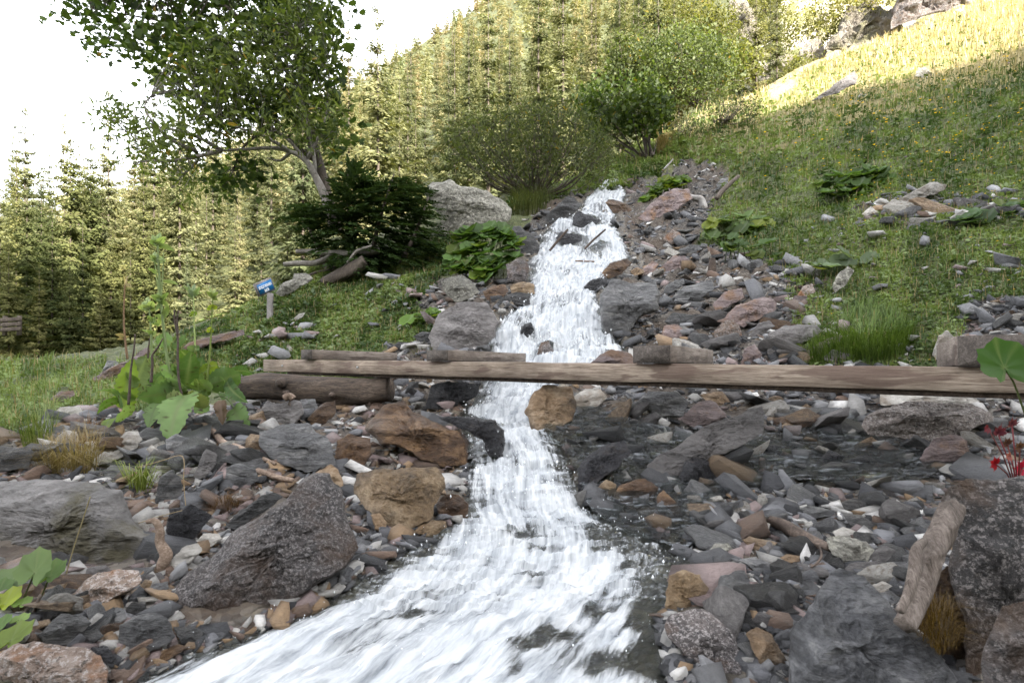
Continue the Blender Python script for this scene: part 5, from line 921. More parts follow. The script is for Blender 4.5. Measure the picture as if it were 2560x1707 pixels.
LEFT = [(38, 372, 42, "slender spruce with thin dark tip at the far left skyline"), (95, 380, 46, "second skyline spruce from the left, half hidden"), (162, 308, 41, "tallest spruce of the left skyline, left of two crowded tops"), (208, 318, 43, "tall spruce with ragged branches, right of two crowded tops"), (0, 430, 38, "dark spruce cut by the left edge of the photo"), (62, 425, 37, "broad spruce in front of the left skyline"), (265, 420, 47, "low skyline spruce between the tall pair and the leafy tree"), (330, 392, 44, "bare branched spruce left of the willow's lowest leaves"), (395, 400, 50, "skyline spruce seen through the willow's lowest leaves"),
        (120, 450, 36, "wide spruce below the tall pair on the left"), (190, 500, 35, "dense spruce in the second row on the left"), (255, 520, 37, "pale green spruce left of the tall flower stems"), (20, 560, 34, "dark low spruce at the left edge above the old fence"), (90, 610, 33, "small pointed spruce beside the valley meadow"), (160, 600, 33, "short spruce at the forest edge left of the dry flower stem"), (230, 640, 33, "short dark spruce behind the dry flower stem"), (300, 570, 36, "spruce directly behind the tall flower stems"), (365, 470, 40, "slim dark spruce above the tall flower stems"), (430, 560, 37, "spruce right of the tall flower stems"), (480, 640, 35, "little dark spruce left of the blue sign"), (540, 480, 42, "yellowish spruce above the blue sign"), (600, 450, 45, "yellowish spruce right above the blue sign"), (450, 430, 52, "spruce under the maple's hanging leaves"), (660, 440, 48, "spruce behind the pale forked trunk's left side")]
tree_n = 0; TP = []
for i, (X, Yt, d, lab) in enumerate(LEFT):
    x = (X * SQ - CX) / F * d; z = float(height(x, d)) - 0.2; zt = CZ + (HZ - Yt * SQ) / F * d; put_tree("spruce_tree", x, d, z, zt - z, lab, None, (9 + i % 6) if X < 420 else i % 9, g_.uniform(0, 6.28), 1.0 if i not in (0, 1, 17) else 0.75); TP.append((x, d))
FORB = [np.array(p, float) * SQ for p in ([(1690, -100), (1730, 90), (1600, 300), (1560, 240), (1620, 120), (1640, -100)], [(915, 160), (990, 120), (1010, 70), (960, 120), (905, 190)])]
def forest_pts():
    """tree feet on the slopes, denser near, one per few metres"""
    out = []
    u = g_.uniform(-1.1, 0.47, 60000); l = g_.uniform(math.log(43), math.log(640), 60000); y = np.exp(l); x = u * y; v = slope(u, l); X = CX + u * F; Y = HZ - v * F; z = CZ + y * v
    keep = ~((u < -0.78) & (y < 48))
    k2 = (u > 0.30) & (y < 75) & (g_.uniform(size=len(u)) < 0.75); keep &= ~k2
    for p in FORB: keep &= ~inside(X, Y, p)
    cell = {}; 
    for (a, b) in TP: cell.setdefault((int(a // 4), int(b // 4)), []).append((a, b))
    for i in np.nonzero(keep)[0]:
        r = 3.9 + y[i] * 0.014; s = 6.0; c = (int(x[i] // s), int(y[i] // s)); bad = False
        for dx in (-2, -1, 0, 1, 2):
            for dy in (-2, -1, 0, 1, 2):
                for (a, b) in cell.get((c[0] + dx, c[1] + dy), ()):
                    if (a - x[i]) ** 2 + (b - y[i]) ** 2 < r * r: bad = True; break
                if bad: break
            if bad: break
        if not bad: cell.setdefault(c, []).append((x[i], y[i])); out.append((x[i], y[i], z[i], u[i]))
    return np.array(out)
FP = forest_pts(); FP = FP[np.argsort(FP[:, 1])]
near = FP[:255]; far = FP[255:]
for i, (x, y, z, u) in enumerate(near):
    X = CX + u * F
    wh = "on the sunlit slope behind the willow shrub" if X > 1050 else ("in the sunlit forest between the leafy tree and the willow shrub" if X > 700 else "in the forest at the foot of the slope on the left")
    h = g_.uniform(9, 22) * (1.0 if u < 0.28 else 0.7); put_tree("spruce_tree", x, y, z - 0.3, h, "sunlit yellow green spruce " + wh, "spruces " + wh, int(g_.integers(9)), g_.uniform(0, 6.28), g_.uniform(0.8, 1.2))
def far_forest():
    low = [spruce_crown(300 + s, Rm=[2.8, 2.2, 3.2][s % 3], nwh=20, nb=7, nsp=6, spl=0.32, taper=0.95, col=WARM if s % 3 else COOL) for s in range(6)]; lower = [spruce_crown(320 + s, Rm=[2.6, 2.1, 3.0][s % 3], nwh=10, nb=5, nsp=2, spl=0.75, col=WARM if s % 3 else COOL) for s in range(6)]
    ac = Acc()
    for x, y, z, u in far:
        V, q, c = (low if y < 190 else lower)[int(g_.integers(6))]; a = g_.uniform(0, 6.28); h = g_.uniform(0.55, 1.2) * (1 if u < 0.28 else 0.7); R_ = np.array([[math.cos(a), -math.sin(a), 0], [math.sin(a), math.cos(a), 0], [0, 0, 1]]); f = g_.uniform(0.9, 1.3)
        ac.add((V @ R_.T) * (h * f, h * f, h) + (x, y, z - 0.4), q, None, c * g_.uniform(0.75, 1.25) * np.array([g_.uniform(0.9, 1.15), 1, 1]))
    return ac.mesh("forest")
print("trees", len(near), len(far))
link("forest", far_forest(), M['needles'], label="distant sunlit conifer forest covering the mountain slope up to the skyline", cat="forest", kind="stuff")
# young dark spruce beside the stream
def near_spruce():
    r = link("young_spruce", None, loc=P(800, 690, 12.8), label="dark bushy young spruce beside the big lichened boulder", cat="spruce"); base = np.array(r.location); dS = 12.8
    out = [(655, 470), (700, 455), (760, 430), (800, 350), (860, 300)]
    poly = np.array([(648, 500), (680, 450), (730, 470), (760, 420), (790, 385), (815, 360), (850, 395), (880, 415), (930, 400), (985, 430), (1010, 500), (1040, 560), (1050, 610), (980, 630), (900, 640), (840, 620), (780, 610), (735, 590), (690, 560), (700, 530)], float) * SQ
    g = np.random.default_rng(77); acc = Acc(); bar_ = Acc()
    stems = [((795, 640), (800, 380)), ((840, 640), (905, 400)), ((760, 630), (690, 470)), ((900, 640), (985, 450))]
    for (a, b) in stems:
        pa = P(a[0] * SQ, a[1] * SQ, dS); pb = P(b[0] * SQ, b[1] * SQ, dS + g.uniform(-0.3, 0.3)); V, q, t = tube(smooth_path([pa, (pa + pb) / 2 + g.normal(0, 0.08, 3), pb], 4), np.linspace(0.07, 0.015, 9), 7); bar_.add(V - base, q, t)
    q_ = sample(poly, 780, g); DD = dS + g.uniform(-1.0, 1.2, 780) * np.clip((q_[:, 1] - 270) / 300, 0.15, 1); Wp = P(q_[:, 0], q_[:, 1], DD); cx = P(810 * SQ, 520 * SQ, dS + 0.1)
    O = []; D = []; L_ = []; C = []
    for i in range(len(Wp)):
        out_ = (Wp[i] - cx) * (1, 1, 0.25); out_ /= np.linalg.norm(out_) + 1e-6; tone = g.uniform()
        bl_ = 0.5; st = Wp[i] - out_ * bl_ * 0.6
        for s in range(9):
            f = s / 8; p = st + out_ * bl_ * f - np.array([0, 0, 0.10 * f]); 
            for sd_ in (-1, 1):
                dr = out_ * 0.8 + sd_ * np.cross(out_, (0, 0, 1)) * g.uniform(0.6, 1.0) + (0, 0, g.uniform(-0.35, 0.2)); dr /= np.linalg.norm(dr); D.append(dr); O.append(p); L_.append(0.17 * (1.1 - 0.6 * f) * g.uniform(0.7, 1.3)); C.append(0.6 * tone + 0.4 * g.uniform())
    O = np.array(O); D = np.array(D); L_ = np.array(L_); N_ = g.normal(size=D.shape) * 0.5 + (0, 0, 1); N_ -= D * (N_ * D).sum(1)[:, None]; N_ /= np.linalg.norm(N_, axis=1)[:, None]
    V = kites(O - base, D, N_, L_, L_ * 0.42, g); C = np.array(C)[:, None]; c = np.array((0.042, 0.075, 0.026)) * C + np.array((0.012, 0.02, 0.011)) * (1 - C)
    acc.add(V.reshape(-1, 3), np.arange(len(V) * 4).reshape(-1, 4), None, np.repeat(c, 4, 0))
    link("crown", acc.mesh("crown"), M['needles'], r); link("stems", bar_.mesh("stems", True), M['bark'], r)
near_spruce()

# ------------------------------------------------------------------ broadleaf trees and shrubs
def leafshape(kind):
    if kind == 'maple':
        a = np.array([(0, 0), (0.28, 0.05), (0.55, 0.02), (0.38, 0.22), (0.62, 0.42), (0.36, 0.45), (0.30, 0.70), (0.14, 0.62), (0, 1.0)]); r = a[1:-1][::-1] * (-1, 1); v = np.vstack([a, r]); n = len(v); v = np.vstack([v, (0, 0.38)]); f = [(n, i, (i + 1) % n) for i in range(n)]
    elif kind == 'lance':
        v = np.array([(0, 0), (0.15, 0.35), (0.12, 0.7), (0, 1.0), (-0.12, 0.7), (-0.15, 0.35)]); f = [(0, 1, 5), (1, 2, 5), (2, 4, 5), (2, 3, 4)]
    elif kind == 'oval':
        v = np.array([(0, 0), (0.32, 0.4), (0.2, 0.8), (0, 1.0), (-0.2, 0.8), (-0.32, 0.4)]); f = [(0, 1, 5), (1, 2, 5), (2, 4, 5), (2, 3, 4)]
    return np.c_[v, 0.12 * np.abs(v[:, 0])], np.array(f)
def leaves(ac, Pts, size, kind, g, c0, c1, hang=0.3, up=0.6, outc=None, tones=None):
    v, f = leafshape(kind); n = len(Pts); D = g.normal(size=(n, 3)); D[:, 2] -= hang * 1.5
    if outc is not None: o = Pts - outc; o /= np.linalg.norm(o, axis=1)[:, None] + 1e-6; D += o * 1.2
    D /= np.linalg.norm(D, axis=1)[:, None]; N_ = g.normal(size=(n, 3)) * (1 - up) + (0, 0, up * 1.6); N_ -= D * (N_ * D).sum(1)[:, None]; N_ /= np.linalg.norm(N_, axis=1)[:, None]; S_ = np.cross(D, N_)
    L_ = size * np.clip(g.lognormal(0, 0.28, n), 0.5, 1.8); V = Pts[:, None] + L_[:, None, None] * (v[None, :, 0:1] * S_[:, None] + v[None, :, 1:2] * D[:, None] + v[None, :, 2:3] * N_[:, None])
    t = (g.uniform(size=n) if tones is None else np.clip(tones + g.normal(0, 0.18, n), 0, 1))[:, None]; c = np.array(c1) * t + np.array(c0) * (1 - t)
    yel = g.uniform(size=n) < 0.008; c[yel] = (0.22, 0.15, 0.02)
    F_ = f[None] + (np.arange(n) * len(v))[:, None, None]; ac.add(V.reshape(-1, 3), None, F_.reshape(-1, 3), np.repeat(c, len(v), 0))
def clumps(polys, n, per, dist, spread, g, sd):
    """leaf positions: clumps inside photograph polygons at a distance, with real depth"""
    Pt = []; Tn = []; Ct = []
    for poly, wgt in polys:
        q = sample(poly, int(n * wgt), g); d = dist + g.uniform(-1, 1, len(q)) * spread; Wc = P(q[:, 0], q[:, 1], d); Ct.append(Wc)
        k = g.poisson(per, len(q)); tn = g.uniform(size=len(q))
        for i in range(len(q)): Pt.append(Wc[i] + g.normal(0, sd, (k[i], 3))); Tn.append(np.full(k[i], tn[i]))
    return np.vstack(Pt), np.concatenate(Tn), np.vstack(Ct)
def twigs(ac, cents, nodes_, g, r0=0.016, base=(0, 0, 0), frac=0.5):
    nodes_ = np.asarray(nodes_); 
    for c in cents[g.uniform(size=len(cents)) < frac]:
        j = np.argmin(((nodes_ - c) ** 2).sum(1) + g.uniform(0, 0.8, len(nodes_))); a = nodes_[j]; m = (a + c) / 2 + g.normal(0, 0.12, 3) * np.linalg.norm(c - a) * 0.5; V, q, t = tube(smooth_path([a, m, c], 3), np.linspace(r0, r0 * 0.3, 7), 5, False); ac.add(V - base, q, t)
# maple (dark, behind) and willow (lighter, in front): trunks side by side
g_ = np.random.default_rng(23); dM, dW = 14.8, 13.4
MP = px('A', [(390, -10), (410, 90), (560, 120), (545, 240), (610, 320), (700, 300), (760, 370), (890, 380), (930, 320), (970, 460), (1050, 560), (1110, 640), (1330, 740), (1500, 850), (1900, 830), (2230, 640), (2200, 440), (2240, 250), (2150, 150), (2250, 100), (2200, 0), (2150, -600), (1500, -800), (600, -500)])
MP2 = px('A', [(1380, 1080), (1410, 1220), (1530, 1250), (1700, 1190), (1710, 1080), (1560, 1040)]); MP3 = px('A', [(2080, 650), (2230, 640), (2320, 700), (2300, 900), (2180, 1010), (2060, 960)])
WP = [(px('A', [(1060, 420), (1200, 250), (1400, 160), (1500, 150), (1700, 130), (1850, 60), (2000, -100), (2150, 100), (2200, 300), (2180, 500), (2230, 650), (2250, 800), (2200, 980), (2050, 960), (1800, 890), (1400, 930), (1250, 950), (1190, 700), (1100, 600)]), 0.76), (px('A', [(1200, 780), (1300, 880), (1290, 990), (1000, 990), (850, 960), (980, 850), (1100, 770)]), 0.08), (px('A', [(625, 790), (720, 690), (850, 680), (1000, 600), (1010, 760), (900, 760), (800, 870), (700, 850)]), 0.045), (px('A', [(820, 1090), (900, 1000), (1000, 1050), (1300, 1010), (1320, 1150), (1220, 1190), (1100, 1100), (960, 1080)]), 0.055), (px('A', [(1080, 1230), (1130, 1100), (1300, 1180), (1290, 1270), (1130, 1290)]), 0.02)]
mr = link("maple_tree", None, loc=P(825, 620, dM), label="dark leaved maple tree spreading over the top left sky", cat="maple"); mb = np.array(mr.location); wr = link("willow_tree", None, loc=P(828, 620, dW), label="lighter green willow tree with pale forked trunk in front of the maple", cat="willow"); wb = np.array(wr.location)
tk = Acc(); tp = P(*px('A', [(2200, 1520), (2140, 1300), (2085, 1080), (2030, 900), (1980, 600), (1940, 300), (1800, -50), (1700, -400)]).T, dM); V, q, t = tube(smooth_path(tp, 4), np.interp(np.linspace(0, 1, 29), [0, .4, 1], [0.16, 0.13, 0.06]), 10, True, 0.08); tk.add(V - mb, q, t)
mnodes = [tp[3], tp[4], tp[5], tp[6], tp[7]]
for pts in ([(1960, 500), (1600, 300), (1100, 150), (600, 60)], [(1990, 700), (1700, 620), (1350, 480), (1050, 420)], [(2020, 880), (1800, 860), (1600, 950), (1520, 1120)], [(1940, 300), (1500, 60), (1000, -100), (700, -200)], [(1980, 600), (2100, 450), (2180, 250)], [(2060, 1000), (2150, 880), (2230, 780)]):
    bp = P(*px('A', pts).T, dM + g_.uniform(-1.3, 1.3)); bp[0] = tp[np.argmin(((tp - bp[0]) ** 2).sum(1))] ; S_ = smooth_path(bp, 4); V, q, t = tube(S_, np.linspace(0.055, 0.015, len(S_)), 7, True, 0.1); tk.add(V - mb, q, t); mnodes += list(S_)
Pt, Tn, Ct = clumps([(MP, 0.92), (MP2, 0.035), (MP3, 0.02)], 620, 16, dM, 1.7, g_, 0.24); la = Acc(); leaves(la, Pt - mb, 0.15, 'maple', g_, (0.02, 0.038, 0.01), (0.075, 0.115, 0.028), hang=0.5, up=0.55, tones=Tn)
twigs(tk, Ct, mnodes, g_, 0.012, mb, 1.0); link("trunk", tk.mesh("trunk", True), M['bark'], mr); link("crown", la.mesh("crown"), M['leaf'], mr)
tk = Acc(); tp = P(*px('A', [(2190, 1500), (2120, 1280), (2060, 1150), (2000, 1050), (1900, 990), (1780, 968), (1620, 975), (1450, 985), (1280, 990)]).T, dW); V, q, t = tube(smooth_path(tp, 4), np.interp(np.linspace(0, 1, 33), [0, .3, 1], [0.12, 0.075, 0.012]), 10, True, 0.08); tk.add(V - wb, q, t); wn = list(tp[3:])
for pts in ([(2060, 1150), (2050, 1000), (2000, 800), (1950, 500), (1920, 200)], [(1990, 1045), (1900, 930), (1750, 800), (1600, 560)], [(1950, 1030), (1830, 1050), (1740, 1030)], [(1900, 990), (1700, 880), (1450, 800), (1300, 700)], [(1450, 985), (1250, 880), (1000, 830), (850, 870), (720, 760)], [(1350, 988), (1150, 1050), (980, 1050), (880, 1070)], [(1280, 990), (1100, 900), (950, 720), (990, 620)], [(1350, 985), (1290, 1050), (1180, 1160), (1120, 1230)], [(2050, 1000), (2120, 800), (2150, 500)]):
    bp = P(*px('A', pts).T, dW + g_.uniform(-0.5, 0.5)); bp[0] = tp[np.argmin(((tp - bp[0]) ** 2).sum(1))]; S_ = smooth_path(bp, 4); V, q, t = tube(S_, np.linspace(0.05, 0.008, len(S_)), 7, True, 0.1); tk.add(V - wb, q, t); wn += list(S_)
Pt, Tn, Ct = clumps(WP, 560, 15, dW, 1.1, g_, 0.2); la = Acc(); leaves(la, Pt - wb, 0.15, 'lance', g_, (0.055, 0.08, 0.018), (0.18, 0.22, 0.065), hang=0.0, up=0.35, tones=Tn)
twigs(tk, Ct, wn, g_, 0.009, wb, 1.0); link("trunk", tk.mesh("trunk", True), M['palebark'], wr); link("crown", la.mesh("crown"), M['leaf'], wr)
def shrub(name, label, base, dist, poly, n, per, leaf, lk, c0, c1, nst, barkm='bark', spread=1.0, sd=0.16, cat="shrub", r0=0.03, group=None, up=0.3, hang=-0.2):
    """many stems fanning out of one foot, leaves in clumps towards their ends"""
    g = np.random.default_rng(len(label) * 7 + n); b = px('d', [base])[0]; o = link(name, None, loc=P(b[0], b[1], dist), label=label, cat=cat, group=group); bo = np.array(o.location); poly = np.array(poly, float) * SQ
    Pt, Tn, Ct = clumps([(poly, 1.0)], n, per, dist, spread, g, sd); la = Acc(); leaves(la, Pt - bo, leaf, lk, g, c0, c1, hang=hang, up=up, tones=Tn); st = Acc(); nd = []
    for c in Ct[g.permutation(len(Ct))[:nst]]:
        s = bo + g.normal(0, 0.18, 3) * (1, 1, 0.2); m = s + (c - s) * 0.5 + np.array([0, 0, -0.10]) * np.linalg.norm(c - s) + g.normal(0, 0.1, 3); S_ = smooth_path([s, m, c], 4); V, q, t = tube(S_, np.linspace(r0, 0.005, len(S_)), 5, False, 0.1); st.add(V - bo, q, t); nd += list(S_[4:])
    twigs(st, Ct, nd, g, 0.008, bo, 0.5); link("stems", st.mesh("stems", True), M[barkm], o); link("crown", la.mesh("crown"), M['leaf'], o)
shrub("willow_shrub", "wide willow shrub with fanning bare stems above the big lichened boulder", (1225, 455), 18.6, [(1010, 350), (1060, 290), (1130, 260), (1200, 245), (1290, 225), (1340, 260), (1400, 300), (1410, 370), (1370, 410), (1300, 400), (1220, 410), (1150, 400), (1080, 400), (1030, 390)], 620, 20, 0.11, 'lance', (0.028, 0.038, 0.012), (0.105, 0.125, 0.045), 75, spread=1.8, sd=0.22)
shrub("alder_tree", "dark green alder with crooked stems right of the willow shrub", (1490, 365), 23, [(1330, 235), (1352, 195), (1388, 178), (1412, 225), (1432, 192), (1472, 172), (1505, 190), (1540, 262), (1505, 302), (1462, 288), (1440, 322), (1412, 275), (1385, 325), (1350, 300)], 250, 16, 0.17, 'oval', (0.025, 0.045, 0.008), (0.085, 0.115, 0.02), 14, spread=1.6, sd=0.22, cat="alder", r0=0.05)
shrub("shrub", "low dark shrub on the grass edge right of the alder", (1660, 280), 24.5, [(1620, 280), (1640, 225), (1690, 215), (1740, 235), (1745, 270), (1700, 275)], 70, 16, 0.11, 'lance', (0.03, 0.04, 0.015), (0.09, 0.10, 0.035), 20, spread=0.8, sd=0.2)
shrub("shrub", "small dark shrub left of the low one at the meadow's edge", (1565, 320), 25, [(1530, 330), (1550, 280), (1600, 275), (1620, 310), (1590, 335)], 60, 16, 0.11, 'lance', (0.03, 0.04, 0.015), (0.08, 0.09, 0.035), 16, spread=0.8, sd=0.2)
shrub("green_tree", "sunlit green tree on the slope right of the alder", (1600, 245), 44, [(1500, 140), (1540, 80), (1600, 75), (1650, 100), (1690, 150), (1660, 215), (1600, 240), (1540, 220), (1510, 190)], 430, 26, 0.2, 'oval', (0.035, 0.055, 0.016), (0.095, 0.12, 0.04), 14, spread=3.2, sd=0.6, cat="tree", r0=0.09)
shrub("green_tree", "sunlit yellow green tree behind the alder", (1440, 235), 46, [(1395, 190), (1420, 110), (1460, 90), (1500, 140), (1500, 200), (1450, 225)], 320, 26, 0.2, 'oval', (0.045, 0.065, 0.018), (0.12, 0.135, 0.045), 8, spread=2.4, sd=0.6, cat="tree", r0=0.09)
shrub("green_shrub", "round sunlit shrub in the gully below the cliff", (1700, 175), 46, [(1650, 160), (1665, 120), (1700, 105), (1735, 130), (1735, 165), (1700, 175)], 160, 24, 0.2, 'oval', (0.06, 0.075, 0.018), (0.16, 0.165, 0.045), 8, spread=1.8, sd=0.5)
for i, (b, dd, po, lab) in enumerate([((1560, 60), 62, [(1480, 40), (1520, -20), (1600, -10), (1620, 40), (1560, 70)], "bright deciduous tree high on the slope, left of the rock gully"), ((1640, 90), 60, [(1600, 60), (1640, 10), (1680, 30), (1690, 80), (1640, 100)], "bright deciduous tree beside the pale rock gully"), ((1790, 120), 66, [(1730, 110), (1760, 40), (1830, 20), (1850, 80), (1800, 130)], "sunlit bushes on the cliff left of the white rock face"), ((1890, 90), 66, [(1840, 90), (1860, 10), (1930, 0), (1950, 60), (1900, 110)], "sunlit bushes on the cliff beside the white rock face"), ((1760, 30), 70, [(1710, 20), (1740, -30), (1800, -30), (1800, 20), (1750, 40)], "sunlit bushes at the top of the cliff"), ((2000, 15), 64, [(1925, 15), (1950, -40), (2050, -45), (2060, 0), (1990, 25)], "sunlit bushes above the white rock face"), ((1830, 185), 60, [(1790, 195), (1810, 150), (1860, 140), (1880, 165), (1840, 190)], "low bushes at the cliff's foot beside the dry gully")]):
    shrub("cliff_bush", lab, b, dd, po, 110, 24, 0.22, 'oval', (0.07, 0.075, 0.02), (0.22, 0.21, 0.06), 6, spread=2.0, sd=0.55, cat="bush", r0=0.06)
# ------------------------------------------------------------------ leafy plants
def broad_leaf(base, tip, width, side, sag=0.12, teeth=9, fold=0.12, seed=0, wavy=0.10, jag=0.28, curl=0.0, n=16):
    """one big leaf from base to tip: midrib fold, toothed wavy edge; side = direction of its breadth"""
    g = np.random.default_rng(seed); base = np.array(base, float); tip = np.array(tip, float); L_ = np.linalg.norm(tip - base); ax = (tip - base) / L_; sd_ = np.array(side, float); sd_ -= ax * (sd_ @ ax); sd_ /= np.linalg.norm(sd_); nn = np.cross(sd_, ax)
    if nn[2] < 0: nn = -nn
    t = np.linspace(0, 1, n * 2); prof = np.sin(np.pi * np.clip(t * 0.93 + 0.07, 0, 1) ** 0.75) ** 0.75; cols = np.linspace(-1, 1, 9); V = []
    for i, a in enumerate(t):
        for c in cols:
            w_ = prof[i] * width / 2 * (1 + (jag * (((a * teeth) % 1) - 0.5) + 0.08 * noise(np.array([a * 7, c, seed]))) * abs(c) ** 3)
            V.append(base + ax * L_ * a + sd_ * c * w_ + nn * (L_ * sag * math.sin(math.pi * a) + fold * abs(c) * w_ + wavy * width * noise(np.array([a * 5, c * 1.6, seed + 0.5])) * abs(c) - curl * L_ * a * a))
    m = len(cols); i = np.arange(len(t) - 1)[:, None] * m; j = np.arange(m - 1)[None]; q = np.stack([i + j, i + j + 1, i + m + j + 1, i + m + j], -1).reshape(-1, 4)
    C = np.ones((len(t) * m, 1)); rib = np.exp(-(np.tile(cols, len(t)) / 0.06) ** 2)[:, None]; vein = (np.abs(((np.repeat(t, m) * 9 - np.abs(np.tile(cols, len(t))) * 1.8) % 1) - 0.5) < 0.09)[:, None] * 0.3
    return np.array(V), q, rib + vein
def leaf_obj(name, parent, args, c, ribc=(0.16, 0.21, 0.09), label=None, stalk=None):
    V, q, r = broad_leaf(**args); off = np.array(parent.location); ac = Acc(); g = np.random.default_rng(args.get('seed', 0)); cc = np.array(c) * (1.4, 1.45, 1.5) * (1 + 0.22 * fbm(V * 14, 9, 3)[:, None]); spot = (noise(V * 60) > 0.72)[:, None]; cc = np.where(spot, np.array((0.06, 0.05, 0.02)), cc); r = np.clip(r, 0, 1)
    ac.add(V - off, q, None, np.clip(cc * (1 - r) + np.array(ribc) * r, 0.005, 1))
    if stalk is not None: Vt, qt, tt = tube(smooth_path(stalk, 4), 0.006, 6); ac.add(Vt - off, qt, tt, ribc)
    return link(name, ac.mesh(name, True), M['leaf'], parent, label=label)
def K(x, y, d): return P(*px('K', [(x, y)])[0], d)
tp_ = link("thistle_plant", None, loc=K(470, 1200, 4.25), label="tall pale stemmed thistle plant with large toothed leaves beside the bridge", cat="plant")
LV = [((160, 1290), (235, 935), 120, (1, .3, 0), -0.05, (0.11, 0.165, 0.03), 4.3), ((230, 1130), (325, 925), 140, (1, -.2, 0), .03, (0.075, 0.10, 0.045), 4.45), ((150, 1290), (-70, 1180), 95, (0.2, -.9, .5), .35, (0.085, 0.135, 0.05), 4.15), ((560, 1190), (262, 1215), 150, (.1, -.5, .9), .06, (0.10, 0.15, 0.055), 4.1), ((610, 1195), (490, 1525), 195, (1, -.15, 0), .10, (0.105, 0.16, 0.055), 3.95), ((560, 1080), (415, 1000), 110, (-.4, -.3, .8), .05, (0.09, 0.15, 0.03), 4.3),
      ((600, 1150), (640, 890), 150, (1, .5, 0), -.06, (0.055, 0.095, 0.025), 4.35), ((640, 1150), (720, 930), 150, (1, -.3, .1), .05, (0.06, 0.10, 0.04), 4.45), ((760, 1130), (985, 1050), 140, (.3, -.4, .9), .14, (0.095, 0.145, 0.045), 4.2), ((890, 1100), (1035, 1250), 90, (.7, -.2, .6), .14, (0.055, 0.10, 0.035), 4.2), ((935, 1285), (1060, 1475), 140, (1, -.2, .5), .10, (0.12, 0.175, 0.06), 4.05), ((700, 1290), (640, 1165), 120, (1, -.1, .1), .05, (0.15, 0.165, 0.075), 4.05), ((405, 1255), (340, 1430), 90, (1, .2, .1), .08, (0.12, 0.17, 0.06), 4.05), ((245, 1290), (105, 1385), 100, (.5, -.3, .9), .06, (0.12, 0.17, 0.06), 4.05), ((95, 1360), (40, 1450), 70, (1, .2, .2), .1, (0.12, 0.16, 0.04), 4.1), ((930, 1030), (1065, 1050), 60, (.2, -.6, .7), .1, (0.06, 0.11, 0.03), 4.4), ((470, 1240), (620, 1270), 120, (.1, -.5, .9), .1, (0.13, 0.16, 0.07), 4.0), ((150, 1230), (-20, 1330), 60, (.2, -.6, .7), .2, (0.09, 0.14, 0.03), 4.2), ((520, 1100), (330, 1100), 110, (.1, -.6, .8), .08, (0.09, 0.14, 0.05), 4.45), ((700, 1060), (820, 970), 70, (.5, -.5, .6), .1, (0.12, 0.16, 0.02), 4.3), ((500, 830), (390, 800), 85, (.2, -.4, .8), .15, (0.09, 0.14, 0.07), 4.3), ((505, 860), (600, 780), 40, (.2, -.4, .8), .1, (0.09, 0.14, 0.06), 4.3), ((640, 960), (560, 880), 80, (1, .4, .4), .0, (0.05, 0.09, 0.02), 4.5)]
for i, (a, b, w_, sd_, sg_, c, d) in enumerate(LV):
    st = None
    if i == 10: st = [K(800, 1215, 4.2), K(850, 1205, 4.18), K(900, 1230, 4.12), K(935, 1285, 4.05)]
    ha = float(hit(*px('K', [a])[0])); hb = float(hit(*px('K', [b])[0])); leaf_obj("leaf", tp_, dict(base=K(*a, min(d + 0.06, ha - 0.04)), tip=K(*b, min(d - 0.06, hb - 0.10)), width=w_ * 1.3 * 0.3571 / F * d, side=sd_, sag=sg_, seed=i + 1), c, stalk=st)
def stem(parent, pts, r, c, d, name="stem"):
    W = np.array([K(x, y, d) for x, y in pts]); V, q, t = tube(smooth_path(W, 5), np.linspace(r, r * 0.55, (len(pts) - 1) * 5 + 1), 7, True, 0.08); ac = Acc(); ac.add(V - np.array(parent.location), q, t, c); return link(name, ac.mesh(name, True), M['leaf'], parent)
gx = np.random.default_rng(91)
for i in range(26):
    x0, y0 = gx.uniform(180, 900), gx.uniform(1120, 1260); an = gx.uniform(0, 6.28); ln = gx.uniform(90, 190); x1, y1 = x0 + ln * math.cos(an), y0 + ln * 0.7 * math.sin(an); ha = float(hit(*px('K', [(x0, y0)])[0])); hb = float(hit(*px('K', [(x1, y1)])[0])); d = gx.uniform(4.0, 4.4)
    leaf_obj("leaf", tp_, dict(base=K(x0, y0, min(d + .04, ha - .04)), tip=K(x1, y1, min(d - .05, hb - .1)), width=gx.uniform(60, 120) * 0.3571 / F * d, side=(-math.sin(an), -.5, .7 * abs(math.cos(an)) + .2), sag=gx.uniform(.05, .2), seed=300 + i), np.array((0.10, 0.15, 0.045)) * gx.uniform(0.6, 1.3))
PS = (0.30, 0.36, 0.17)
def cluster(parent, x, y, d, items, c=(0.20, 0.25, 0.10)):
    for k, (dx, dy, w_) in enumerate(items): leaf_obj("leaf", parent, dict(base=K(x, y, d), tip=K(x + dx, y + dy, d + (k % 3 - 1) * 0.05), width=w_ * 0.3571 / F * d, side=(.4, -.6, .8) if abs(dx) > abs(dy) else (1, .2, .2), sag=.12, seed=int(x + y + k), jag=0.25, teeth=6), np.array(c) * (0.8 + 0.13 * (k % 4)))
stem(tp_, [(485, 1050), (465, 900), (445, 720), (425, 500), (412, 300), (405, 150)], 0.013, PS, 4.3)
stem(tp_, [(430, 560), (400, 400), (385, 260)], 0.008, PS, 4.32); stem(tp_, [(430, 520), (440, 350), (445, 200)], 0.006, PS, 4.28)
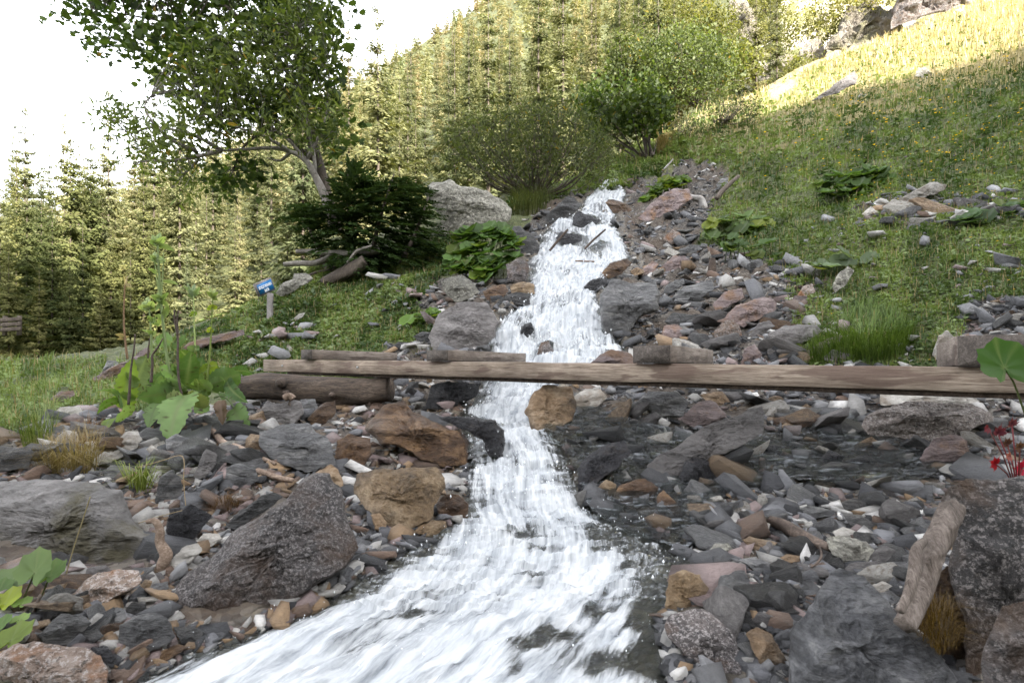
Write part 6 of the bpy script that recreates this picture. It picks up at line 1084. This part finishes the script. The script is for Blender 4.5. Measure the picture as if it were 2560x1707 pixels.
cluster(tp_, 405, 150, 4.3, [(-65, -35, 50), (-40, -75, 45), (20, -90, 45), (55, -60, 50), (120, 40, 45), (30, 20, 40)]); cluster(tp_, 388, 265, 4.3, [(-35, -50, 50), (0, -75, 40), (55, -30, 60), (70, -15, 40)], (0.22, 0.26, 0.14)); cluster(tp_, 430, 540, 4.28, [(-75, -40, 60), (-30, -60, 50), (45, 40, 40), (50, -60, 30), (-45, 70, 30)]); cluster(tp_, 440, 660, 4.3, [(40, -90, 40), (-60, -20, 40), (-40, 60, 40)]); cluster(tp_, 400, 350, 4.3, [(-65, -40, 30)]); cluster(tp_, 440, 400, 4.3, [(110, 25, 28)])
stem(tp_, [(365, 1000), (360, 800), (352, 680), (345, 600)], 0.009, PS, 4.2); cluster(tp_, 345, 600, 4.2, [(-85, -20, 55), (-50, -55, 55), (-10, -90, 50), (25, -60, 50), (40, -15, 50)], (0.23, 0.27, 0.12)); cluster(tp_, 356, 690, 4.2, [(-20, -50, 35), (35, -40, 35), (60, 20, 30)]); cluster(tp_, 362, 780, 4.2, [(-30, -40, 35), (30, -35, 30), (-80, -40, 25)])
stem(tp_, [(668, 900), (660, 700), (655, 500)], 0.008, PS, 4.45); cluster(tp_, 655, 510, 4.45, [(-70, -80, 30), (-45, -100, 25), (10, -95, 30), (45, -70, 30), (-50, -10, 40), (60, -30, 25)], (0.17, 0.21, 0.12)); cluster(tp_, 658, 635, 4.45, [(-30, -5, 45), (15, -25, 30), (5, 15, 30)], (0.17, 0.22, 0.03)); cluster(tp_, 664, 880, 4.45, [(-55, -20, 60), (30, -30, 40)], (0.13, 0.18, 0.1))
stem(tp_, [(738, 1170), (760, 1010), (773, 850), (782, 680), (790, 500)], 0.0085, (0.19, 0.24, 0.07), 4.15); cluster(tp_, 790, 520, 4.15, [(-45, -50, 30), (-20, -85, 25), (20, -70, 25), (40, -45, 25), (35, 10, 35)], (0.18, 0.21, 0.08)); cluster(tp_, 786, 590, 4.15, [(-40, 0, 45), (35, -15, 45), (-20, -20, 30)], (0.24, 0.27, 0.03)); cluster(tp_, 776, 745, 4.15, [(-25, -10, 45), (20, 0, 35)], (0.23, 0.26, 0.03)); cluster(tp_, 760, 1000, 4.15, [(60, -10, 50), (-30, -5, 40), (80, 10, 30)], (0.13, 0.17, 0.02))
dp = link("dry_flower_stem", None, loc=K(190, 945, 4.6), label="dry pinkish brown flower stem with withered leaves left of the thistle plant", cat="plant stem")
stem(dp, [(192, 945), (180, 850), (168, 700), (168, 560), (175, 430)], 0.009, (0.24, 0.16, 0.10), 4.6); cluster(dp, 178, 800, 4.6, [(-75, -30, 40), (-60, 10, 25), (25, -15, 25)], (0.30, 0.2, 0.14)); cluster(dp, 175, 430, 4.6, [(45, 5, 30), (10, -70, 12), (35, -75, 10), (-10, -70, 10)], (0.33, 0.24, 0.17))
for i, (pts, r, lab) in enumerate([([(200, 1265), (210, 1130), (220, 1000), (238, 870), (245, 770)], 0.010, "dark withered stem rising from the left end of the thistle plant"), ([(358, 1110), (366, 990), (366, 920), (400, 870), (440, 800)], 0.010, "dark forked dead stem in the middle of the thistle plant"), ([(575, 1215), (552, 1080), (545, 940), (545, 800), (525, 690), (520, 600)], 0.010, "thick dark shrivelled stem in the front of the thistle plant"), ([(545, 780), (540, 680), (550, 605)], 0.008, "short grey dead tip beside the thick shrivelled stem"), ([(335, 940), (340, 860), (352, 790)], 0.008, "thin brown dead stem behind the thistle plant")]):
    W = np.array([K(x, y, min(4.05 if i != 4 else 4.5, np.nan_to_num(float(hit(*px('K', [(x, y)])[0])), nan=9) - 0.02)) for x, y in pts]); V, q, t = tube(smooth_path(W, 5), np.linspace(r, r * 0.5, (len(pts) - 1) * 5 + 1), 7, True, 0.4, i); ac = Acc(); c = W[0]; ac.add(V - c, q, t); link("dead_stem", ac.mesh("dead_stem", True), M['deadwood'], loc=c, label=lab, cat="plant stem")
wl = link("withered_leaf", None, loc=K(855, 1400, 4.05), label="shrivelled brown leaf hanging over the stones right of the thistle", cat="leaf"); leaf_obj("blade", wl, dict(base=K(850, 1235, 4.1), tip=K(865, 1410, 4.03), width=0.085, side=(1, .2, 0), sag=.1, seed=88, fold=0.7, wavy=0.3), (0.09, 0.06, 0.04), (0.14, 0.1, 0.07))
def round_leaf(c, ru, rv, lobes=7, seed=0, cup=0.15, notch=True, n=30):
    """a round lobed leaf; ru, rv span its plane"""
    g = np.random.default_rng(seed); a = np.linspace(0, 2 * np.pi, n, endpoint=False) + 0.1; r = 1 + 0.09 * np.cos(a * lobes) + 0.05 * np.cos(a * lobes * 2 + 1) + 0.06 * g.normal(size=n) * 0.5
    if notch: r *= 1 - 0.65 * np.exp(-((((a + np.pi / 2 + np.pi) % (2 * np.pi)) - np.pi) / 0.22) ** 2)
    ru = np.array(ru, float); rv = np.array(rv, float); nn = np.cross(ru, rv); nn /= np.linalg.norm(nn); R0 = np.linalg.norm(ru); V = [np.array(c, float) - 0.25 * rv]; rings = 5
    for k in range(1, rings + 1):
        f = k / rings
        for i in range(n): V.append(np.array(c) - 0.25 * rv * (1 - f) + f * r[i] * (math.cos(a[i]) * ru + math.sin(a[i]) * rv) + nn * R0 * (cup * f * f + 0.04 * f * math.cos(a[i] * lobes) - 0.10 * f * noise(np.array([a[i] * 1.5, f * 2, seed]))))
    t = [(0, 1 + i, 1 + (i + 1) % n) for i in range(n)]; q = [(1 + k * n + i, 1 + (k + 1) * n + i, 1 + (k + 1) * n + (i + 1) % n, 1 + k * n + (i + 1) % n) for k in range(rings - 1) for i in range(n)]
    aa = np.tile(a, rings); vein = np.r_[1, np.clip((np.cos(aa * lobes) - 0.93) / 0.07, 0, 1)]
    return np.array(V), np.array(q), np.array(t), vein[:, None]
def round_plant(name, label, crop, items, d, base, cat="plant", colr=(0.09, 0.15, 0.04), stalkr=0.004, group=None):
    b = px(crop, [base])[0]; o = link(name, None, loc=P(b[0], b[1], d), label=label, cat=cat, group=group); off = np.array(o.location); sc_ = 900 / 2352
    st = Acc()
    for k, (x, y, w_, tilt, c) in enumerate(items):
        p = px(crop, [(x, y)])[0]; dd = d + 0.04 * ((k * 7) % 5 - 2) * d / 3; hh = float(hit(*p)); dd = min(dd, hh - 0.08) if hh == hh else dd; ctr = P(p[0], p[1], dd); R0 = w_ * sc_ / F * dd / 2; ru = np.array([R0, 0.15 * R0 * (k % 3 - 1), 0.2 * R0 * (k % 2)]); rv = np.array([0.1 * R0 * (k % 3 - 1), R0 * math.cos(tilt), R0 * math.sin(tilt)]); V, q, t, vn = round_leaf(ctr, ru, rv, seed=k + len(label)); cc = 1.3 * np.array(c if c else colr) * (1 + 0.2 * fbm(V * 20 / max(d, 1), 4, 3)[:, None]); ac = Acc(); ac.add(V - off, q, t, np.clip(cc * (1 - 0.5 * vn) + np.array((0.2, 0.24, 0.1)) * 0.5 * vn, .004, 1)); link("leaf", ac.mesh("leaf", True), M['leaf'], o)
        s0 = off + np.array([0.02 * ((k * 3) % 5 - 2), 0, -0.03]); V, q, t = tube(smooth_path([s0, (s0 + ctr) / 2 + (0, 0, 0.02), ctr - rv * 0.25], 4), stalkr * max(d, 1) / 3, 5); st.add(V - off, q, t, (0.13, 0.15, 0.06))
    link("stalks", st.mesh("stalks", True), M['leaf'], o); return o
YG_ = (0.17, 0.21, 0.025); GG = (0.10, 0.155, 0.045)
round_plant("butterbur_plant", "broad leaved green plant with holed leaves at the lower left edge", 'G', [(240, 815, 260, 0.9, (0.12, 0.17, 0.06)), (340, 850, 190, 0.7, GG), (90, 890, 230, 0.5, (0.09, 0.13, 0.055)), (50, 1030, 200, 0.6, YG_), (150, 1045, 110, 0.4, GG), (90, 1265, 210, 0.7, (0.13, 0.17, 0.035)), (0, 960, 180, 0.5, GG), (10, 1180, 130, 0.6, GG), (130, 1150, 100, 0.4, GG)], 2.05, (120, 1290))
round_plant("butterbur_leaf", "single big round green leaf in front of the beam's right end", 'F', [(2215, 930, 300, 1.4, (0.04, 0.085, 0.018)), (2370, 960, 220, 1.2, (0.06, 0.10, 0.035))], 2.2, (2430, 1230), cat="leaf", stalkr=0.005)
g_ = np.random.default_rng(41)
def patch(label, crop, poly, n, size, d=None, name="leafy_plant", c=(0.085, 0.14, 0.035), tilt=(0.25, 0.9), lift=0.12):
    p = px(crop, poly); q = sample(p, n, g_); ctr = p.mean(0); b = (ctr[0], p[:, 1].max()); dd = float(hit(*b)) if d is None else d; o = link(name, None, loc=P(b[0], b[1], dd), label=label, cat="plant"); off = np.array(o.location); la = Acc(); st = Acc()
    for k in range(n):
        x = q[k]; h = (p[:, 1].max() - x[1]) / F * dd; dk = dd + h * 0.9 + g_.uniform(-.1, .1) * dd * 0.1; ctr3 = P(x[0], x[1], dk); R0 = size * g_.uniform(0.6, 1.3) / 2; tl_ = g_.uniform(*tilt); ya = g_.normal(0, 0.5); ru = R0 * np.array([math.cos(ya), math.sin(ya), 0.15]); rv = R0 * np.array([-math.sin(ya) * math.cos(tl_), math.cos(ya) * math.cos(tl_), math.sin(tl_)]); V, F4, F3, vn = round_leaf(ctr3, ru, rv, seed=k, n=16, cup=0.2); cc = np.array(c) * g_.uniform(0.55, 1.35) * (np.array((1.5, 1.2, .6)) if g_.uniform() < 0.15 else 1) * np.ones((len(V), 3)); la.add(V - off, F4, F3, np.clip(cc + 0.06 * vn, 0.004, 1))
        s0 = ctr3 * (1, 1, 0) + (g_.normal(0, .05), g_.normal(0, .05), ctr3[2] - lift * dd / 6 - 0.04); V, F4, F3 = tube([s0, (s0 + ctr3) / 2 + (0.01, 0, 0), ctr3 - rv * .25], 0.0035 * max(1, dd / 5), 4); st.add(V - off, F4, F3, (0.10, 0.12, 0.05))
    link("leaves", la.mesh("leaves", True), M['leaf'], o); link("stalks", st.mesh("stalks"), M['leaf'], o)
patch("tall patch of big bright green leaves on the cascade's left bank", 'E', [(690, 290), (760, 60), (1000, 30), (1090, 60), (1200, 150), (1150, 230), (1080, 300), (960, 420), (850, 380), (760, 330)], 110, 0.34, name="butterbur_patch", c=(0.10, 0.165, 0.04))
patch("patch of dark round leaves in the middle of the meadow", 'C', [(960, 1290), (1000, 1180), (1100, 1130), (1400, 1100), (1560, 1180), (1480, 1240), (1280, 1300), (1080, 1300)], 80, 0.30, name="butterbur_patch", c=(0.06, 0.11, 0.025))
patch("pale green leaves along the scree's right edge", 'C', [(230, 1560), (300, 1420), (500, 1390), (700, 1420), (740, 1500), (560, 1570), (380, 1580)], 60, 0.28, name="butterbur_patch", c=(0.10, 0.15, 0.05))
patch("large leaves at the right edge above the stony patch", 'C', [(1900, 1440), (2000, 1370), (2200, 1310), (2400, 1330), (2400, 1480), (2200, 1440), (2000, 1470)], 34, 0.26, name="butterbur_patch", c=(0.07, 0.115, 0.045))
patch("green leaves beside the reddish boulder at the scree's top", 'J', [(1400, 400), (1480, 260), (1600, 190), (1760, 160), (1860, 200), (1780, 260), (1560, 310), (1440, 420)], 60, 0.32, name="butterbur_patch", c=(0.075, 0.13, 0.03))
patch("round leaves under the earth overhang in the meadow", 'F', [(950, 320), (1000, 260), (1120, 200), (1320, 230), (1560, 260), (1560, 310), (1350, 330), (1080, 330)], 14, 0.24, name="butterbur_patch", c=(0.13, 0.175, 0.09))
patch("small leaves at the grass edge below the scree's right side", 'F', [(360, 200), (450, 110), (700, 120), (820, 260), (700, 310), (560, 220)], 24, 0.22, name="butterbur_patch", c=(0.09, 0.14, 0.045))
patch("little leaves beside the large cracked boulder", 'E', [(420, 660), (480, 620), (620, 600), (640, 640), (590, 690), (500, 700)], 16, 0.2, name="butterbur_patch", c=(0.10, 0.17, 0.03))
# red leaved cranesbill at the right edge
cr = link("red_leaved_plant", None, loc=P(2545, 1240, 1.75), label="cranesbill with dark and bright red leaves at the right edge", cat="plant"); off = np.array(cr.location)
for k, (x, y, s, c) in enumerate([(2495, 1085, 52, (0.11, 0.02, 0.03)), (2530, 1062, 40, (0.10, 0.025, 0.03)), (2518, 1110, 40, (0.09, 0.035, 0.03)), (2550, 1120, 44, (0.12, 0.05, 0.035)), (2490, 1160, 50, (0.24, 0.006, 0.02)), (2555, 1170, 60, (0.26, 0.008, 0.025)), (2525, 1140, 34, (0.16, 0.06, 0.045)), (2470, 1070, 34, (0.12, 0.02, 0.035))]):
    v, f = leafshape('maple'); d = 1.72 + 0.03 * (k % 3); ac = Acc(); S_ = s / F * d
    for a in (-1.3, -0.65, 0, 0.65, 1.3):
        w_ = v * (0.42, 1.0 - 0.2 * abs(a), 0.5) * S_ * 0.62; ca, sa = math.cos(a + 0.3 * k), math.sin(a + 0.3 * k); W = np.c_[w_[:, 0] * ca - w_[:, 1] * sa, w_[:, 2] - 0.4 * w_[:, 1], w_[:, 0] * sa + w_[:, 1] * ca]; ac.add(W + P(x, y, d) - off, None, f, np.array(c) * (0.8 + 0.1 * k % 3))
    Vt, qt, tt = tube([P(x, y, d), (P(x, y, d) + off) / 2 + (0, 0, 0.02), off], 0.002, 5); ac.add(Vt - off, qt, tt, (0.15, 0.03, 0.03)); link("leaf", ac.mesh("leaf"), M['leaf'], cr)

# ------------------------------------------------------------------ grass and herbs
def blades(ac, Pt, L_, W_, g, c0, c1, lean=0.5, dirs=None, tone=None):
    n = len(Pt); az = g.uniform(0, 2 * np.pi, n); h = np.stack([np.cos(az), np.sin(az), 0 * az], -1)
    if dirs is not None: h = dirs
    le = (lean * g.uniform(0.2, 1.5, n))[:, None]; up = np.array([0, 0, 1.0]); L1 = L_[:, None]; sd_ = np.stack([-h[:, 1], h[:, 0], 0 * az], -1) * (W_ / 2)[:, None]
    m = Pt + L1 * 0.55 * (up + h * le * 0.35); e = Pt + L1 * (up * np.clip(1.0 - 0.35 * le, 0.1, 1) + h * le * 0.95); V = np.stack([Pt - sd_, Pt + sd_, m + sd_ * 0.8, m - sd_ * 0.8, e], 1)
    k = np.arange(n)[:, None] * 5; t = (g.uniform(size=n) if tone is None else np.clip(tone + g.normal(0, .15, n), 0, 1))[:, None]; c = np.array(c1) * t + np.array(c0) * (1 - t); ac.add(V.reshape(-1, 3), k + np.array([[0, 1, 2, 3]]), k + np.array([[3, 2, 4]]), np.repeat(c, 5, 0))
MEAD = np.array([(1480, 420), (1560, 300), (1640, 220), (1720, 200), (1820, 180), (1900, 145), (2000, 105), (2150, 38), (2250, -5), (2800, -160), (2800, 640), (2450, 690), (2230, 700), (2190, 840), (1840, 840), (1800, 640), (1700, 585), (1600, 560), (1640, 470), (1680, 385), (1570, 370)], float) * SQ
KNOLL = np.array([(300, 880), (330, 815), (450, 742), (600, 684), (690, 605), (800, 600), (980, 560), (1040, 545), (1060, 600), (1010, 640), (960, 700), (1000, 760), (880, 800), (880, 870), (600, 905), (480, 900)], float) * SQ
LBANK = np.array([(-80, 850), (120, 835), (330, 830), (420, 870), (430, 950), (230, 940), (60, 1010), (-80, 1010)], float) * SQ
SHRUBF = np.array([(1160, 500), (1180, 420), (1380, 390), (1500, 300), (1600, 330), (1560, 380), (1440, 430), (1330, 450), (1240, 470)], float) * SQ
VALL = np.array([(-60, 850), (-60, 770), (100, 770), (120, 835)], float) * SQ
def meadow():
    ac = Acc(); g = np.random.default_rng(61)
    for poly, n, k in ((MEAD, 125000, 'm'), (KNOLL, 64000, 'k'), (LBANK, 17000, 'l'), (SHRUBF, 9000, 's'), (VALL, 2500, 'l')):
        q = sample(poly, n, g); d = hit(q[:, 0], q[:, 1]); ok = ~np.isnan(d) & (d < 70); q, d = q[ok], d[ok]
        pat = fbm(np.c_[q * 0.013, 0 * d], 71, 4); ok = pat + g.normal(0, 0.25, len(d)) > -1.35; q, d, pat = q[ok], d[ok], pat[ok]
        if k == 'k': ok = ~gravelly(q[:, 0], q[:, 1]) | (g.uniform(size=len(d)) < 0.35); q, d, pat = q[ok], d[ok], pat[ok]
        ok = ~in_rock(q[:, 0], q[:, 1]); q, d, pat = q[ok], d[ok], pat[ok]
        Pt = P(q[:, 0], q[:, 1], d); Pt[:, 2] += relief(Pt[:, 0], Pt[:, 1]); n = len(d); px_ = d / F
        tone = np.clip(0.5 + 0.8 * pat, 0, 1); dry = np.clip((d - 17.5) / 6.5, 0, 1) * (k == 'm') * np.clip(1.1 - (q[:, 1] - 0.0) / 330, 0.0, 1)
        kind = g.uniform(size=n); big = fbm(np.c_[q * 0.03, 0 * d], 83, 3); tone = np.clip(tone + 0.35 * big, 0, 1); L_ = np.clip(px_ * g.uniform(9, 24, n), 0.03, 0.5) * (1.5 if k == 'l' else (0.75 if k == 'k' else 1)); isd = g.uniform(size=n) < dry * 0.9
        bl = (kind < 0.45) & ~isd; blades(ac, Pt[bl] - (0, 0, 0.01), L_[bl], np.clip(px_[bl] * 1.9, 0.003, 0.05), g, (0.048, 0.083, 0.018), (0.15, 0.20, 0.055), 0.55, tone=tone[bl])
        if isd.any(): blades(ac, Pt[isd], L_[isd] * 1.3, np.clip(px_[isd] * 1.8, 0.003, 0.06), g, (0.26, 0.215, 0.11), (0.46, 0.39, 0.23), 0.4)
        st = (kind > 0.45) & (kind < 0.49) & ~isd; blades(ac, Pt[st], L_[st] * 1.5, np.clip(px_[st] * 1.2, 0.002, 0.03), g, (0.16, 0.12, 0.05), (0.32, 0.25, 0.13), 0.35)
        hb = (kind >= 0.49) & ~isd; m = int(hb.sum()); D = g.normal(size=(m, 3)) * (1, 1, 0.35); D /= np.linalg.norm(D, axis=1)[:, None]; N_ = g.normal(size=(m, 3)) * 0.35 + (0, -0.2, 1); N_ -= D * (N_ * D).sum(1)[:, None]; N_ /= np.linalg.norm(N_, axis=1)[:, None]; s_ = np.clip(px_[hb] * g.uniform(6, 16, m), 0.02, 0.35); V = kites(Pt[hb] + np.c_[0 * s_, 0 * s_, g.uniform(0.1, 0.9, m) * L_[hb] * 0.5], D, N_, s_, s_ * 0.6, g); t = np.clip(tone[hb] + g.normal(0, .2, m), 0, 1)[:, None]; c = np.array((0.16, 0.215, 0.08)) * t + np.array((0.036, 0.066, 0.022)) * (1 - t); ac.add(V.reshape(-1, 3), np.arange(m * 4).reshape(-1, 4), None, np.repeat(c, 4, 0))
    return ac.mesh("grass")
link("grass", meadow(), M['grass'], label="green alpine meadow grass and low herbs on the banks", cat="grass", kind="stuff")
def flowers():
    ac = Acc(); g = np.random.default_rng(63); q = np.vstack([sample(np.array([(1900, 250), (2352, 130), (2352, 520), (2000, 480), (1750, 380)], float) * SQ, 230, g), sample(MEAD, 120, g)]); d = hit(q[:, 0], q[:, 1]); ok = d < 30; q, d = q[ok], d[ok]; Pt = P(q[:, 0], q[:, 1], d); Pt[:, 2] += relief(Pt[:, 0], Pt[:, 1])
    for i in range(len(d)):
        r = float(np.clip(d[i] / F * g.uniform(1.6, 3.4), 0.010, 0.05)); h = d[i] / F * g.uniform(8, 18); n = 7; a = np.arange(n) * 2 * np.pi / n; c = Pt[i] + (0, 0, h); V = np.vstack([c + (0, 0, -0.3 * r), np.stack([np.cos(a) * r, np.sin(a) * r - 0.1 * r, 0.15 * r * np.cos(3 * a)], -1) + c]); ac.add(V, None, [(0, 1 + k, 1 + (k + 1) % n) for k in range(n)], (0.62, 0.40, 0.02) if g.uniform() < 0.93 else (0.2, 0.12, 0.35)); Vt, qt, tt = tube([Pt[i], c], r * 0.12, 3, False); ac.add(Vt, qt, None, (0.08, 0.11, 0.03))
    return ac.mesh("flowers")
link("flowers", flowers(), M['leaf'], label="small yellow flowers dotted over the meadow on the right", cat="flowers", kind="stuff")
def tuft(label, crop, poly, n, L_, c0, c1, lean=0.8, name="grass_tuft", wd=1.0, d=None, fan=None):
    p = px(crop, poly); g = np.random.default_rng(len(label)); q = sample(p, n, g); dd = hit(q[:, 0], q[:, 1]) if d is None else np.full(n, d) + g.normal(0, 0.02, n); dd = np.clip(dd, np.median(dd) * 0.9, np.median(dd) * 1.12); Pt = P(q[:, 0], q[:, 1], dd); c = Pt.mean(0); ac = Acc(); out = Pt - c; out[:, 2] = 0; out /= np.linalg.norm(out, axis=1)[:, None] + 1e-6; dr = out + g.normal(0, 0.5, (n, 3)) * (1, 1, 0); dr /= np.linalg.norm(dr, axis=1)[:, None]
    blades(ac, Pt - c - (0, 0, 0.02), L_ * g.uniform(0.5, 1.3, n), np.full(n, 0.006 * wd), g, c0, c1, lean, dirs=dr); return link(name, ac.mesh(name), M['grass'], loc=c, label=label, cat="grass tuft")
tuft("big lush green grass tuft on the stones behind the beam", 'F', [(950, 940), (980, 860), (1150, 720), (1200, 620), (1350, 580), (1500, 640), (1620, 760), (1560, 900), (1400, 940)], 2600, 0.26, (0.06, 0.10, 0.014), (0.20, 0.27, 0.06), 1.1, wd=0.9)
tuft("small green grass tuft hanging over the left rock ledge", 'G', [(820, 250), (960, 230), (980, 300), (860, 320)], 130, 0.20, (0.07, 0.10, 0.02), (0.20, 0.24, 0.07), 1.3, wd=0.8)
tuft("dry straw coloured grass tuft on top of the left rock ledge", 'G', [(250, 180), (330, 60), (560, -10), (680, 60), (620, 180), (420, 210)], 900, 0.20, (0.22, 0.15, 0.07), (0.42, 0.31, 0.17), 1.1, wd=0.45)
tuft("long bladed green tuft at the far left bank", 'D', [(150, 1500), (260, 1330), (360, 1300), (340, 1420), (230, 1540)], 260, 0.26, (0.07, 0.10, 0.02), (0.21, 0.25, 0.08), 1.0, wd=0.7)
tuft("reddish dry grass under the leafy plant", 'D', [(480, 1400), (560, 1330), (700, 1380), (640, 1540), (500, 1540)], 420, 0.14, (0.14, 0.06, 0.025), (0.30, 0.16, 0.07), 1.0, wd=0.4)
tuft("tuft of yellowish grass beside the cracked boulder behind the beam", 'E', [(440, 880), (500, 840), (600, 850), (600, 900), (460, 905)], 160, 0.16, (0.09, 0.10, 0.02), (0.22, 0.22, 0.07), 1.0, wd=0.8)
tuft("brown mossy grass under the shade of the tall dark boulder", 'I', [(1650, 1200), (1760, 1000), (1880, 1050), (1930, 1300), (1800, 1350)], 500, 0.06, (0.06, 0.03, 0.008), (0.17, 0.09, 0.02), 1.2, wd=0.25, d=1.52)
tuft("dry brown rootlets below the flat slab behind the granite boulder", 'G', [(1350, 420), (1500, 330), (1560, 400), (1440, 520)], 420, 0.07, (0.06, 0.03, 0.012), (0.18, 0.10, 0.05), 1.2, wd=0.35, d=2.95)
tuft("tall dry reddish grass at the foot of the alder", 'C', [(-60, 960), (0, 920), (60, 930), (40, 1000), (-40, 1020)], 300, 0.9, (0.12, 0.09, 0.03), (0.30, 0.22, 0.10), 0.4, wd=2.5)
tuft("dark green grass tuft above the dark upright rock", 'B', [(1110, 1420), (1160, 1300), (1260, 1260), (1420, 1300), (1330, 1390), (1200, 1430)], 700, 0.7, (0.03, 0.045, 0.012), (0.12, 0.13, 0.04), 0.7, wd=2.2)
def stalk(label, crop, pts, d, r=0.0022, c=(0.34, 0.27, 0.16)):
    W = np.array([P(*px(crop, [p])[0], d) for p in pts]); V, q, t = tube(smooth_path(W, 5), r, 5); ac = Acc(); b = W[-1]; ac.add(V - b, q, t, c); link("grass_stalk", ac.mesh("grass_stalk", True), M['grass'], loc=b, label=label, cat="grass stalk")
stalk("long dry grass stalk arching in front of the left rock ledge", 'G', [(590, 350), (545, 490), (480, 690), (430, 870), (385, 1075)], 2.2)
stalk("dry grass stalk with a sharp bend beside the green grass tuft", 'G', [(900, 160), (1060, 115), (1192, 88), (1200, 250), (1215, 430), (1235, 570)], 2.9, 0.0018)
stalk("thin pale stalk leaning left of the curved root", 'G', [(905, 525), (1000, 490), (1190, 440)], 2.6, 0.0016)
rt = link("dry_rootlet", None, loc=P(*px('D', [(1880, 1330)])[0], 4.9), label="tuft of pale dry rootlets hanging on the stone under the log", cat="root"); off = np.array(rt.location)
for k, pts in enumerate([[(1890, 1150), (1895, 1220), (1920, 1270), (1990, 1330)], [(1890, 1160), (1900, 1240), (1930, 1330)], [(1895, 1180), (1860, 1260), (1840, 1310), (1880, 1330)], [(1895, 1200), (1900, 1260), (1880, 1310)], [(1860, 1165), (1890, 1150), (1915, 1170)]]):
    W = np.array([P(*px('D', [p])[0], 4.75) for p in pts]); V, q, t = tube(smooth_path(W, 5), 0.006 if k < 4 else 0.03, 6, True, 0.3); ac = Acc(); ac.add(V - off, q, t); link("rootlet", ac.mesh("rootlet", True), M['root' if k == 4 else 'drift'], rt)
